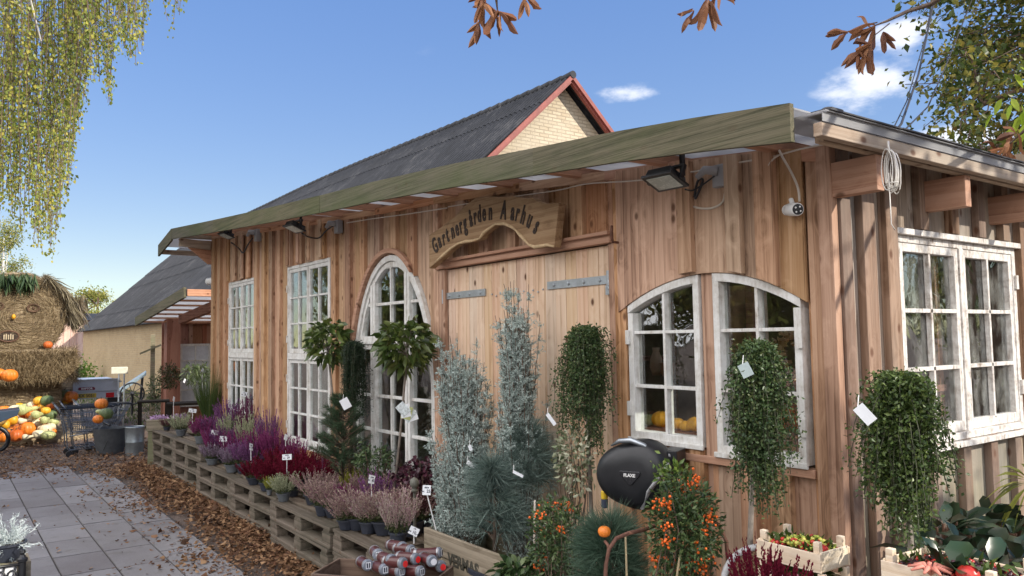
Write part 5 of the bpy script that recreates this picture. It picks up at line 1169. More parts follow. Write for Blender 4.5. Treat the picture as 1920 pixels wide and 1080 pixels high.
def weeping(name, label, pos, bz, topz, botz, r, trunk_off, leafs, cols, ns=70, ll=.0145, lw=.010, seed=5, dens=95, stray=.1, cat='potted tree', pot=(.13, .2), trans=.25):
    rr = np.random.RandomState(seed); t = thing(name, label, cat, (pos[0] + trunk_off[0], pos[1] + trunk_off[1], bz)); c = np.array([-trunk_off[0], -trunk_off[1], topz - bz])
    if pot: mk_pot(t, *pot)
    MB().tube([(0, 0, .05), c * [.35, .35, .5], c - [0, 0, .05]], [.013, .011, .008], 8).build('trunk', BARKG, t, smooth=True); q = MB(); P = []; D = []
    for k in range(ns):
        a = rr.uniform(0, 6.28); rad = r * rr.uniform(.25, 1) ** .6; ln = (topz - botz) * (rr.uniform(.3, .95) if rr.rand() > .5 else rr.uniform(.8, 1.08)) * (.86 + .14 * math.sin(a * 2 + seed)); ln = max(.08, ln - rad * .2); rad *= .86 + .18 * math.sin(a * 3 + seed * 2)
        d = np.array([math.cos(a), math.sin(a), 0]); m = 14; u = np.linspace(0, 1, m)[:, None]
        line = c + d * rad * (1 - (1 - u) ** 3) * (1 + .12 * rr.normal() * u) + np.array([0, 0, 1]) * (.045 * np.sin(u * 2.2) * (1 - u) * 2 - ln * u ** 1.5) + np.cumsum(rr.normal(0, .0045, (m, 3)), 0)
        if rr.rand() < stray * 2: line += d * rr.uniform(.03, .10) * u ** 1.5
        q.tube(line, .0016, 3, cap=False); n = int(dens * (ln + .15) / .5); uu = rr.rand(n) * (m - 1); i = uu.astype(int).clip(0, m - 2); f = (uu - i)[:, None]
        P.append(line[i] * (1 - f) + line[i + 1] * f + rr.normal(0, .011, (n, 3))); D.append(rr.normal(0, .8, (n, 3)) + d * .5 + [0, 0, -.3])
    P = np.concatenate(P); D = np.concatenate(D); n = len(P)
    q.build('strands', STRD, t); nc = int(1500 * (r / .12) ** 1.5); zc = rr.rand(nc) ** 1.2; ac = rr.uniform(0, 6.28, nc); rc_ = r * .56 * np.sqrt(rr.rand(nc)) * (1 - .4 * zc); Pc = c + np.stack([rc_ * np.cos(ac), rc_ * np.sin(ac), -zc * (topz - botz) * .72 + .02], 1); P = np.concatenate([P, Pc]); D = np.concatenate([D, rr.normal(0, 1, (nc, 3)) + [0, 0, -.6]]); n = len(P)
    link('foliage', leafmesh(P, D, rr.uniform(.5, 1.45, n) * ll, lw, .25), leafm('weep_' + str(seed), cols, trans, .4, .4), t); return t
def wp_(px, topy, boty, hw, Y, X=None):
    p = atY(px, topy, Y) if X is None else atX(px, topy, X); ax = (1, Y) if X is None else (0, X); b = at(px, boty, *ax); tt = (p - CAM) @ FW; return p, p[2], b[2], hw / FOC * tt
p, tz, bz_, r = wp_(1096, 625, 850, 42, -.22); weeping('weeping_cotoneaster', 'weeping evergreen standard hanging in front of the plank door, left of the hose reel', p, 0, tz, bz_, r, (.03, 0), None, WC_, 130, seed=71, dens=120)
p, tz, bz_, r = wp_(1418, 660, 955, 64, -.34); weeping('weeping_cotoneaster', 'long weeping evergreen standard hanging in front of the pair window nearest the corner', p, 0, tz, bz_, r * .66, (-.09, -.02), None, WC_, 190, seed=72, dens=120)
p, tz, bz_, r = wp_(1688, 722, 1010, 72, 0, .42); weeping('weeping_cotoneaster', 'weeping evergreen standard with a blank white card, at the foot of the side window', p, 0, tz, bz_, r * .80, (.02, .0), None, [(.03, .06, .018), (.07, .11, .03), (.15, .20, .05)], 210, seed=73, dens=120)
p, tz, bz_, r = wp_(664, 648, 800, 27, -.2); weeping('weeping_spruce', 'narrow dark weeping spruce between the two round headed standards', p, .44, tz, bz_, r, (.0, 0), None, [(.008, .02, .01), (.02, .04, .018), (.035, .06, .025)], 70, .02, .005, 74, 200, .0, 'conifer', (.08, .12))
def juniper(px, topy, basey, hw, Y, label, seed, zb, nb=70):
    rr = np.random.RandomState(seed); top = atY(px, topy, Y); tt = (top - CAM) @ FW; W_ = hw / FOC * tt; H = top[2] - zb
    t = thing('blue_juniper', label, 'conifer', (top[0], Y, zb)); mk_pot(t, .12, .17); q = MB(); P = []; D = []
    for k in range(nb):
        a = rr.uniform(0, 6.28); z0 = .15 + rr.rand() * H * .55; hh = min(H - z0, H * rr.uniform(.25, .55)); 
        if k < 7: z0 = .2; hh = (H - .2) * rr.uniform(.75, 1.0)
        rad = W_ * rr.uniform(.25, 1) * (1 - (z0 + hh * .5) / H * .62); m = 12; u = np.linspace(0, 1, m)[:, None]; d = np.array([math.cos(a), math.sin(a), 0])
        if k < 7: rad *= .6 if k != 3 else 1.25
        elif k % 5 == 0: hh *= 1.25; rad *= 1.15
        line = np.array([0, 0, z0]) + d * rad * u ** .6 + np.array([0, 0, hh]) * u + np.cumsum(rr.normal(0, .005, (m, 3)), 0)
        q.tube(line, list(np.linspace(.004, .0015, m)), 4, cap=False)
        ns = int(24 * (hh / .3 + .4))
        for s_ in range(ns):
            uu = rr.uniform(.12, 1); i = min(int(uu * (m - 1)), m - 2); c = line[i]; dd = unit(unit(line[i + 1] - line[i]) * .9 + rr.normal(0, .55, 3)); sl_ = rr.uniform(.03, .075) * (1.1 - .4 * uu); kk = 13
            v = rr.rand(kk)[:, None]; P.append(c + dd * sl_ * v + rr.normal(0, .0025, (kk, 3))); D.append(dd + rr.normal(0, .5, (kk, 3)))
    P = np.concatenate(P); D = np.concatenate(D); n = len(P)
    q.build('trunk', BARK, t, smooth=True); link('needles', needlemesh(P, D, rr.uniform(.008, .018, n), .0052), MATS.setdefault('junip', leafm('juniper_scale', [(.22, .27, .25), (.42, .50, .465), (.66, .73, .69)], .1, .6, .2)), t)
juniper(868, 672, 1000, 90, -.34, 'silvery blue juniper, the shorter and broader of the two before the plank door', 81, .30, 165)
juniper(972, 588, 990, 72, -.24, 'silvery blue juniper, the taller of the two before the plank door', 82, .20, 150)
juniper(845, 880, 1010, 50, -.40, 'low silvery blue juniper at the foot of the shorter blue juniper', 83, .30, 75)
def leafy(name, label, px, py, Y, rx, ry, cols, n, ll, lw, seed, zb=None, cat='shrub', big=False, berries=0, stems=14, X=None, trans=.25, droop=0, berc=None, pot=(.12, .18)):
    rr = np.random.RandomState(seed); c = atY(px, py, Y) if X is None else atX(px, py, X); tt = (c - CAM) @ FW; r = rx / FOC * tt; h = ry / FOC * tt; bz = base_z(c[0], c[1]) if zb is None else zb
    t = thing(name, label, cat, (c[0], c[1], bz)); cc = np.array([0, 0, c[2] - bz])
    if pot: mk_pot(t, *pot)
    q = MB(); E = []
    for k in range(stems):
        v = unit(rr.normal(size=3) + [0, 0, .3]) * [r, r, h] * rr.uniform(.6, 1); e = cc + v; w_ = wander([v[0] * .1, v[1] * .1, .1], e, 6, .03, rr); q.tube(w_, list(np.linspace(.006, .002, 6)), 5); E.append(w_)
    q.build('stems', BARK, t, smooth=True)
    v = unit(rr.normal(size=(n, 3))); P = cc + v * [r, r, h] * (rr.rand(n, 1) ** .42)
    nn = n // 3; A = np.array([E[i][rr.randint(2, 6)] for i in rr.randint(0, stems, nn)]) + rr.normal(0, .025, (nn, 3)); P[:nn] = A
    lump = np.sin(P[:, 0] * 28 + seed) * np.sin(P[:, 2] * 24) * np.sin(P[:, 1] * 26 + 1) > -.45; P = P[lump]; v = v[lump]; n = len(P)
    D = v + rr.normal(0, .8, (n, 3)) + [0, 0, -droop]; L = rr.uniform(.7, 1.2, n) * ll
    link('leaves', (bigleaf if big else leafmesh)(P, D, L, L * lw, .3), leafm('leaf_' + str(seed), cols, trans, .35, .45), t)
    if berries:
        bm_ = plain('berry' + str(seed), berc or (.75, .13, .01), .3, var=.3, scale=40)
        for k in range(berries):
            q = MB()
            v1 = unit(rr.normal(size=3) - FW * .7); b = cc + v1 * [r, r, h] * rr.uniform(.75, 1.0)
            for j in range(rr.randint(9, 20)): q.ball(b + rr.normal(0, .014, 3), .0052 * rr.uniform(.8, 1.2), 6, 4)
            q.build('berry_cluster', bm_, t, smooth=True)
    return t
DKG = [(.02, .04, .018), (.045, .085, .03), (.08, .13, .045), (.15, .19, .07)]
leafy('firethorn', 'firethorn with clusters of orange berries climbing thin canes in the middle foreground', 1045, 1010, -.62, 58, 80, DKG, 2300, .028, .38, 91, 0, berries=8, pot=(.14, .2))
leafy('firethorn', 'largest firethorn with bright orange berry clusters, right of the hose reel', 1283, 985, -.50, 72, 95, DKG, 3600, .028, .4, 92, 0, berries=17, stems=20, pot=(.14, .2))
leafy('variegated_shrub', 'cream edged variegated shrub under the weeping standard left of the hose reel', 1078, 860, -.30, 36, 62, [(.04, .07, .03), (.16, .20, .10), (.48, .48, .34), (.6, .6, .48)], 520, .034, .5, 93, 0, pot=(.1, .16), trans=.2)
leafy('dark_shrub', 'small dark green shrub between the dwarf pine and the purple leaved plant', 700, 858, -.2, 40, 24, DKG, 700, .03, .5, 94, pot=(.07, .11))
leafy('coral_bells', 'blackish purple leaved plant at the foot of the arched window', 785, 890, -.16, 48, 30, [(.02, .006, .012), (.06, .015, .03), (.12, .04, .06)], 520, .042, .85, 95, big=True, pot=(.08, .12), trans=.1)
leafy('evergreen_bush', 'dark evergreen bush in front of the red post', 318, 706, .75, 20, 26, [(.02, .03, .01), (.05, .06, .02), (.12, .09, .04)], 900, .05, .5, 96, 1.05, pot=None)
leafy('fern', 'brownish fern like plant beside the dwarf pine base', 650, 868, -.12, 34, 20, [(.06, .05, .02), (.14, .12, .05), (.25, .16, .08)], 500, .03, .3, 97, pot=(.07, .11))
leafy('potted_plant', 'green leafy plant on the shelf in front of the porch window', 372, 700, .9, 34, 20, [(.05, .08, .03), (.12, .16, .07), (.2, .24, .12)], 600, .10, .25, 98, 1.15, pot=None, big=True)
leafy('potted_plant', 'dark leafy plant left of the red post', 292, 735, .8, 18, 34, DKG, 900, .05, .4, 99, .5, pot=None)
leafy('climbing_plant', 'loose leafy plant rising right of the hose reel bracket', 1262, 890, -.35, 34, 24, [(.05, .09, .02), (.12, .2, .04), (.25, .32, .07)], 300, .03, .45, 100, 0, pot=None, stems=10)
leafy('ground_foliage', 'low dark leaves at the bottom edge beneath the lettered board', 975, 1075, -.72, 45, 24, DKG, 420, .06, .5, 101, 0, big=True, pot=None)
p = atY(408, 700, -.05); n = 420
a = rs.uniform(0, 6.28, n); D = np.stack([np.cos(a) * rs.uniform(0, .35, n), np.sin(a) * rs.uniform(0, .35, n), np.ones(n)], 1)
t = thing('ornamental_grass', 'tall green grass clump against the wall at the far left window', 'grass plant', (p[0], -.14, .586)); mk_pot(t, .11, .16)
link('blades', needlemesh(np.stack([.04 * np.cos(a), .04 * np.sin(a), np.full(n, .14)], 1), D, rs.uniform(.5, .95, n), .007), leafm('grass_blade', [(.03, .055, .015), (.07, .11, .03), (.14, .18, .05)], .3), t)
# bergenia bed and palm fronds by the side wall
BG = leafm('bergenia_leaf', [(.010, .024, .012), (.022, .045, .022), (.05, .08, .035)], .12, .3, .5)
rr = np.random.RandomState(77); spots = []
for k in range(12): spots.append((1745 + 17 * k + rr.uniform(-6, 6), [1040, 1000, 1065, 985][k % 4] + rr.uniform(-12, 12), [.45, .22, .6, .2][k % 4]))
for k, (px, py, X) in enumerate(sorted(spots)):
    c = atX(px, py, X); t = thing('bergenia', 'glossy big leaved bergenia, number-wise ' , 'plant', (c[0], c[1], 0)); t['label'] = ['leftmost bergenia, at the foot of the last hanging evergreen', 'bergenia second from the left, just behind the corner crate post', 'low bergenia behind the salmon dried flower', 'bergenia under the left casement of the side window', 'bergenia tucked close behind the bottom right crate', 'bergenia under the middle post of the side window', 'front bergenia right of the crate middle', 'rear bergenia below the right casement of the side window', 'bergenia left of the palm frond tips', 'bergenia against the boards under the palm frond', 'front bergenia nearly touching the right picture edge', 'rearmost bergenia at the right picture edge'][k]
    n = 13; a = rr.uniform(0, 6.28, n); el = rr.uniform(.1, 1.2, n); D = np.stack([np.cos(a) * np.cos(el), np.sin(a) * np.cos(el), np.sin(el)], 1); zt_ = max(.1, c[2] - .03)
    P = np.array([0, 0, zt_]) + D * .05
    link('leaves', bigleaf(P, D, rr.uniform(.11, .19, n), rr.uniform(.05, .085, n), .4), BG, t)
    q = MB()
    for i in range(n): q.tube([(rr.normal(0, .02), rr.normal(0, .02), 0), (0, 0, zt_ * .7), P[i]], .006, 4)
    q.build('stalks', leafmesh and plain('stalk', (.10, .05, .03), .6), t)
c = atX(1935, 905, .32); t = thing('palm_plant', 'yellowish palm leaf reaching in from the right edge below the side window', 'plant', (c[0], c[1], 0)); n = 14; q = MB()
q.tube([(0, 0, 0), (0, 0, c[2])], .012, 6); q.build('stem', BARKG, t)
a = np.linspace(-1.2, 1.5, n); left = -RT; D = np.array([left * math.cos(x) + np.array([0, 0, 1]) * math.sin(x) * .8 + rs.normal(0, .1, 3) for x in a])
link('blades', bigleaf(np.array([[0, 0, c[2]]] * n) + D * .03, D, rs.uniform(.12, .2, n), .018, .5), leafm('palm_blade', [(.12, .15, .03), (.24, .26, .05), (.36, .34, .08)], .3), t)
# ------------------------------------------------------------ hose reel
p = atY(1196, 888, -.24); RL = (p[0], -.24, p[2])
t = thing('hose_reel', 'black wall mounted hose reel with a small triangular badge below the pair window', 'hose reel', RL, .42); t.scale = (.92, .92, .92)
q = MB()
pr = [(.0, -.105), (.07, -.104), (.125, -.095), (.158, -.07), (.170, -.035), (.172, .02), (.165, .06), (.10, .085), (0, .085)]
q.lathe(pr, 40, axis=1, wob=lambda a, u: 1 + .13 * math.cos(a - .45) ** 2 * (1 if u < 1 else 1) + .06 * math.cos(2 * a + .6) - .05 * math.cos(3 * a))
q.build('housing', BLACK, t, smooth='auto')
q = MB().prism([(-.05, .028), (-.055, .02), (-.05, .008), (-.01, -.035), (.0, -.04), (.012, -.035), (.05, .008), (.055, .02), (.05, .028)], -.112, -.098); o = q.build('badge', plain('badge_black', (.02, .021, .025), .25), t, bevel=.003)
me = textmesh('FLAXE', .021, .0006, 'badge_text', 1.0, .0008); l = link('badge_text', me, WHITEP, o); l.matrix_basis = Matrix.Translation((0, -.1135, .008)) @ Matrix.Rotation(R(90), 4, 'X')
q = MB().tube([(-.12, -.04, .135), (-.06, -.075, .165), (.0, -.08, .172), (.06, -.07, .15), (.11, -.05, .115)], [.004, .012, .014, .012, .004], 8); q.build('handle', STEEL, t, smooth=True)
q = MB().tube([(.155, -.02, .09), (.175, -.06, .06), (.10, -.13, -.06), (.07, -.14, -.14)], .011, 8).tube([(.155, -.02, .09), (.17, .05, .11), (.12, .14, .10)], .011, 8); q.build('guide_arm', GREYP, t, smooth=True)
q = MB().box(.12, .20, .0, .14, .0, .12).box(.10, .16, .08, .17, -.10, .05); q.build('wall_bracket', BLACK, t, bevel=.004)
q = MB().tube([(-.172, .0, .03), (-.178, -.01, -.04), (-.176, -.01, -.10)], .008, 8); q.build('hose', plain('hose_beige', (.40, .33, .24), .5), t, smooth=True)
q = MB().lathe([(.016, -.135), (.018, -.13), (.018, -.10), (.014, -.095)], 14, (-.176, -.01, 0)); q.build('coupling', plain('yellow_fitting', (.75, .50, .03), .4), t)
q = MB().lathe([(.012, -.18), (.017, -.175), (.017, -.138), (.014, -.136)], 14, (-.176, -.01, 0)); q.build('coupling_end', plain('blue_grey_fitting', (.04, .05, .08), .4), t)

# rusty hoop with an orange ball, canes
def px3(L, Y): return [atY(x, y, Y) for x, y in L]
P = [atY(x, y, Y) for x, y, Y in [(1134, 1200, -.84), (1134, 1120, -.84), (1136, 1060, -.84), (1142, 1030, -.83), (1155, 1010, -.8), (1178, 1000, -.72), (1205, 994, -.6), (1250, 978, -.42), (1300, 966, -.36), (1330, 968, -.34), (1348, 985, -.34), (1362, 1015, -.34), (1368, 1090, -.34), (1370, 1200, -.34)]]
o = MB().tube([a - P[0] for a in P], .0075, 8).tube([a - P[0] for a in px3([(1134, 1014), (1140, 1022), (1142, 1034)], -.83)], .006, 6).build('rusty_hoop', IRON, smooth=True); o.location = P[0]; tag(o, 'rusty iron garden hoop arching through the firethorn right of the low pine', 'garden hoop')
p = atY(1133, 996, -.83); pumpk = PK['o'].place((p[0], p[1], p[2] - .02), 1, .048, 'small orange ornamental ball on top of the rusty hoop end')
def cane(pix, Y, lab, r=.004, m=None):
    P = px3(pix, Y); o = MB().tube([a - P[-1] for a in P], r, 6).build('cane', m or plain('bamboo', (.42, .34, .2), .6)); o.location = P[-1]; tag(o, lab, 'cane')
cane([(1003, 938), (1001, 1100)], -.6, 'pale plant cane standing in the middle firethorn', .005, CABLE)
cane([(1173, 1006), (1176, 1110)], -.68, 'thin cane just right of the rusty hoop post')
cane([(1275, 1040), (1262, 1130)], -.6, 'thin cane leaning at the foot of the largest firethorn')
# knob stick
p = atY(777, 905, -.36); t = thing('post_finial', 'dark metal stick with a round knob among the pink heathers', 'ornament', (p[0], -.36, .44))
h = p[2] - .44; MB().lathe([(.010, 0), (.010, h - .06), (.022, h - .055), (.024, h - .045), (.012, h - .035), (.026, h - .02), (.03, h), (.024, h + .02), (.008, h + .032), (0, h + .036)], 16).build('stick', plain('patina', (.12, .12, .10), .6, var=.4), t, smooth='auto')

# ------------------------------------------------------------ lettered planter box and the candle crate
a = atY(800, 986, -.52); b = atY(992, 1056, -.52)
x0, x1 = a[0], b[0]; zt = (a[2] + b[2]) / 2 - .005
PLC = ((x0 + x1) / 2, -.4, 0)
t = thing('lettered_planter', 'old grey wooden trough with stencilled letters, in front of the blue junipers', 'planter', PLC)
q = MB(); hgt = .25
q.box(x0, x1, -.54, -.52, zt - .125, zt).box(x0, x1, -.541, -.521, zt - .26, zt - .131).box(x0, x1, -.12, -.10, zt - .26, zt).box(x0 + .001, x0 + .02, -.519, -.121, zt - .26, zt - .002).box(x1 - .02, x1 - .001, -.519, -.121, zt - .26, zt - .002).box(x0 + .02, x1 - .02, -.519, -.121, zt - .26, zt - .22)
q.build('box', W_OLD, t, off=PLC, bevel=.004)
q = MB()
for x in (x0 + .05, x1 - .05): q.box(x - .03, x + .03, -.50, -.44, 0, zt - .262).box(x - .03, x + .03, -.2, -.14, 0, zt - .262)
q.build('leg', W_OLD, t, off=PLC)
me = textmesh('VERMAS', .088, .0008, 'stencil', .95, .003); c = atY(862, 1040, -.5415); o = link('stencil', me, plain('worn_ink', (.055, .05, .035), .9, var=.5, scale=60), t); o.matrix_basis = Matrix.Translation((c[0] - PLC[0] + .03, -.5425 - PLC[1], zt - .12)) @ Matrix.Rotation(R(90), 4, 'X')
# crate of grave candles
W_DK = wood('wood_dark_crate', [(.07, .045, .03), (.14, .09, .065), (.2, .14, .1)], axis='X', knots=.2, vary=.1)
p = atY(742, 1052, -.72); CC = (p[0], -.70, .45)
c1 = atZ(640, 1046, .52); c2 = atZ(846, 1060, .52); 
t = thing('candle_crate', 'dark wooden tray full of wine red grave candles at the near end of the bench', 'tray', (c1[0] + .28, c1[1] - .02, .40)); TC = np.array(t.location)
v = c2 - c1; ang = math.atan2(v[1], v[0]); LW = float(np.hypot(v[0], v[1])); t.rotation_euler = (0, 0, ang); t.location = ((c1[0] + c2[0]) / 2, (c1[1] + c2[1]) / 2, .42); TL = np.array(t.location)
dep = .30; q = MB(); lw = LW / 2
q.box(-lw, lw, -dep, -dep + .014, 0, .10).box(-lw, lw, -.014, 0, 0, .10).box(-lw - .014, -lw - .0005, -dep, 0, 0, .10).box(lw + .0005, lw + .014, -dep, 0, 0, .10).box(-lw + .002, lw - .002, -dep + .015, -.015, .002, .014)
q.build('tray', W_DK, t, bevel=.003)
q = MB(); q.box(-lw + .02, lw - .02, -dep - .02, -.05, -.40, -.005).box(-lw + .0, lw, -dep - .04, -.02, -.42, -.401); 
q.build('stand', W_OLD, t)
def candm(nm, c):
    m, tt = M(nm); o = tt.obj(); b = tt.n('ShaderNodeBsdfPrincipled', {'Base Color': (*c, 1), 'Roughness': .3, 'Coat Weight': .15, 'Specular IOR Level': .5}); tt.out(b.outputs[0]); return m
WINE = candm('wine_plastic', (.085, .022, .022)); SILV = plain('silver_band', (.36, .36, .37), .3, .6); CLR = plain('clear_lid', (.20, .22, .26), .15)
RDOT = plain('red_sticker', (.80, .03, .03), .4, var=.05); WDOT = plain('white_sticker', (.72, .72, .78), .4)
def mk_candle(dot):
    t_ = thing('grave_candle', 'x', 'candle'); R_ = .029; L = .155
    MB().lathe([(R_ * .9, 0), (R_, .006), (R_, L)], 22, axis=1).xf(lambda p: (p[0], p[1], p[2])).build('jar', WINE, t_, smooth='auto')
    MB().lathe([(R_ * 1.06, L - .03), (R_ * 1.08, L - .028), (R_ * 1.08, L - .016), (R_ * 1.05, L - .014)], 22, axis=1).lathe([(R_ * 1.05, .008), (R_ * 1.05, .016)], 22, axis=1).build('band', SILV, t_, smooth='auto')
    l = MB().lathe([(0, -.006), (R_ * .8, -.005), (R_ * 1.02, .002), (R_ * 1.02, .007)], 22, axis=1).build('lid', CLR, t_, smooth='auto')
    if dot: MB().lathe([(0, -.0085), (.0165, -.008)], 16, (.004, 0, -.004), axis=1).build('sticker', dot, l)
    else:
        MB().box(-.013, .013, -.009, -.0075, -.016, .016).build('price_label', CARD, l); MB().box(-.010, -.002, -.0098, -.0092, -.012, .012).box(.002, .009, -.0098, -.0092, -.012, .012).build('bar_code', INK, l)
    return Proto(t_)
CD = {'r': mk_candle(RDOT), 'w': mk_candle(WDOT), 'n': mk_candle(None)}
CL = [('n', 709, 1040, 8, 'wine red grave candle with a white price label, topmost at the left of the tray'), ('r', 757, 1056, 40, 'grave candle with a red dot, left one of the two lying on top'), ('r', 781, 1048, 40, 'wine red grave candle with a red dot, right of the two lying side by side'), ('w', 811, 1052, 20, 'grave candle whose round lid carries a pale sticker'), ('r', 828, 1062, 30, 'grave candle with a red dot at the right end of the tray'),
      ('n', 826, 1036, 75, 'wine red grave candle lying highest at the right, price label to the right'), ('n', 752, 1072, 30, 'grave candle at the bottom middle of the tray'), ('n', 690, 1060, 15, 'grave candle low at the left of the tray'), ('n', 722, 1068, 20, 'grave candle under the labelled one at the left'), ('n', 772, 1032, 35, 'grave candle at the back middle of the tray'), ('n', 756, 1026, 30, 'grave candle furthest back in the tray'), ('n', 790, 1072, 45, 'grave candle at the bottom right of the tray'), ('w', 735, 1050, 25, 'grave candle with a pale lid between the labelled and the red dotted ones')]
for k, (kd, px, py, a, lab) in enumerate(CL):
    c = atZ(px, py, .55 + (.03 if py < 1058 else -.015)); rz = face_cam(c) + R(a)
    CD[kd].place((c[0], c[1], c[2]), rz, 1.0, lab, None, tilt=(R(-6), 0))

# ------------------------------------------------------------ price signs and plant tags
def price(px, py, Y, lines, lab, w=.075, h=.05, tilt=0, lean=0, yaw=0, to=None, stick=True, back=R(-12)):
    w *= .9; h *= .9; lines = [(a_, b_ * .9, c_ * .9, d_ * .9) for a_, b_, c_, d_ in lines]
    c = atY(px, py, Y); bz = (pz(c[0]) + .12) if to is None else to
    t = thing('price_sign', lab, 'price sign', (c[0], c[1], bz), face_cam(c) + yaw); hh = c[2] - bz
    Mx = Matrix.Translation((0, 0, hh)) @ Matrix.Rotation(R(tilt), 4, 'Y') @ Matrix.Rotation(back, 4, 'X')
    q = MB().box(-w / 2, w / 2, -.0012, .0012, -h / 2, h / 2); cd = q.build('card', CARD, t); cd.matrix_basis = Mx
    n = len(lines)
    for i, (s, sz, dx, dz) in enumerate(lines):
        o = link('writing', textmesh(s, sz, .0003, 'writing', .9, .0006), INK, cd); o.matrix_basis = Matrix.Translation((dx, -.0019, dz)) @ Matrix.Rotation(R(90), 4, 'X')
    if stick: MB().tube([(lean, 0, 0), (0, .004, hh - h * .3)], .0035, 6).build('stick', WHITEP, t)
PR = lambda a, b, s=1.0: [(a, .011 * s, -.0 * s, .015 * s), ('DKK', .010 * s, -.024 * s, -.009 * s), (b, .026 * s, .012 * s, -.007 * s)]
price(538, 857, -.50, PR('FOR\u00c5R', '29', 1.0), 'white price sign reading 29 standing tallest above the dark red heathers', .082, .05)
price(697, 899, -.44, PR('LYNG', '45'), 'tilted white price sign in the middle of the pink heathers', .05, .062, 18, yaw=.5)
price(800, 919, -.56, PR('ERICA', '25'), 'white price sign reading 25 on a leaning stick beside the old trough', .052, .06, 4, lean=.07, to=.55)
price(776, 996, -.60, PR('LYS', '10,-'), 'white price sign reading 10 stuck in the grave candles', .062, .05, 28, to=.55)
price(403, 811, -.44, PR('LYNG', '29'), 'white price sign, left of the two at the front of the far heathers', .085, .05, 15, yaw=.3)
price(419, 823, -.47, PR('LYNG', '35'), 'white price sign, right of the two at the front of the far heathers', .085, .06, 8, yaw=.2)
price(471, 838, -.44, PR('LYNG', '20'), 'narrow turned price sign before the grey lilac heathers', .05, .07, 15, yaw=.9)
price(536, 820, -.2, [], 'small folded blank sign on a stick near the second tall window', .04, .06, 25, yaw=.7)
price(458, 739, -.06, PR('LYNG', '29'), 'price sign high at the back by the first tall window', .075, .06, 15, yaw=.3)
price(361, 770, -.34, PR('LYNG', '29'), 'flat tilted price sign above the far white heather', .10, .05, 12, yaw=.2)
price(326, 748, -.3, [], 'narrow sign on a tall stick in front of the red post', .04, .07, 30, yaw=.9)
price(380, 694, .3, [], 'narrow white sign among the leaves under the porch window', .05, .07, 35, yaw=.9)
price(346, 714, .6, [], 'slanted white sign at the left of the porch window leaves', .04, .09, 40, yaw=.8, to=1.1)
def ptag(px, py, Y, w, h, tilt, lab, X=None, yaw=0, m=CARD):
    c = atY(px, py, Y) if X is None else atX(px, py, X); q = MB().box(-w / 2, w / 2, -.001, .001, -h, 0); t = thing('plant_tag', lab, 'plant tag', c, face_cam(c) + yaw); o = q.build('card', m, t); o.rotation_euler = (0, R(tilt), 0)
    MB().tube([(0, 0, -.004), (.004, .01, .03)], .0015, 5).build('tie', WHITEP, t)
ptag(643, 748, -.52, .06, .075, -28, 'white tag hanging on the dwarf pine'); ptag(1608, 762, 0, .032, .055, -40, 'blank white card at the top of the hanging evergreen by the side window', .52)
ptag(1026, 776, -.42, .018, .065, -35, 'white plant tag hanging between the tall blue juniper and the weeping standard'); ptag(962, 884, -.52, .014, .055, -62, 'white plant tag lying across the blue pines'); ptag(876, 866, -.48, .022, .05, -55, 'small crumpled tag on the shorter blue juniper')
ptag(1392, 682, -.47, .04, .05, -25, 'grey green tag tucked in the top of the long weeping standard', m=plain('tag_grey', (.35, .42, .42), .5)); ptag(735, 664, -.12, .035, .08, 3, 'long white tag hanging beside the narrow weeping spruce') ; ptag(880, 835, -.46, .018, .03, -20, 'tiny white tag on the shorter blue juniper')
c = atY(762, 770, -.46); t = thing('label_cluster', 'bunch of printed plant labels tied to the leaning stem before the arched window', 'plant tag', c, face_cam(c))
for k in range(5): o = MB().box(-.03, .03, -.001 + .004 * k, .001 + .004 * k, -.04, .04).build('label', [plain('printed_label', (.55, .6, .6), .4, var=.5, scale=60), CARD, plain('printed_label_b', (.45, .48, .2), .4, var=.6, scale=50)][k % 3], t); o.rotation_euler = (0, R(-40 + 28 * k), 0); o.location = ((-.02 + .012 * k), 0, .01 - .012 * k)

# ------------------------------------------------------------ basket, crates and their contents at the right
def crate(name, lab, c, rz, L, Wd, H, mat=W_CRATE, posts=.035, slats=2):
    t = thing(name, lab, 'crate', c, rz); q = MB(); th = .009
    hs = (H - .012 * (slats - 1)) / slats
    for s in range(slats):
        z = s * (hs + .012)
        q.box(-L / 2, L / 2, -Wd / 2, -Wd / 2 + th, z, z + hs).box(-L / 2, L / 2, Wd / 2 - th, Wd / 2, z, z + hs)
        q.box(-L / 2 + .001, -L / 2 + th, -Wd / 2 + th + .0005, Wd / 2 - th - .0005, z + .004, z + hs + .004).box(L / 2 - th, L / 2 - .001, -Wd / 2 + th + .0005, Wd / 2 - th - .0005, z + .004, z + hs + .004)
    q.build('slats', mat, t, bevel=.0015)
    MB().box(-L / 2 + .003, L / 2 - .003, -Wd / 2 + .012, Wd / 2 - .012, .001, .008).build('bottom', mat, t)
    for sx in (-1, 1):
        for sy in (-1, 1): MB().box(sx * (L / 2 - .032), sx * (L / 2 - .0095), sy * (Wd / 2 - .0095), sy * (Wd / 2 - .03), .009, H + posts).build('corner_post', mat, t, bevel=.002)
    return t
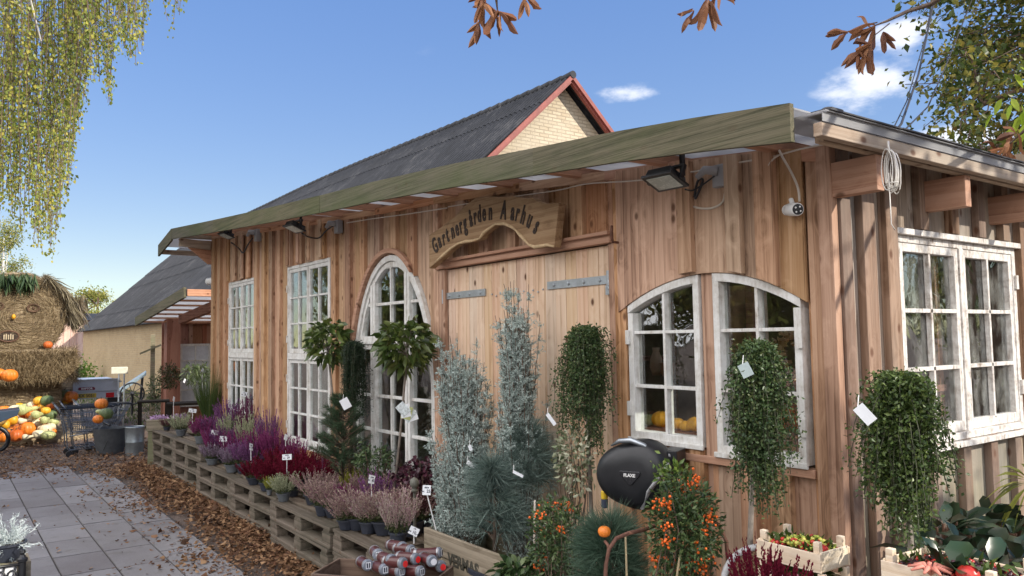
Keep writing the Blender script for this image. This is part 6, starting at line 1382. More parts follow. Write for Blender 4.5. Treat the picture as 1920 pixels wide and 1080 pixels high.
def heap_balls(name, lab, cat, c, rz, L, Wd, z0, n, rad, mats, seed, hump=.02):
    rr = np.random.RandomState(seed); t = thing(name, lab, cat, c, rz)
    for mi, m in enumerate(mats):
        q = MB()
        for k in range(n // len(mats)):
            r = rr.uniform(*rad); x, y = rr.uniform(-L / 2, L / 2), rr.uniform(-Wd / 2, Wd / 2); q.ball((x, y, z0 + rr.rand() * .02 + hump * (1 - (2 * x / L) ** 2)), (r, r, r * .9), 8, 6)
        q.build(['green_berries', 'red_berries', 'dark_berries', 'pale_berries'][mi % 4], m, t, smooth=True)
    n = 160; P = np.stack([rr.uniform(-L / 2, L / 2, n), rr.uniform(-Wd / 2, Wd / 2, n), rr.uniform(z0, z0 + .04, n)], 1)
    link('leaves', leafmesh(P, rr.normal(0, 1, (n, 3)) + [0, 0, .5], .035, .016, .2), leafm('crate_leaf', [(.03, .06, .015), (.1, .15, .03)], .2), t); return t
BGn = plain('berry_green', (.30, .36, .05), .35, var=.3, scale=30); BRd = plain('berry_red', (.42, .03, .02), .28, var=.4, scale=30); BDk = plain('berry_dark', (.05, .012, .02), .3, var=.3); BYl = plain('berry_yellow', (.52, .48, .10), .35)
c = atY(1505, 1052, -.36); rz = face_cam(c) - .62
crate('fruit_crate', 'pale wooden crate of green and red berries, upper of the two stacked beside the corner', c, rz, .255, .17, .062, slats=1)
heap_balls('berry_bunches', 'mixed green yellow and red ornamental berries heaped in the upper pale crate', 'berries', c, rz, .215, .13, .036, 330, (.004, .009), [BGn, BRd, BYl], 4, .024)
MB_ = MB().ball((.09, -.02, .062), (.022, .022, .017), 14, 8); o = MB_.build('dried_apple', BRd, smooth=True); o.location = c; o.rotation_euler = (0, 0, rz); tag(o, 'dark red ornamental apple at the right end of the upper pale crate', 'apple')
c2 = (c[0] + .01, c[1] - .01, c[2] - .10)
crate('fruit_crate', 'pale wooden crate, lower of the two stacked beside the corner', c2, rz + .05, .265, .18, .062, slats=1)
heap_balls('pink_flowers', 'small pink flowers and leaves in the lower pale crate', 'flowers', (c2[0], c2[1], c2[2]), rz + .05, .22, .14, .036, 120, (.005, .009), [plain('pink_petal', (.65, .30, .42), .6), BGn], 6, .01)
t = thing('display_stand', 'low wooden stand under the stacked crates', 'stand', (c2[0], c2[1], 0), rz); q = MB().box(-.22, .22, -.16, .16, c2[2] - .03, c2[2] - .003)
q.build('top', W_OLD, t)
for sx in (-1, 1):
    for sy in (-1, 1): MB().box(sx * .2 - .02, sx * .2 + .02, sy * .13 - .02, sy * .13 + .02, 0, c2[2] - .031).build('leg', W_OLD, t)
c = atX(1800, 1122, .62); rz = face_cam(c) - .5; zc = c[2]
crate('fruit_crate', 'pale wooden crate of dried flowers and apples at the bottom right corner', c, rz, .32, .24, .09, posts=.035, slats=1)
heap_balls('dried_arrangement', 'dark and red berries arranged in the crate at the bottom right corner', 'berries', c, rz, .28, .2, .06, 300, (.006, .011), [BRd, BDk, BDk], 8, .015)
q = MB(); 
for k in range(9):
    a = k * .7; q.tube([(0, 0, 0), (.03 * math.cos(a), .03 * math.sin(a), .03), (.07 * math.cos(a), .07 * math.sin(a), .02)], [.003, .009, .004], 6)
o = q.build('dried_flower', plain('salmon_petal', (.60, .22, .16), .6), smooth=True); cc = at(1745, 1078, 2, zc + .09); o.location = cc; o.scale = (.8,) * 3; tag(o, 'salmon dried flower at the left of the bottom right crate', 'flower')
o = MB().ball((0, 0, 0), (.03, .03, .026), 14, 8).build('apple', BRd, smooth=True); o.location = at(1815, 1078, 2, zc + .10); tag(o, 'red ornamental apple in the middle of the bottom right crate', 'apple')
t = thing('display_stand', 'wooden stand under the crate at the bottom right corner', 'stand', (c[0], c[1], 0), rz); MB().box(-.2, .2, -.16, .16, zc - .03, zc - .003).build('top', W_OLD, t)
for sx in (-1, 1):
    for sy in (-1, 1): MB().box(sx * .17 - .02, sx * .17 + .02, sy * .12 - .02, sy * .12 + .02, 0, zc - .031).build('leg', W_OLD, t)
# wicker basket
c = atY(1432, 1100, -.46); t = thing('wicker_basket', 'round brown basket with a thick grey rim tilted beside the stacked crates', 'basket', c, face_cam(c)); t.rotation_euler = (R(62), 0, face_cam(c))
rim = [(.135 * math.cos(a), .135 * math.sin(a), 0) for a in np.linspace(0, 2 * math.pi, 40)]; MB().tube(rim, .012, 10, cap=False).build('rim', plain('grey_rim', (.36, .36, .36), .6, var=.2, scale=30), t, smooth=True)
q = MB(); n = 36; rg = np.linspace(.128, .03, 10)
for i, r in enumerate(rg):
    z = -.012 - .012 * i; q.tube([(r * math.cos(a) * (1 + .02 * math.sin(a * 18 + i * math.pi)), r * math.sin(a) * (1 + .02 * math.sin(a * 18 + i * math.pi)), z) for a in np.linspace(0, 2 * math.pi, 60)], .0075, 5, cap=False)
for k in range(n): a = k * 2 * math.pi / n; q.tube([(.13 * math.cos(a), .13 * math.sin(a), 0), (.1 * math.cos(a), .1 * math.sin(a), -.04), (.02 * math.cos(a), .02 * math.sin(a), -.125)], .003, 4)
q.build('weave', plain('wicker', (.30, .20, .12), .8, var=.4, scale=70), t, smooth=True)
t = thing('display_stand', 'small stool under the tilted basket', 'stand', (c[0], c[1], 0)); MB().box(-.12, .12, -.12, .12, c[2] - .2, c[2] - .17).build('top', W_OLD, t)
for sx in (-1, 1):
    for sy in (-1, 1): MB().box(sx * .1 - .015, sx * .1 + .015, sy * .1 - .015, sy * .1 + .015, 0, c[2] - .201).build('leg', W_OLD, t)
for px, py, Y, s_, lab in ((1420, 1030, -.62, 1.0, 'dark red heather at the bottom edge in front of the tilted basket'), (1462, 1040, -.60, .9, 'dark red heather at the bottom edge below the pale crates')):
    tp = atY(px, py, Y); HE['d'].place((tp[0], Y, tp[2] - .30), random.random() * 6, (.8, .8, s_), lab)
    o = MB().box(-.09, .09, -.09, .09, 0, tp[2] - .301).build('plant_plinth', W_OLD, bevel=.004); o.location = (tp[0], Y, 0); tag(o, 'low wooden plinth under ' + lab[:lab.find(' at')] + (' left' if px < 1440 else ' right'), 'plinth')

# ------------------------------------------------------------ straw figure and bales
def strawm(name, ax):
    m, t = M(name); o = t.obj(); s_ = [26, 26, 26]; s_['XYZ'.index(ax)] = 3.0
    n = t.noise(t.scl(o, tuple(s_)), 1, 5, .7, 1.5); n2 = t.noise(o, 2.4, 4)
    c = t.ramp(t.math('MULTIPLY_ADD', n2, .35, t.math('MULTIPLY', n, .8)), [(.40, (.06, .04, .022)), (.52, (.24, .17, .10)), (.68, (.50, .39, .24))])
    t.out(t.n('ShaderNodeBsdfPrincipled', {'Base Color': c, 'Roughness': .9, 'Normal': t.bump(n, 1.0, .05)}).outputs[0]); return m
STR = strawm('straw', 'X'); SBL = leafm('straw_blade', [(.09, .06, .032), (.27, .20, .11), (.52, .41, .25)], .2, .8, .1)
c = atT(33, 592, 15.2); rz = face_cam(c)
def straws(parent, P, D, L, W=.008, name='loose_straw', m=None): link(name, needlemesh(P, D, L, W), m or SBL, parent)
t = thing('straw_scarecrow', 'round straw bale dressed as a grinning head with leafy hair, on top of the bales', 'straw figure', c, rz)
rb_ = .80
q = MB(); pr = [(0, -.62), (.12, -.615), (.3, -.61), (.5, -.605), (.68, -.59), (.76, -.57), (rb_, -.5), (rb_ * 1.01, 0), (rb_, .5), (.7, .58), (0, .6)]
q.lathe(pr, 48, axis=1, wob=lambda a, u: 1 + .012 * math.sin(a * 5) + .01 * math.sin(a * 11)); q.build('bale', STR, t, smooth=True)
n = 5200; a = rs.uniform(0, 6.28, n); r = np.sqrt(rs.rand(n)) * .79; P = np.stack([r * np.cos(a), -.61 - rs.rand(n) * .01 + .04 * (r / .8) ** 6, r * np.sin(a)], 1)
D = np.stack([-np.sin(a), rs.normal(0, .22, n) - .12, np.cos(a)], 1) + rs.normal(0, .25, (n, 3)) * [1, .3, 1]; straws(t, P, D, rs.uniform(.08, .2, n), .007)
n = 1500; a = rs.uniform(0, 6.28, n); P = np.stack([.8 * np.cos(a), rs.uniform(-.6, .1, n), .8 * np.sin(a)], 1); D = np.stack([-np.sin(a) + .4 * np.cos(a), rs.normal(0, .5, n), np.cos(a) + .4 * np.sin(a)], 1); straws(t, P, D, rs.uniform(.06, .2, n), .007)
sc1 = 15.2 / FOC
def fpos(px, py): return ((px - 33) * sc1, -.62, -(py - 592) * sc1)
for (px, py) in ((57, 580), (2, 577)):
    q = MB(); x, y, z = fpos(px, py)
    for k in range(3): q.tube([(x + (.075 + .012 * k) * math.cos(a), y - .01 * k, z + (.055 + .01 * k) * math.sin(a)) for a in np.linspace(0, 6.28, 18)], .012, 5, cap=False)
    q.ball((x, y, z), (.03, .02, .03))
    q.build('eye', plain('eye_twig', (.10, .055, .03), .8, var=.4), t, smooth=True)
x, y, z = fpos(27, 596); MB().ball((x, y - .03, z), (.035, .05, .05)).build('nose', YEL, t, smooth=True)
x, y, z = fpos(20, 631); q = MB().lathe([(.0, -.004), (.15, -.004), (.165, .02)], 24, (x, y - .01, z), axis=1).xf(lambda p: (p[0], p[1], z + (p[2] - z) * .6)); o = q.build('mouth', plain('mouth_dark', (.04, .025, .018), .9), t)
q = MB(); 
for k in range(5): q.box(x - .08 + .035 * k, x - .06 + .035 * k, y - .03, y - .016, z - .06, z + .03 + .015 * (k % 2))
q.build('teeth', plain('straw_teeth', (.45, .36, .24), .8), o); q = MB().tube([(x + .165 * math.cos(a), y - .015, z + .1 * math.sin(a)) for a in np.linspace(0, 6.28, 24)], .014, 6, cap=False); q.build('lips', plain('lip_twig', (.12, .06, .035), .8), o, smooth=True)
n = 420; P = np.stack([rs.uniform(-.55, .28, n), rs.uniform(-.72, -.4, n), .68 + rs.rand(n) * .16 - .15 * np.abs(rs.uniform(-.6, .6, n))], 1); D = rs.normal(0, .25, (n, 3)) + [.05, -.25, -1]
link('leafy_fringe', leafmesh(P, D, rs.uniform(.18, .36, n), .05, .2), leafm('fringe_leaf', [(.02, .045, .02), (.05, .09, .035), (.10, .15, .06)], .15), t)
n = 1300; u = rs.rand(n); a = 1.15 - u * 1.2; P = np.stack([(.84 + rs.rand(n) * .12) * np.cos(a), rs.uniform(-.75, .2, n), (.80 + rs.rand(n) * .1) * np.sin(a)], 1); D = np.stack([.38 * np.ones(n), rs.normal(0, .3, n), -.35 - u * 1.0], 1) + rs.normal(0, .18, (n, 3))
link('dry_hair', leafmesh(P, D, rs.uniform(.2, .42, n), .018, .2), leafm('dry_reed', [(.06, .045, .025), (.15, .12, .07), (.30, .25, .15)], .15), t)
n = 420; P = np.stack([rs.uniform(.72, 1.12, n), rs.uniform(-.6, .1, n), rs.uniform(.0, .45, n)], 1); P[:, 2] = np.minimum(P[:, 2], .75 - (P[:, 0] - .6) * .5); D = rs.normal(0, .22, (n, 3)) + [.12, 0, -1]
link('dry_fringe', leafmesh(P, D, rs.uniform(.2, .42, n), .02, .2), MATS['dry'] if 'dry' in MATS else leafm('dry_reed_b', [(.06, .045, .025), (.13, .10, .06), (.26, .20, .12)], .15), t)
# straw layer and round bale below
def bale_box(lab, px0, px1, py0, py1, tt, depth, seed, extra=1.0):
    a = atT(px0, (py0 + py1) / 2, tt); b = atT(px1, (py0 + py1) / 2, tt); zt_ = atT(0, py0, tt)[2]; zb = atT(0, py1, tt)[2]; c = (a + b) / 2; rz = face_cam(c); Wd = np.linalg.norm(b - a); rr = np.random.RandomState(seed)
    t = thing('straw_bale', lab, 'straw bale', (c[0], c[1], zb), rz); H = zt_ - zb
    q = MB(); nx, nz = 24, 8; V = []
    q.box(-Wd / 2, Wd / 2, -.0, depth, .005, H); o = q.build('bale', STR, t); bv = o.modifiers.new('bevel', 'BEVEL'); bv.width = .07; bv.segments = 4
    n = int(4200 * extra); P = np.stack([rr.uniform(-Wd / 2, Wd / 2, n), rr.uniform(-.05, .0, n), rr.uniform(0, H, n)], 1); D = rr.normal(0, .6, (n, 3)) + [0, -.35, -.55]; straws(t, P, D, rr.uniform(.08, .24, n), .008)
    n = int(1200 * extra); P = np.stack([np.full(n, Wd / 2 - .01), rr.uniform(-.02, depth, n), rr.uniform(0, H, n)], 1); D = rr.normal(0, .5, (n, 3)) + [.3, 0, -.5]; straws(t, P, D, rr.uniform(.08, .25, n), .008)
    n = int(1500 * extra); P = np.stack([rr.uniform(-Wd / 2, Wd / 2, n), rr.uniform(0, depth, n), np.full(n, H - .02)], 1); D = rr.normal(0, 1, (n, 3)) + [0, 0, .3]; straws(t, P, D, rr.uniform(.08, .25, n), .008); return t
bale_box('shaggy square straw bale directly under the straw head', -90, 127, 656, 714, 14.45, 1.3, 1, 1.3)
c = atT(10, 760, 14.75); rz = face_cam(c); zt_ = atT(0, 710, 14.75)[2]
t = thing('straw_bale', 'net wrapped round straw bale at the bottom of the straw figure', 'straw bale', (c[0], c[1], 0), rz); Rr = zt_ / 2 + .02
q = MB().lathe([(0, -.93), (Rr * .9, -.92), (Rr, -.85), (Rr, .85), (Rr * .9, .92), (0, .93)], 48, (0, Rr - .1, Rr - .03), axis=0); q.build('bale', STR, t, smooth='auto')
n = 2600; a = rs.uniform(2.2, 4.6, n); P = np.stack([rs.uniform(-.9, .9, n), Rr - .1 + Rr * 1.01 * np.cos(a), Rr - .03 + Rr * 1.01 * np.sin(a - math.pi)], 1)
P = P[P[:, 2] > 0]; straws(t, P, rs.normal(0, .25, (len(P), 3)) + [1, 0, 0], rs.uniform(.1, .25, len(P)), .006)
c = atT(150, 740, 15.8); rz = face_cam(c)
t = thing('straw_bale', 'pale end of a round straw bale behind the trailer corner', 'straw bale', (c[0] - .3, c[1] + .0, 0), rz)
q = MB().lathe([(0, -.4), (.5, -.39), (.55, -.3), (.55, .4), (0, .42)], 40, (-.5, .5, .54), axis=0); q.build('bale', STR, t, smooth='auto')
# pumpkins on the bales and the heap
pump_at('o', 18, 704, 14.0, .27, 'large orange pumpkin standing on the lowest bale, nearest the left edge of two'); pump_at('o', -4, 702, 14.0, .26, 'orange pumpkin cut off by the left picture edge on the lowest bale'); pump_at('r', 90, 647, 14.8, .16, 'small orange pumpkin on the shaggy bale under the straw hair')
nm = {'o': 'orange pumpkin', 'c': 'cream pumpkin', 'r': 'deep orange pumpkin', 'l': 'pale green squash', 'y': 'yellow pumpkin', 'g': 'dark green squash'}
heap = [('o', 8, 771, 20, 'top left of the heap below the large one'), ('c', 29, 769, 22, 'at the top of the heap right of an orange one'), ('r', 43, 776, 16, 'wedged between two cream ones at the top'), ('o', 58, 776, 18, 'upper middle of the heap'), ('c', 66, 782, 20, 'with a tan blush, right of the upper middle orange one'), ('c', 17, 782, 18, 'behind the yellow gourd'), ('c', 36, 782, 18, 'in the middle of the heap, round'), ('c', 66, 794, 20, 'below the blushed cream one'), ('r', 77, 790, 12, 'small, at the right of the two stacked cream ones'),
        ('o', 52, 804, 26, 'largest in the lower row of the heap'), ('o', 38, 803, 20, 'behind the largest of the lower row'), ('r', 30, 817, 22, 'bottom row, darkest, left of the oval cream one'), ('c', 72, 814, 18, 'bottom row with ribbed skin'), ('c', 86, 804, 19, 'netted skin, second row at the right end'), ('l', 91, 815, 21, 'bottom row at the right end'), ('o', 8, 817, 24, 'bottom row at the left, partly under the barrow tray'), ('c', 78, 803, 12, 'small, behind the ribbed one'), ('y', 2, 780, 16, 'at the very left of the heap behind the gourd'),
        ('y', 74, 752, 18, 'behind the heap, left of two'), ('y', 81, 762, 17, 'behind the heap beside the long gourd'), ('y', 86, 770, 14, 'behind the heap near the cart'), ('r', 94, 761, 14, 'behind the heap next to the shopping cart'), ('g', 88, 752, 20, 'dark one behind the heap'), ('g', 103, 747, 20, 'striped, in front of the trailer corner'), ('o', 118, 745, 12, 'small, before the trailer corner'), ('o', 132, 744, 22, 'pale pink orange, in front of the trailer tailgate'), ('g', 121, 741, 20, 'dark one in front of the trailer'), ('c', 112, 746, 16, 'pale, leaning at the trailer corner'), ('y', 124, 751, 14, 'small, beneath the pale orange one')]
for k, px, py, d, wh in heap:
    tt = 13.6 if px < 100 and py > 765 else (13.9 if px < 100 else 15.6); tt -= max(0, py - 790) * .012
    pump_at(k, px, py, tt, d * tt / FOC * 1.22, nm[k] + ' ' + wh)
for j, (k, px, py, d) in enumerate((('c', 60, 760, 16), ('o', 68, 765, 16), ('l', 47, 762, 15), ('c', 20, 795, 16), ('o', 24, 806, 18), ('c', 46, 795, 17), ('l', 62, 810, 17), ('r', 84, 794, 13), ('c', 95, 800, 15), ('o', 97, 811, 15), ('y', 36, 762, 14), ('g', 94, 778, 20), ('l', 99, 790, 18))):
    pump_at(k, px, py, 13.9 - max(0, py - 790) * .012, d * 13.9 / FOC * 1.2, nm[k] + ' ' + ['filling the back of the heap by the long squash', 'near the back, above the long green squash', 'at the very top of the heap', 'low at the left between two orange ones', 'low at the left behind the dark bottom one', 'centre of the heap under the long cream squash', 'low, between the oval cream and netted ones', 'small, near the mottled long squash', 'right side, above the end of the bottom row', 'right end, bottom row corner', 'top left shoulder of the heap', 'right shoulder, next to the cart wires', 'right flank, half behind the cart'][j])
def gourd_at(k, px, py, t_, ln, rz, lab):
    p = atT(px, py, t_); GD[k].place((p[0], p[1], p[2] - ln * .24), face_cam(p) + rz, ln, lab)
gourd_at('l', 52, 768, 13.5, .36, .5, 'long pale green squash lying across the top of the heap'); gourd_at('l', 74, 777, 13.5, .30, .8, 'second long green squash pointing down toward the cart'); gourd_at('l', 86, 787, 13.5, .26, 1.2, 'mottled long green squash beside the shopping cart')
gourd_at('y', 12, 788, 13.2, .34, 2.9, 'long yellow squash above the barrow tray'); gourd_at('y', 0, 797, 13.1, .3, 2.7, 'yellow squash at the left picture edge above the barrow tray'); gourd_at('c', 46, 789, 13.4, .22, .1, 'long cream squash in the middle of the heap'); gourd_at('c', 54, 819, 13.2, .2, .0, 'oval cream squash in the bottom row')
# heap of earth under pumpkins
o = MB().ball((0, 0, 0), (1.25, .75, .52), 24, 12).build('straw_mound', STR, smooth=True); c = atT(35, 800, 14.2); o.location = (c[0], c[1], 0); o.rotation_euler = (0, 0, face_cam(c)); tag(o, 'low mound of straw carrying the pumpkin heap', 'straw mound')

# ------------------------------------------------------------ trailer, carts, tub, bicycle, signs at the far left
c = atZ(168, 801, 0); TZ = c; rz = face_cam(c) + .10
TRB = plain('trailer_panel', (.44, .49, .56), .4, .4, var=.12, scale=4)
t = thing('box_trailer', 'grey box trailer with its tailgate toward the viewer behind the shopping carts', 'trailer', c, rz); tt = (c - CAM) @ FW; s_ = tt / FOC
def zz(py): return (801 - py) * s_
def xx(px): return (px - 176) * s_
q = MB().box(xx(124), xx(225), -.0, 1.8, zz(745), zz(716)); q.box(xx(126), xx(223), .01, 1.82, zz(716), zz(714)); q.build('body', TRB, t, bevel=.01)
q = MB().box(xx(124), xx(225), -.03, -.005, zz(735), zz(713)); tg = q.build('tailgate', TRB, t, bevel=.006)
MB().box(xx(123), xx(226), -.045, .02, zz(714), zz(711.5)).build('rail', STEEL, tg); q = MB().box(xx(120), xx(136), -.07, -.045, zz(719), zz(716)).box(xx(214), xx(228), -.07, -.045, zz(719), zz(716)); q.build('latch', STEEL, tg)
q = MB().prism([(xx(157), zz(731.5)), (xx(183), zz(731.5)), (xx(184), zz(728)), (xx(181), zz(726)), (xx(157), zz(726)), (xx(155), zz(729))], -.042, -.031); bd = q.build('badge', plain('badge_maroon', (.20, .02, .05), .4), t)
l = link('badge_text', textmesh('RAPTOR', .052, .001, 'badge_text', 1.05, .003), WHITEP, bd); l.matrix_basis = Matrix.Translation((xx(170), -.044, zz(728.8))) @ Matrix.Rotation(R(90), 4, 'X')
MB().box(xx(153), xx(226), -.02, .03, zz(747.5), zz(736)).build('light_board', TRB, t); pl = MB().box(xx(155), xx(186), -.03, -.0205, zz(746), zz(738)).build('number_plate', plain('plate_yellow', (.62, .45, .05), .4), t)
l = link('plate_text', textmesh('EX 5051', .085, .001, 'plate_text', 1.0, .002), INK, pl); l.matrix_basis = Matrix.Translation((xx(170.5), -.0315, zz(742))) @ Matrix.Rotation(R(90), 4, 'X')
MB().box(xx(202), xx(216), -.035, -.021, zz(747), zz(738)).box(xx(128), xx(142), -.035, -.0, zz(747), zz(738)).build('tail_light', plain('lamp_red', (.5, .01, .02), .25), t)
for sx in (xx(116), xx(228)): 
    w_ = MB().lathe([(.06, -.07), (.25, -.07), (.27, -.04), (.27, .04), (.25, .07), (.06, .07)], 28, (sx, .8, .27), axis=0).build('wheel', BLACK, t, smooth='auto'); MB().lathe([(0, -.075), (.15, -.075), (.15, .075), (0, .075)], 20, (sx, .8, .27), axis=0).build('rim', STEEL, w_)
    MB().tube([(sx, .8 + .33 * math.cos(a), .27 + .33 * math.sin(a)) for a in np.linspace(0, math.pi, 12)], .035, 6).build('mudguard', BLACK, t, smooth=True)
w_ = MB().box(xx(205), xx(222), .0, .1, zz(790), zz(748)).build('prop_stand', BLACK, t)
CARTM = plain('cart_wire', (.20, .22, .25), .35, .7, var=.3, scale=8)
def mk_cart(name, handle):
    STEEL = CARTM; t = thing(name, 'x', 'shopping cart'); q = MB(); r = .0048
    def ring_(z, x0, x1, w0, w1, rr_=r * 1.4): q.tube([(x0, -w0, z), (x1, -w1, z), (x1, w1, z), (x0, w0, z), (x0, -w0, z)], rr_, 5)
    lv = [(.45, .10, .62, .19, .16), (.55, .06, .68, .21, .18), (.65, .03, .74, .235, .195), (.76, 0, .80, .255, .21), (.88, -.02, .86, .27, .225)]
    for z, x0, x1, w0, w1 in lv[:-1]: ring_(z, x0, x1, w0, w1)
    q0 = q; q = MB(); ring_(lv[-1][0], *lv[-1][1:], .014); q.build('top_rim', handle, t); q = q0
    a, b = lv[0], lv[-1]
    for k in range(17):
        u = k / 16
        for s in (-1, 1): q.tube([(a[1] + (a[2] - a[1]) * u, s * (a[3] + (a[4] - a[3]) * u), a[0]), (b[1] + (b[2] - b[1]) * u, s * (b[3] + (b[4] - b[3]) * u), b[0])], r * .8, 4)
        q.tube([(a[1] + (a[2] - a[1]) * u, -a[3] - (a[4] - a[3]) * u, a[0]), (a[1] + (a[2] - a[1]) * u, a[3] + (a[4] - a[3]) * u, a[0])], r * .8, 4)
    for k in range(11):
        u = k / 10
        q.tube([(a[2], -a[4] + 2 * a[4] * u, a[0]), (b[2], -b[4] + 2 * b[4] * u, b[0])], r * .8, 4); q.tube([(a[1], -a[3] + 2 * a[3] * u, a[0]), (b[1], -b[3] + 2 * b[3] * u, b[0])], r * .8, 4)
    q.build('basket', STEEL, t)
    q = MB()
    for s in (-1, 1):
        q.tube([(-.12, s * .27, .98), (.0, s * .26, .80), (.08, s * .24, .42), (.10, s * .24, .16), (.12, s * .25, .13), (.82, s * .17, .13)], .012, 8); q.tube([(.12, s * .24, .38), (.6, s * .17, .42)], .010, 8)
    for x in np.linspace(.15, .8, 9): q.tube([(x, -.22 + .05 * x, .14), (x, .22 - .05 * x, .14)], .005, 4)
    q.build('frame', STEEL, t, smooth=True)
    MB().tube([(-.12, -.28, .98), (-.12, .28, .98)], .016, 10).build('handle', handle, t, smooth=True)
    for x, s in ((.13, -1), (.13, 1), (.8, -1), (.8, 1)):
        w_ = MB().lathe([(.02, -.014), (.055, -.014), (.06, 0), (.055, .014), (.02, .014)], 16, (x, s * (.25 if x < .5 else .17), .06), axis=1).build('wheel', BLACK, t, smooth='auto'); MB().tube([(x, s * (.25 if x < .5 else .17), .06), (x, s * (.25 if x < .5 else .17), .13)], .012, 6).build('caster_fork', STEEL, w_)
    return Proto(t)
CT = mk_cart('shopping_cart', BLACK)
for (px, py, dr, lab) in ((112, 856, .08, 'wire shopping cart at the front, left of the dark one with pumpkins'), (124, 851, .06, 'wire shopping cart pushed into the front one from behind'), (150, 846, .10, 'wire shopping cart loaded with orange and green pumpkins')):
    c = atZ(px, py, 0); CT.place(c, face_cam(c) + dr, .84, lab, None)
pump_at('o', 190, 757, 11.9, .19, 'orange pumpkin at the back of the loaded cart'); pump_at('g', 199, 776, 11.7, .2, 'grey green pumpkin on the right of the loaded cart'); pump_at('o', 184, 786, 11.6, .15, 'orange pumpkin low in the loaded cart'); pump_at('l', 186, 771, 11.7, .1, 'pale green gourd between the pumpkins of the loaded cart')
c = atZ(206, 851, 0); t = thing('black_tub', 'dark grey flexible tub in front of the loaded cart', 'tub', c); MB().lathe([(.17, 0), (.19, .02), (.25, .40), (.26, .41), (.245, .41), (.18, .03), (0, .03)], 28).build('body', POTG, t, smooth='auto')
MB().tube([(-.3, -.05, .46), (0, -.1, .50), (.28, -.05, .47)], .016, 8).build('rod', BLACK, t, smooth=True)
c = atZ(252, 853, 0); t = thing('zinc_tub', 'round zinc tub standing beside the far end of the pallet bench', 'tub', c); sc_ = (c - CAM) @ FW / FOC
MB().lathe([(15 * sc_, 0), (15.5 * sc_, .02), (16 * sc_, .2), (16.4 * sc_, .205), (16.2 * sc_, .21), (17 * sc_, 51 * sc_), (17.6 * sc_, 52 * sc_), (17 * sc_, 53 * sc_), (16 * sc_, 52 * sc_), (14 * sc_, .03), (0, .03)], 32).build('body', ZINC, t, smooth='auto')
c = atZ(225, 838, 0); c = atT(224, 700, 13.4); t = thing('notice_sign', 'blank cream sign board on two thin posts in front of the trailer', 'sign', (c[0], c[1], 0), face_cam(c)); h = c[2]; s_ = 13.4 / FOC
MB().box(-14 * s_, 14 * s_, -.01, .01, h - 1 * s_, h + 12 * s_).build('board', plain('cream_board', (.62, .60, .48), .6), t, bevel=.01)
for x in (-1, 8): MB().tube([(x * s_, .02, 0), (x * s_, .02, h)], .012, 6).build('post', STEEL, t)
c = atT(252, 716, 20.0); t = thing('trailer_ramp', 'blue grey tipped trailer bed sloping up in front of the old farmhouse wall', 'trailer', (c[0], c[1], 0), face_cam(c)); s_ = 20 / FOC
MB().prism([(-28 * s_, c[2] - 16 * s_), (20 * s_, c[2] + 18 * s_), (20 * s_, c[2] + 12 * s_), (-26 * s_, c[2] - 22 * s_)], 0, 1.2).build('bed', plain('blue_steel', (.28, .36, .40), .5, .3), t)
q = MB().bar((10 * s_, .1, 0), (14 * s_, .1, c[2] + 8 * s_), .05, .05).bar((10 * s_, 1.1, 0), (14 * s_, 1.1, c[2] + 8 * s_), .05, .05).bar((-24 * s_, .6, 0), (-24 * s_, .6, c[2] - 16 * s_), .08, .05); q.build('prop', BLACK, t)
c = atT(248, 738, 19.0); t = thing('cart_wheel', 'tall black iron wheel leaning before the old farmhouse wall', 'wheel', (c[0], c[1], c[2]), face_cam(c)); r = 20 * 19 / FOC
q = MB().tube([(r * math.cos(a), 0, r * math.sin(a)) for a in np.linspace(0, 6.28, 36)], .02, 6, cap=False).ball((0, 0, 0), .05)
q.build('rim', BLACK, t, smooth=True); q = MB()
for k in range(10): a = k * .628; q.tube([(0, 0, 0), (r * math.cos(a), 0, r * math.sin(a))], .008, 4)
q.build('spokes', BLACK, t); MB().tube([(0, .05, 0), (0, .05, -c[2])], .03, 6).build('stand', BLACK, t)
c = atT(286, 700, 17.0); t = thing('timber_post', 'weathered timber post with a slanting bracket in front of the old wall', 'post', (c[0], c[1], 0), face_cam(c)); s_ = 17 / FOC
MB().box(-4 * s_, 4 * s_, -.05, .05, 0, c[2] + 73 * s_).build('post', W_OLD, t); MB().bar((-22 * s_, -.08, c[2] + 37 * s_), (14 * s_, -.08, c[2] + 53 * s_), .03, .04).build('bracket', W_OLD, t)
DBN = plain('dark_bench', (.022, .018, .014), .9, spec=.1)
for k, (px, py, tt, w_, lab) in enumerate(((288, 752, 13.2, .5, 'dark bench of plants left of the red post'), (372, 755, 10.6, .8, 'slatted plant stand under the porch window'))):
    c = atT(px, py, tt); t = thing('plant_bench', lab, 'bench', (c[0], c[1], 0), face_cam(c)); MB().box(-w_ / 2, w_ / 2, 0, .4, c[2] - .03, c[2]).build('top', DBN, t)
    for sx in (-1, 1): MB().box(sx * (w_ / 2 - .04) - .03, sx * (w_ / 2 - .04) + .03, .02, .38, 0, c[2] - .031).build('leg', DBN, t)
c = atT(318, 782, 10.4); t = thing('flower_crate', 'wooden crate of small lilac flowers at the far end of the bench', 'crate', (c[0], c[1], c[2] - .17), face_cam(c)); MB().box(-.28, .22, 0, .25, 0, .14).build('box', W_OLD, t, bevel=.004)
n = 260; link('flowers', leafmesh(np.stack([rs.uniform(-.22, .22, n), rs.uniform(.02, .24, n), rs.uniform(.14, .18, n)], 1), rs.normal(0, 1, (n, 3)), .035, .03, .1), leafm('lilac_petal', [(.40, .22, .45), (.6, .42, .62), (.7, .6, .7)], .2), t)
MB().box(-.26, .2, .03, .22, -.5, -.002).build('stand', W_OLD, t)
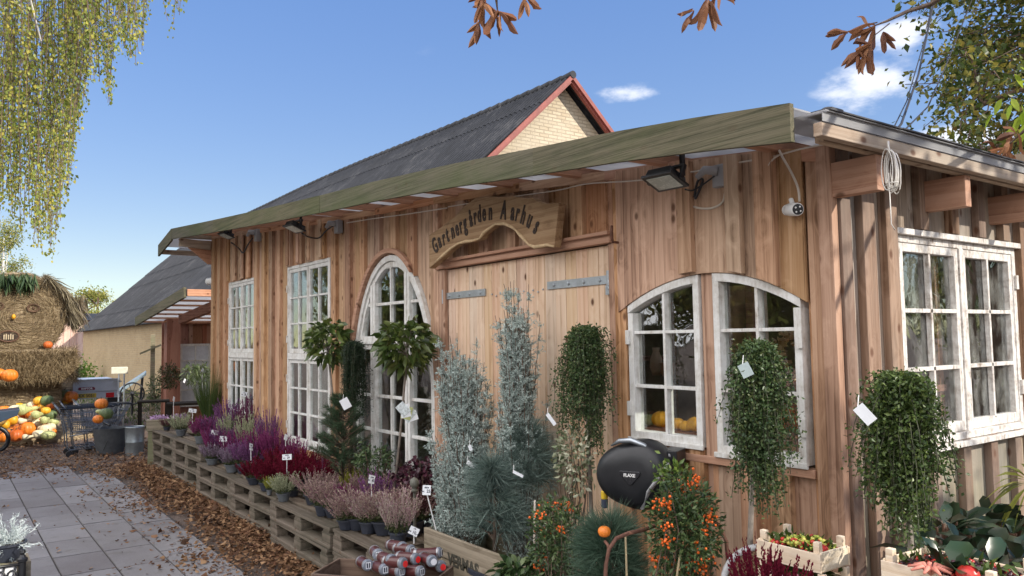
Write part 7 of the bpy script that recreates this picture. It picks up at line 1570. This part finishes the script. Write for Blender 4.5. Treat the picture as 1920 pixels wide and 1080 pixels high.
# ------------------------------------------------------------ bottom left: iron stand with a silver plant, barrow at the edge
c = atT(42, 1040, 4.4); zt_ = c[2]; t = thing('iron_plant_stand', 'dark iron plant stand with a ball finial and white scroll panel at the bottom left', 'plant stand', (c[0], c[1], 0), face_cam(c)); s_ = 4.4 / FOC
MB().lathe([(.019, 0), (.019, zt_ - .04), (.026, zt_ - .035), (.028, zt_ - .02), (.018, zt_ - .012), (.016, zt_ - .004), (.010, zt_ + .002), (.017, zt_ + .012), (.014, zt_ + .026), (0, zt_ + .032)], 18).build('post', BLACK, t, smooth='auto')
MB().box(-.30, -.025, .0, .012, zt_ - .30, zt_ - .05).build('panel', WHITEP, t)
q = MB()
for k in range(5):
    x = -.05 - .055 * k
    q.tube([(x + .03 * math.cos(a) * (1 - a / 9), -.006, zt_ - .12 + .05 * math.sin(a) * (1 - a / 9)) for a in np.linspace(0, 7.5, 22)], .006, 5).tube([(x - .02, -.006, zt_ - .3), (x + .02, -.006, zt_ - .06)], .006, 5)
q.tube([(-.32, -.006, zt_ - .05), (0, -.006, zt_ - .05)], .009, 6); q.build('scroll', BLACK, t, smooth=True)
rr = np.random.RandomState(6); n = 60; c2 = atT(14, 1010, 4.5); t2 = thing('silver_bush', 'wiry silver leaved cushion bush above the iron stand at the left edge', 'plant', (c2[0], c2[1], c2[2] - .12)); P = []; D = []
mk_pot(t2, .09, .10); q = MB()
for k in range(90):
    v = unit(rr.normal(size=3) + [0, 0, .5]); e = np.array([0, 0, .08]) + v * rr.uniform(.10, .19); w_ = wander([0, 0, .08], e, 7, .07, rr); q.tube(w_, .0018, 3, cap=False); m = 26; i = rr.randint(1, 7, m); P.append(w_[i] + rr.normal(0, .008, (m, 3))); D.append(rr.normal(0, 1, (m, 3)))
SIL = leafm('silver_twig', [(.30, .36, .36), (.50, .56, .55), (.66, .70, .68)], .1, .7, .1); q.build('twigs', SIL, t2); P = np.concatenate(P); link('leaves', needlemesh(P, np.concatenate(D), .016, .004), SIL, t2)
MB().box(-.11, .11, -.11, .11, -(c2[2] - .12), -.002).build('stand', W_OLD, t2)
c = atT(-22, 850, 12.6); t = thing('wheelbarrow', 'black wheelbarrow with a dark blue tray cut off by the left picture edge', 'wheelbarrow', (c[0], c[1], 0), face_cam(c)); s_ = 12.6 / FOC
MB().prism([(-60 * s_, .62), (48 * s_, .70), (44 * s_, .60), (-10 * s_, .42), (-50 * s_, .42)], -.3, .3).build('tray', plain('tray_blue', (.03, .05, .08), .4), t, bevel=.01)
w_ = MB().tube([(8 * s_ + .2 * math.cos(a), 0, .21 + .2 * math.sin(a)) for a in np.linspace(0, 6.28, 24)], .035, 8, cap=False).build('wheel', BLACK, t, smooth=True); MB().bar((8 * s_, 0, .21), (-30 * s_, .2, .42), .02, .02).bar((8 * s_, 0, .21), (-30 * s_, -.2, .42), .02, .02).build('fork', BLACK, t)
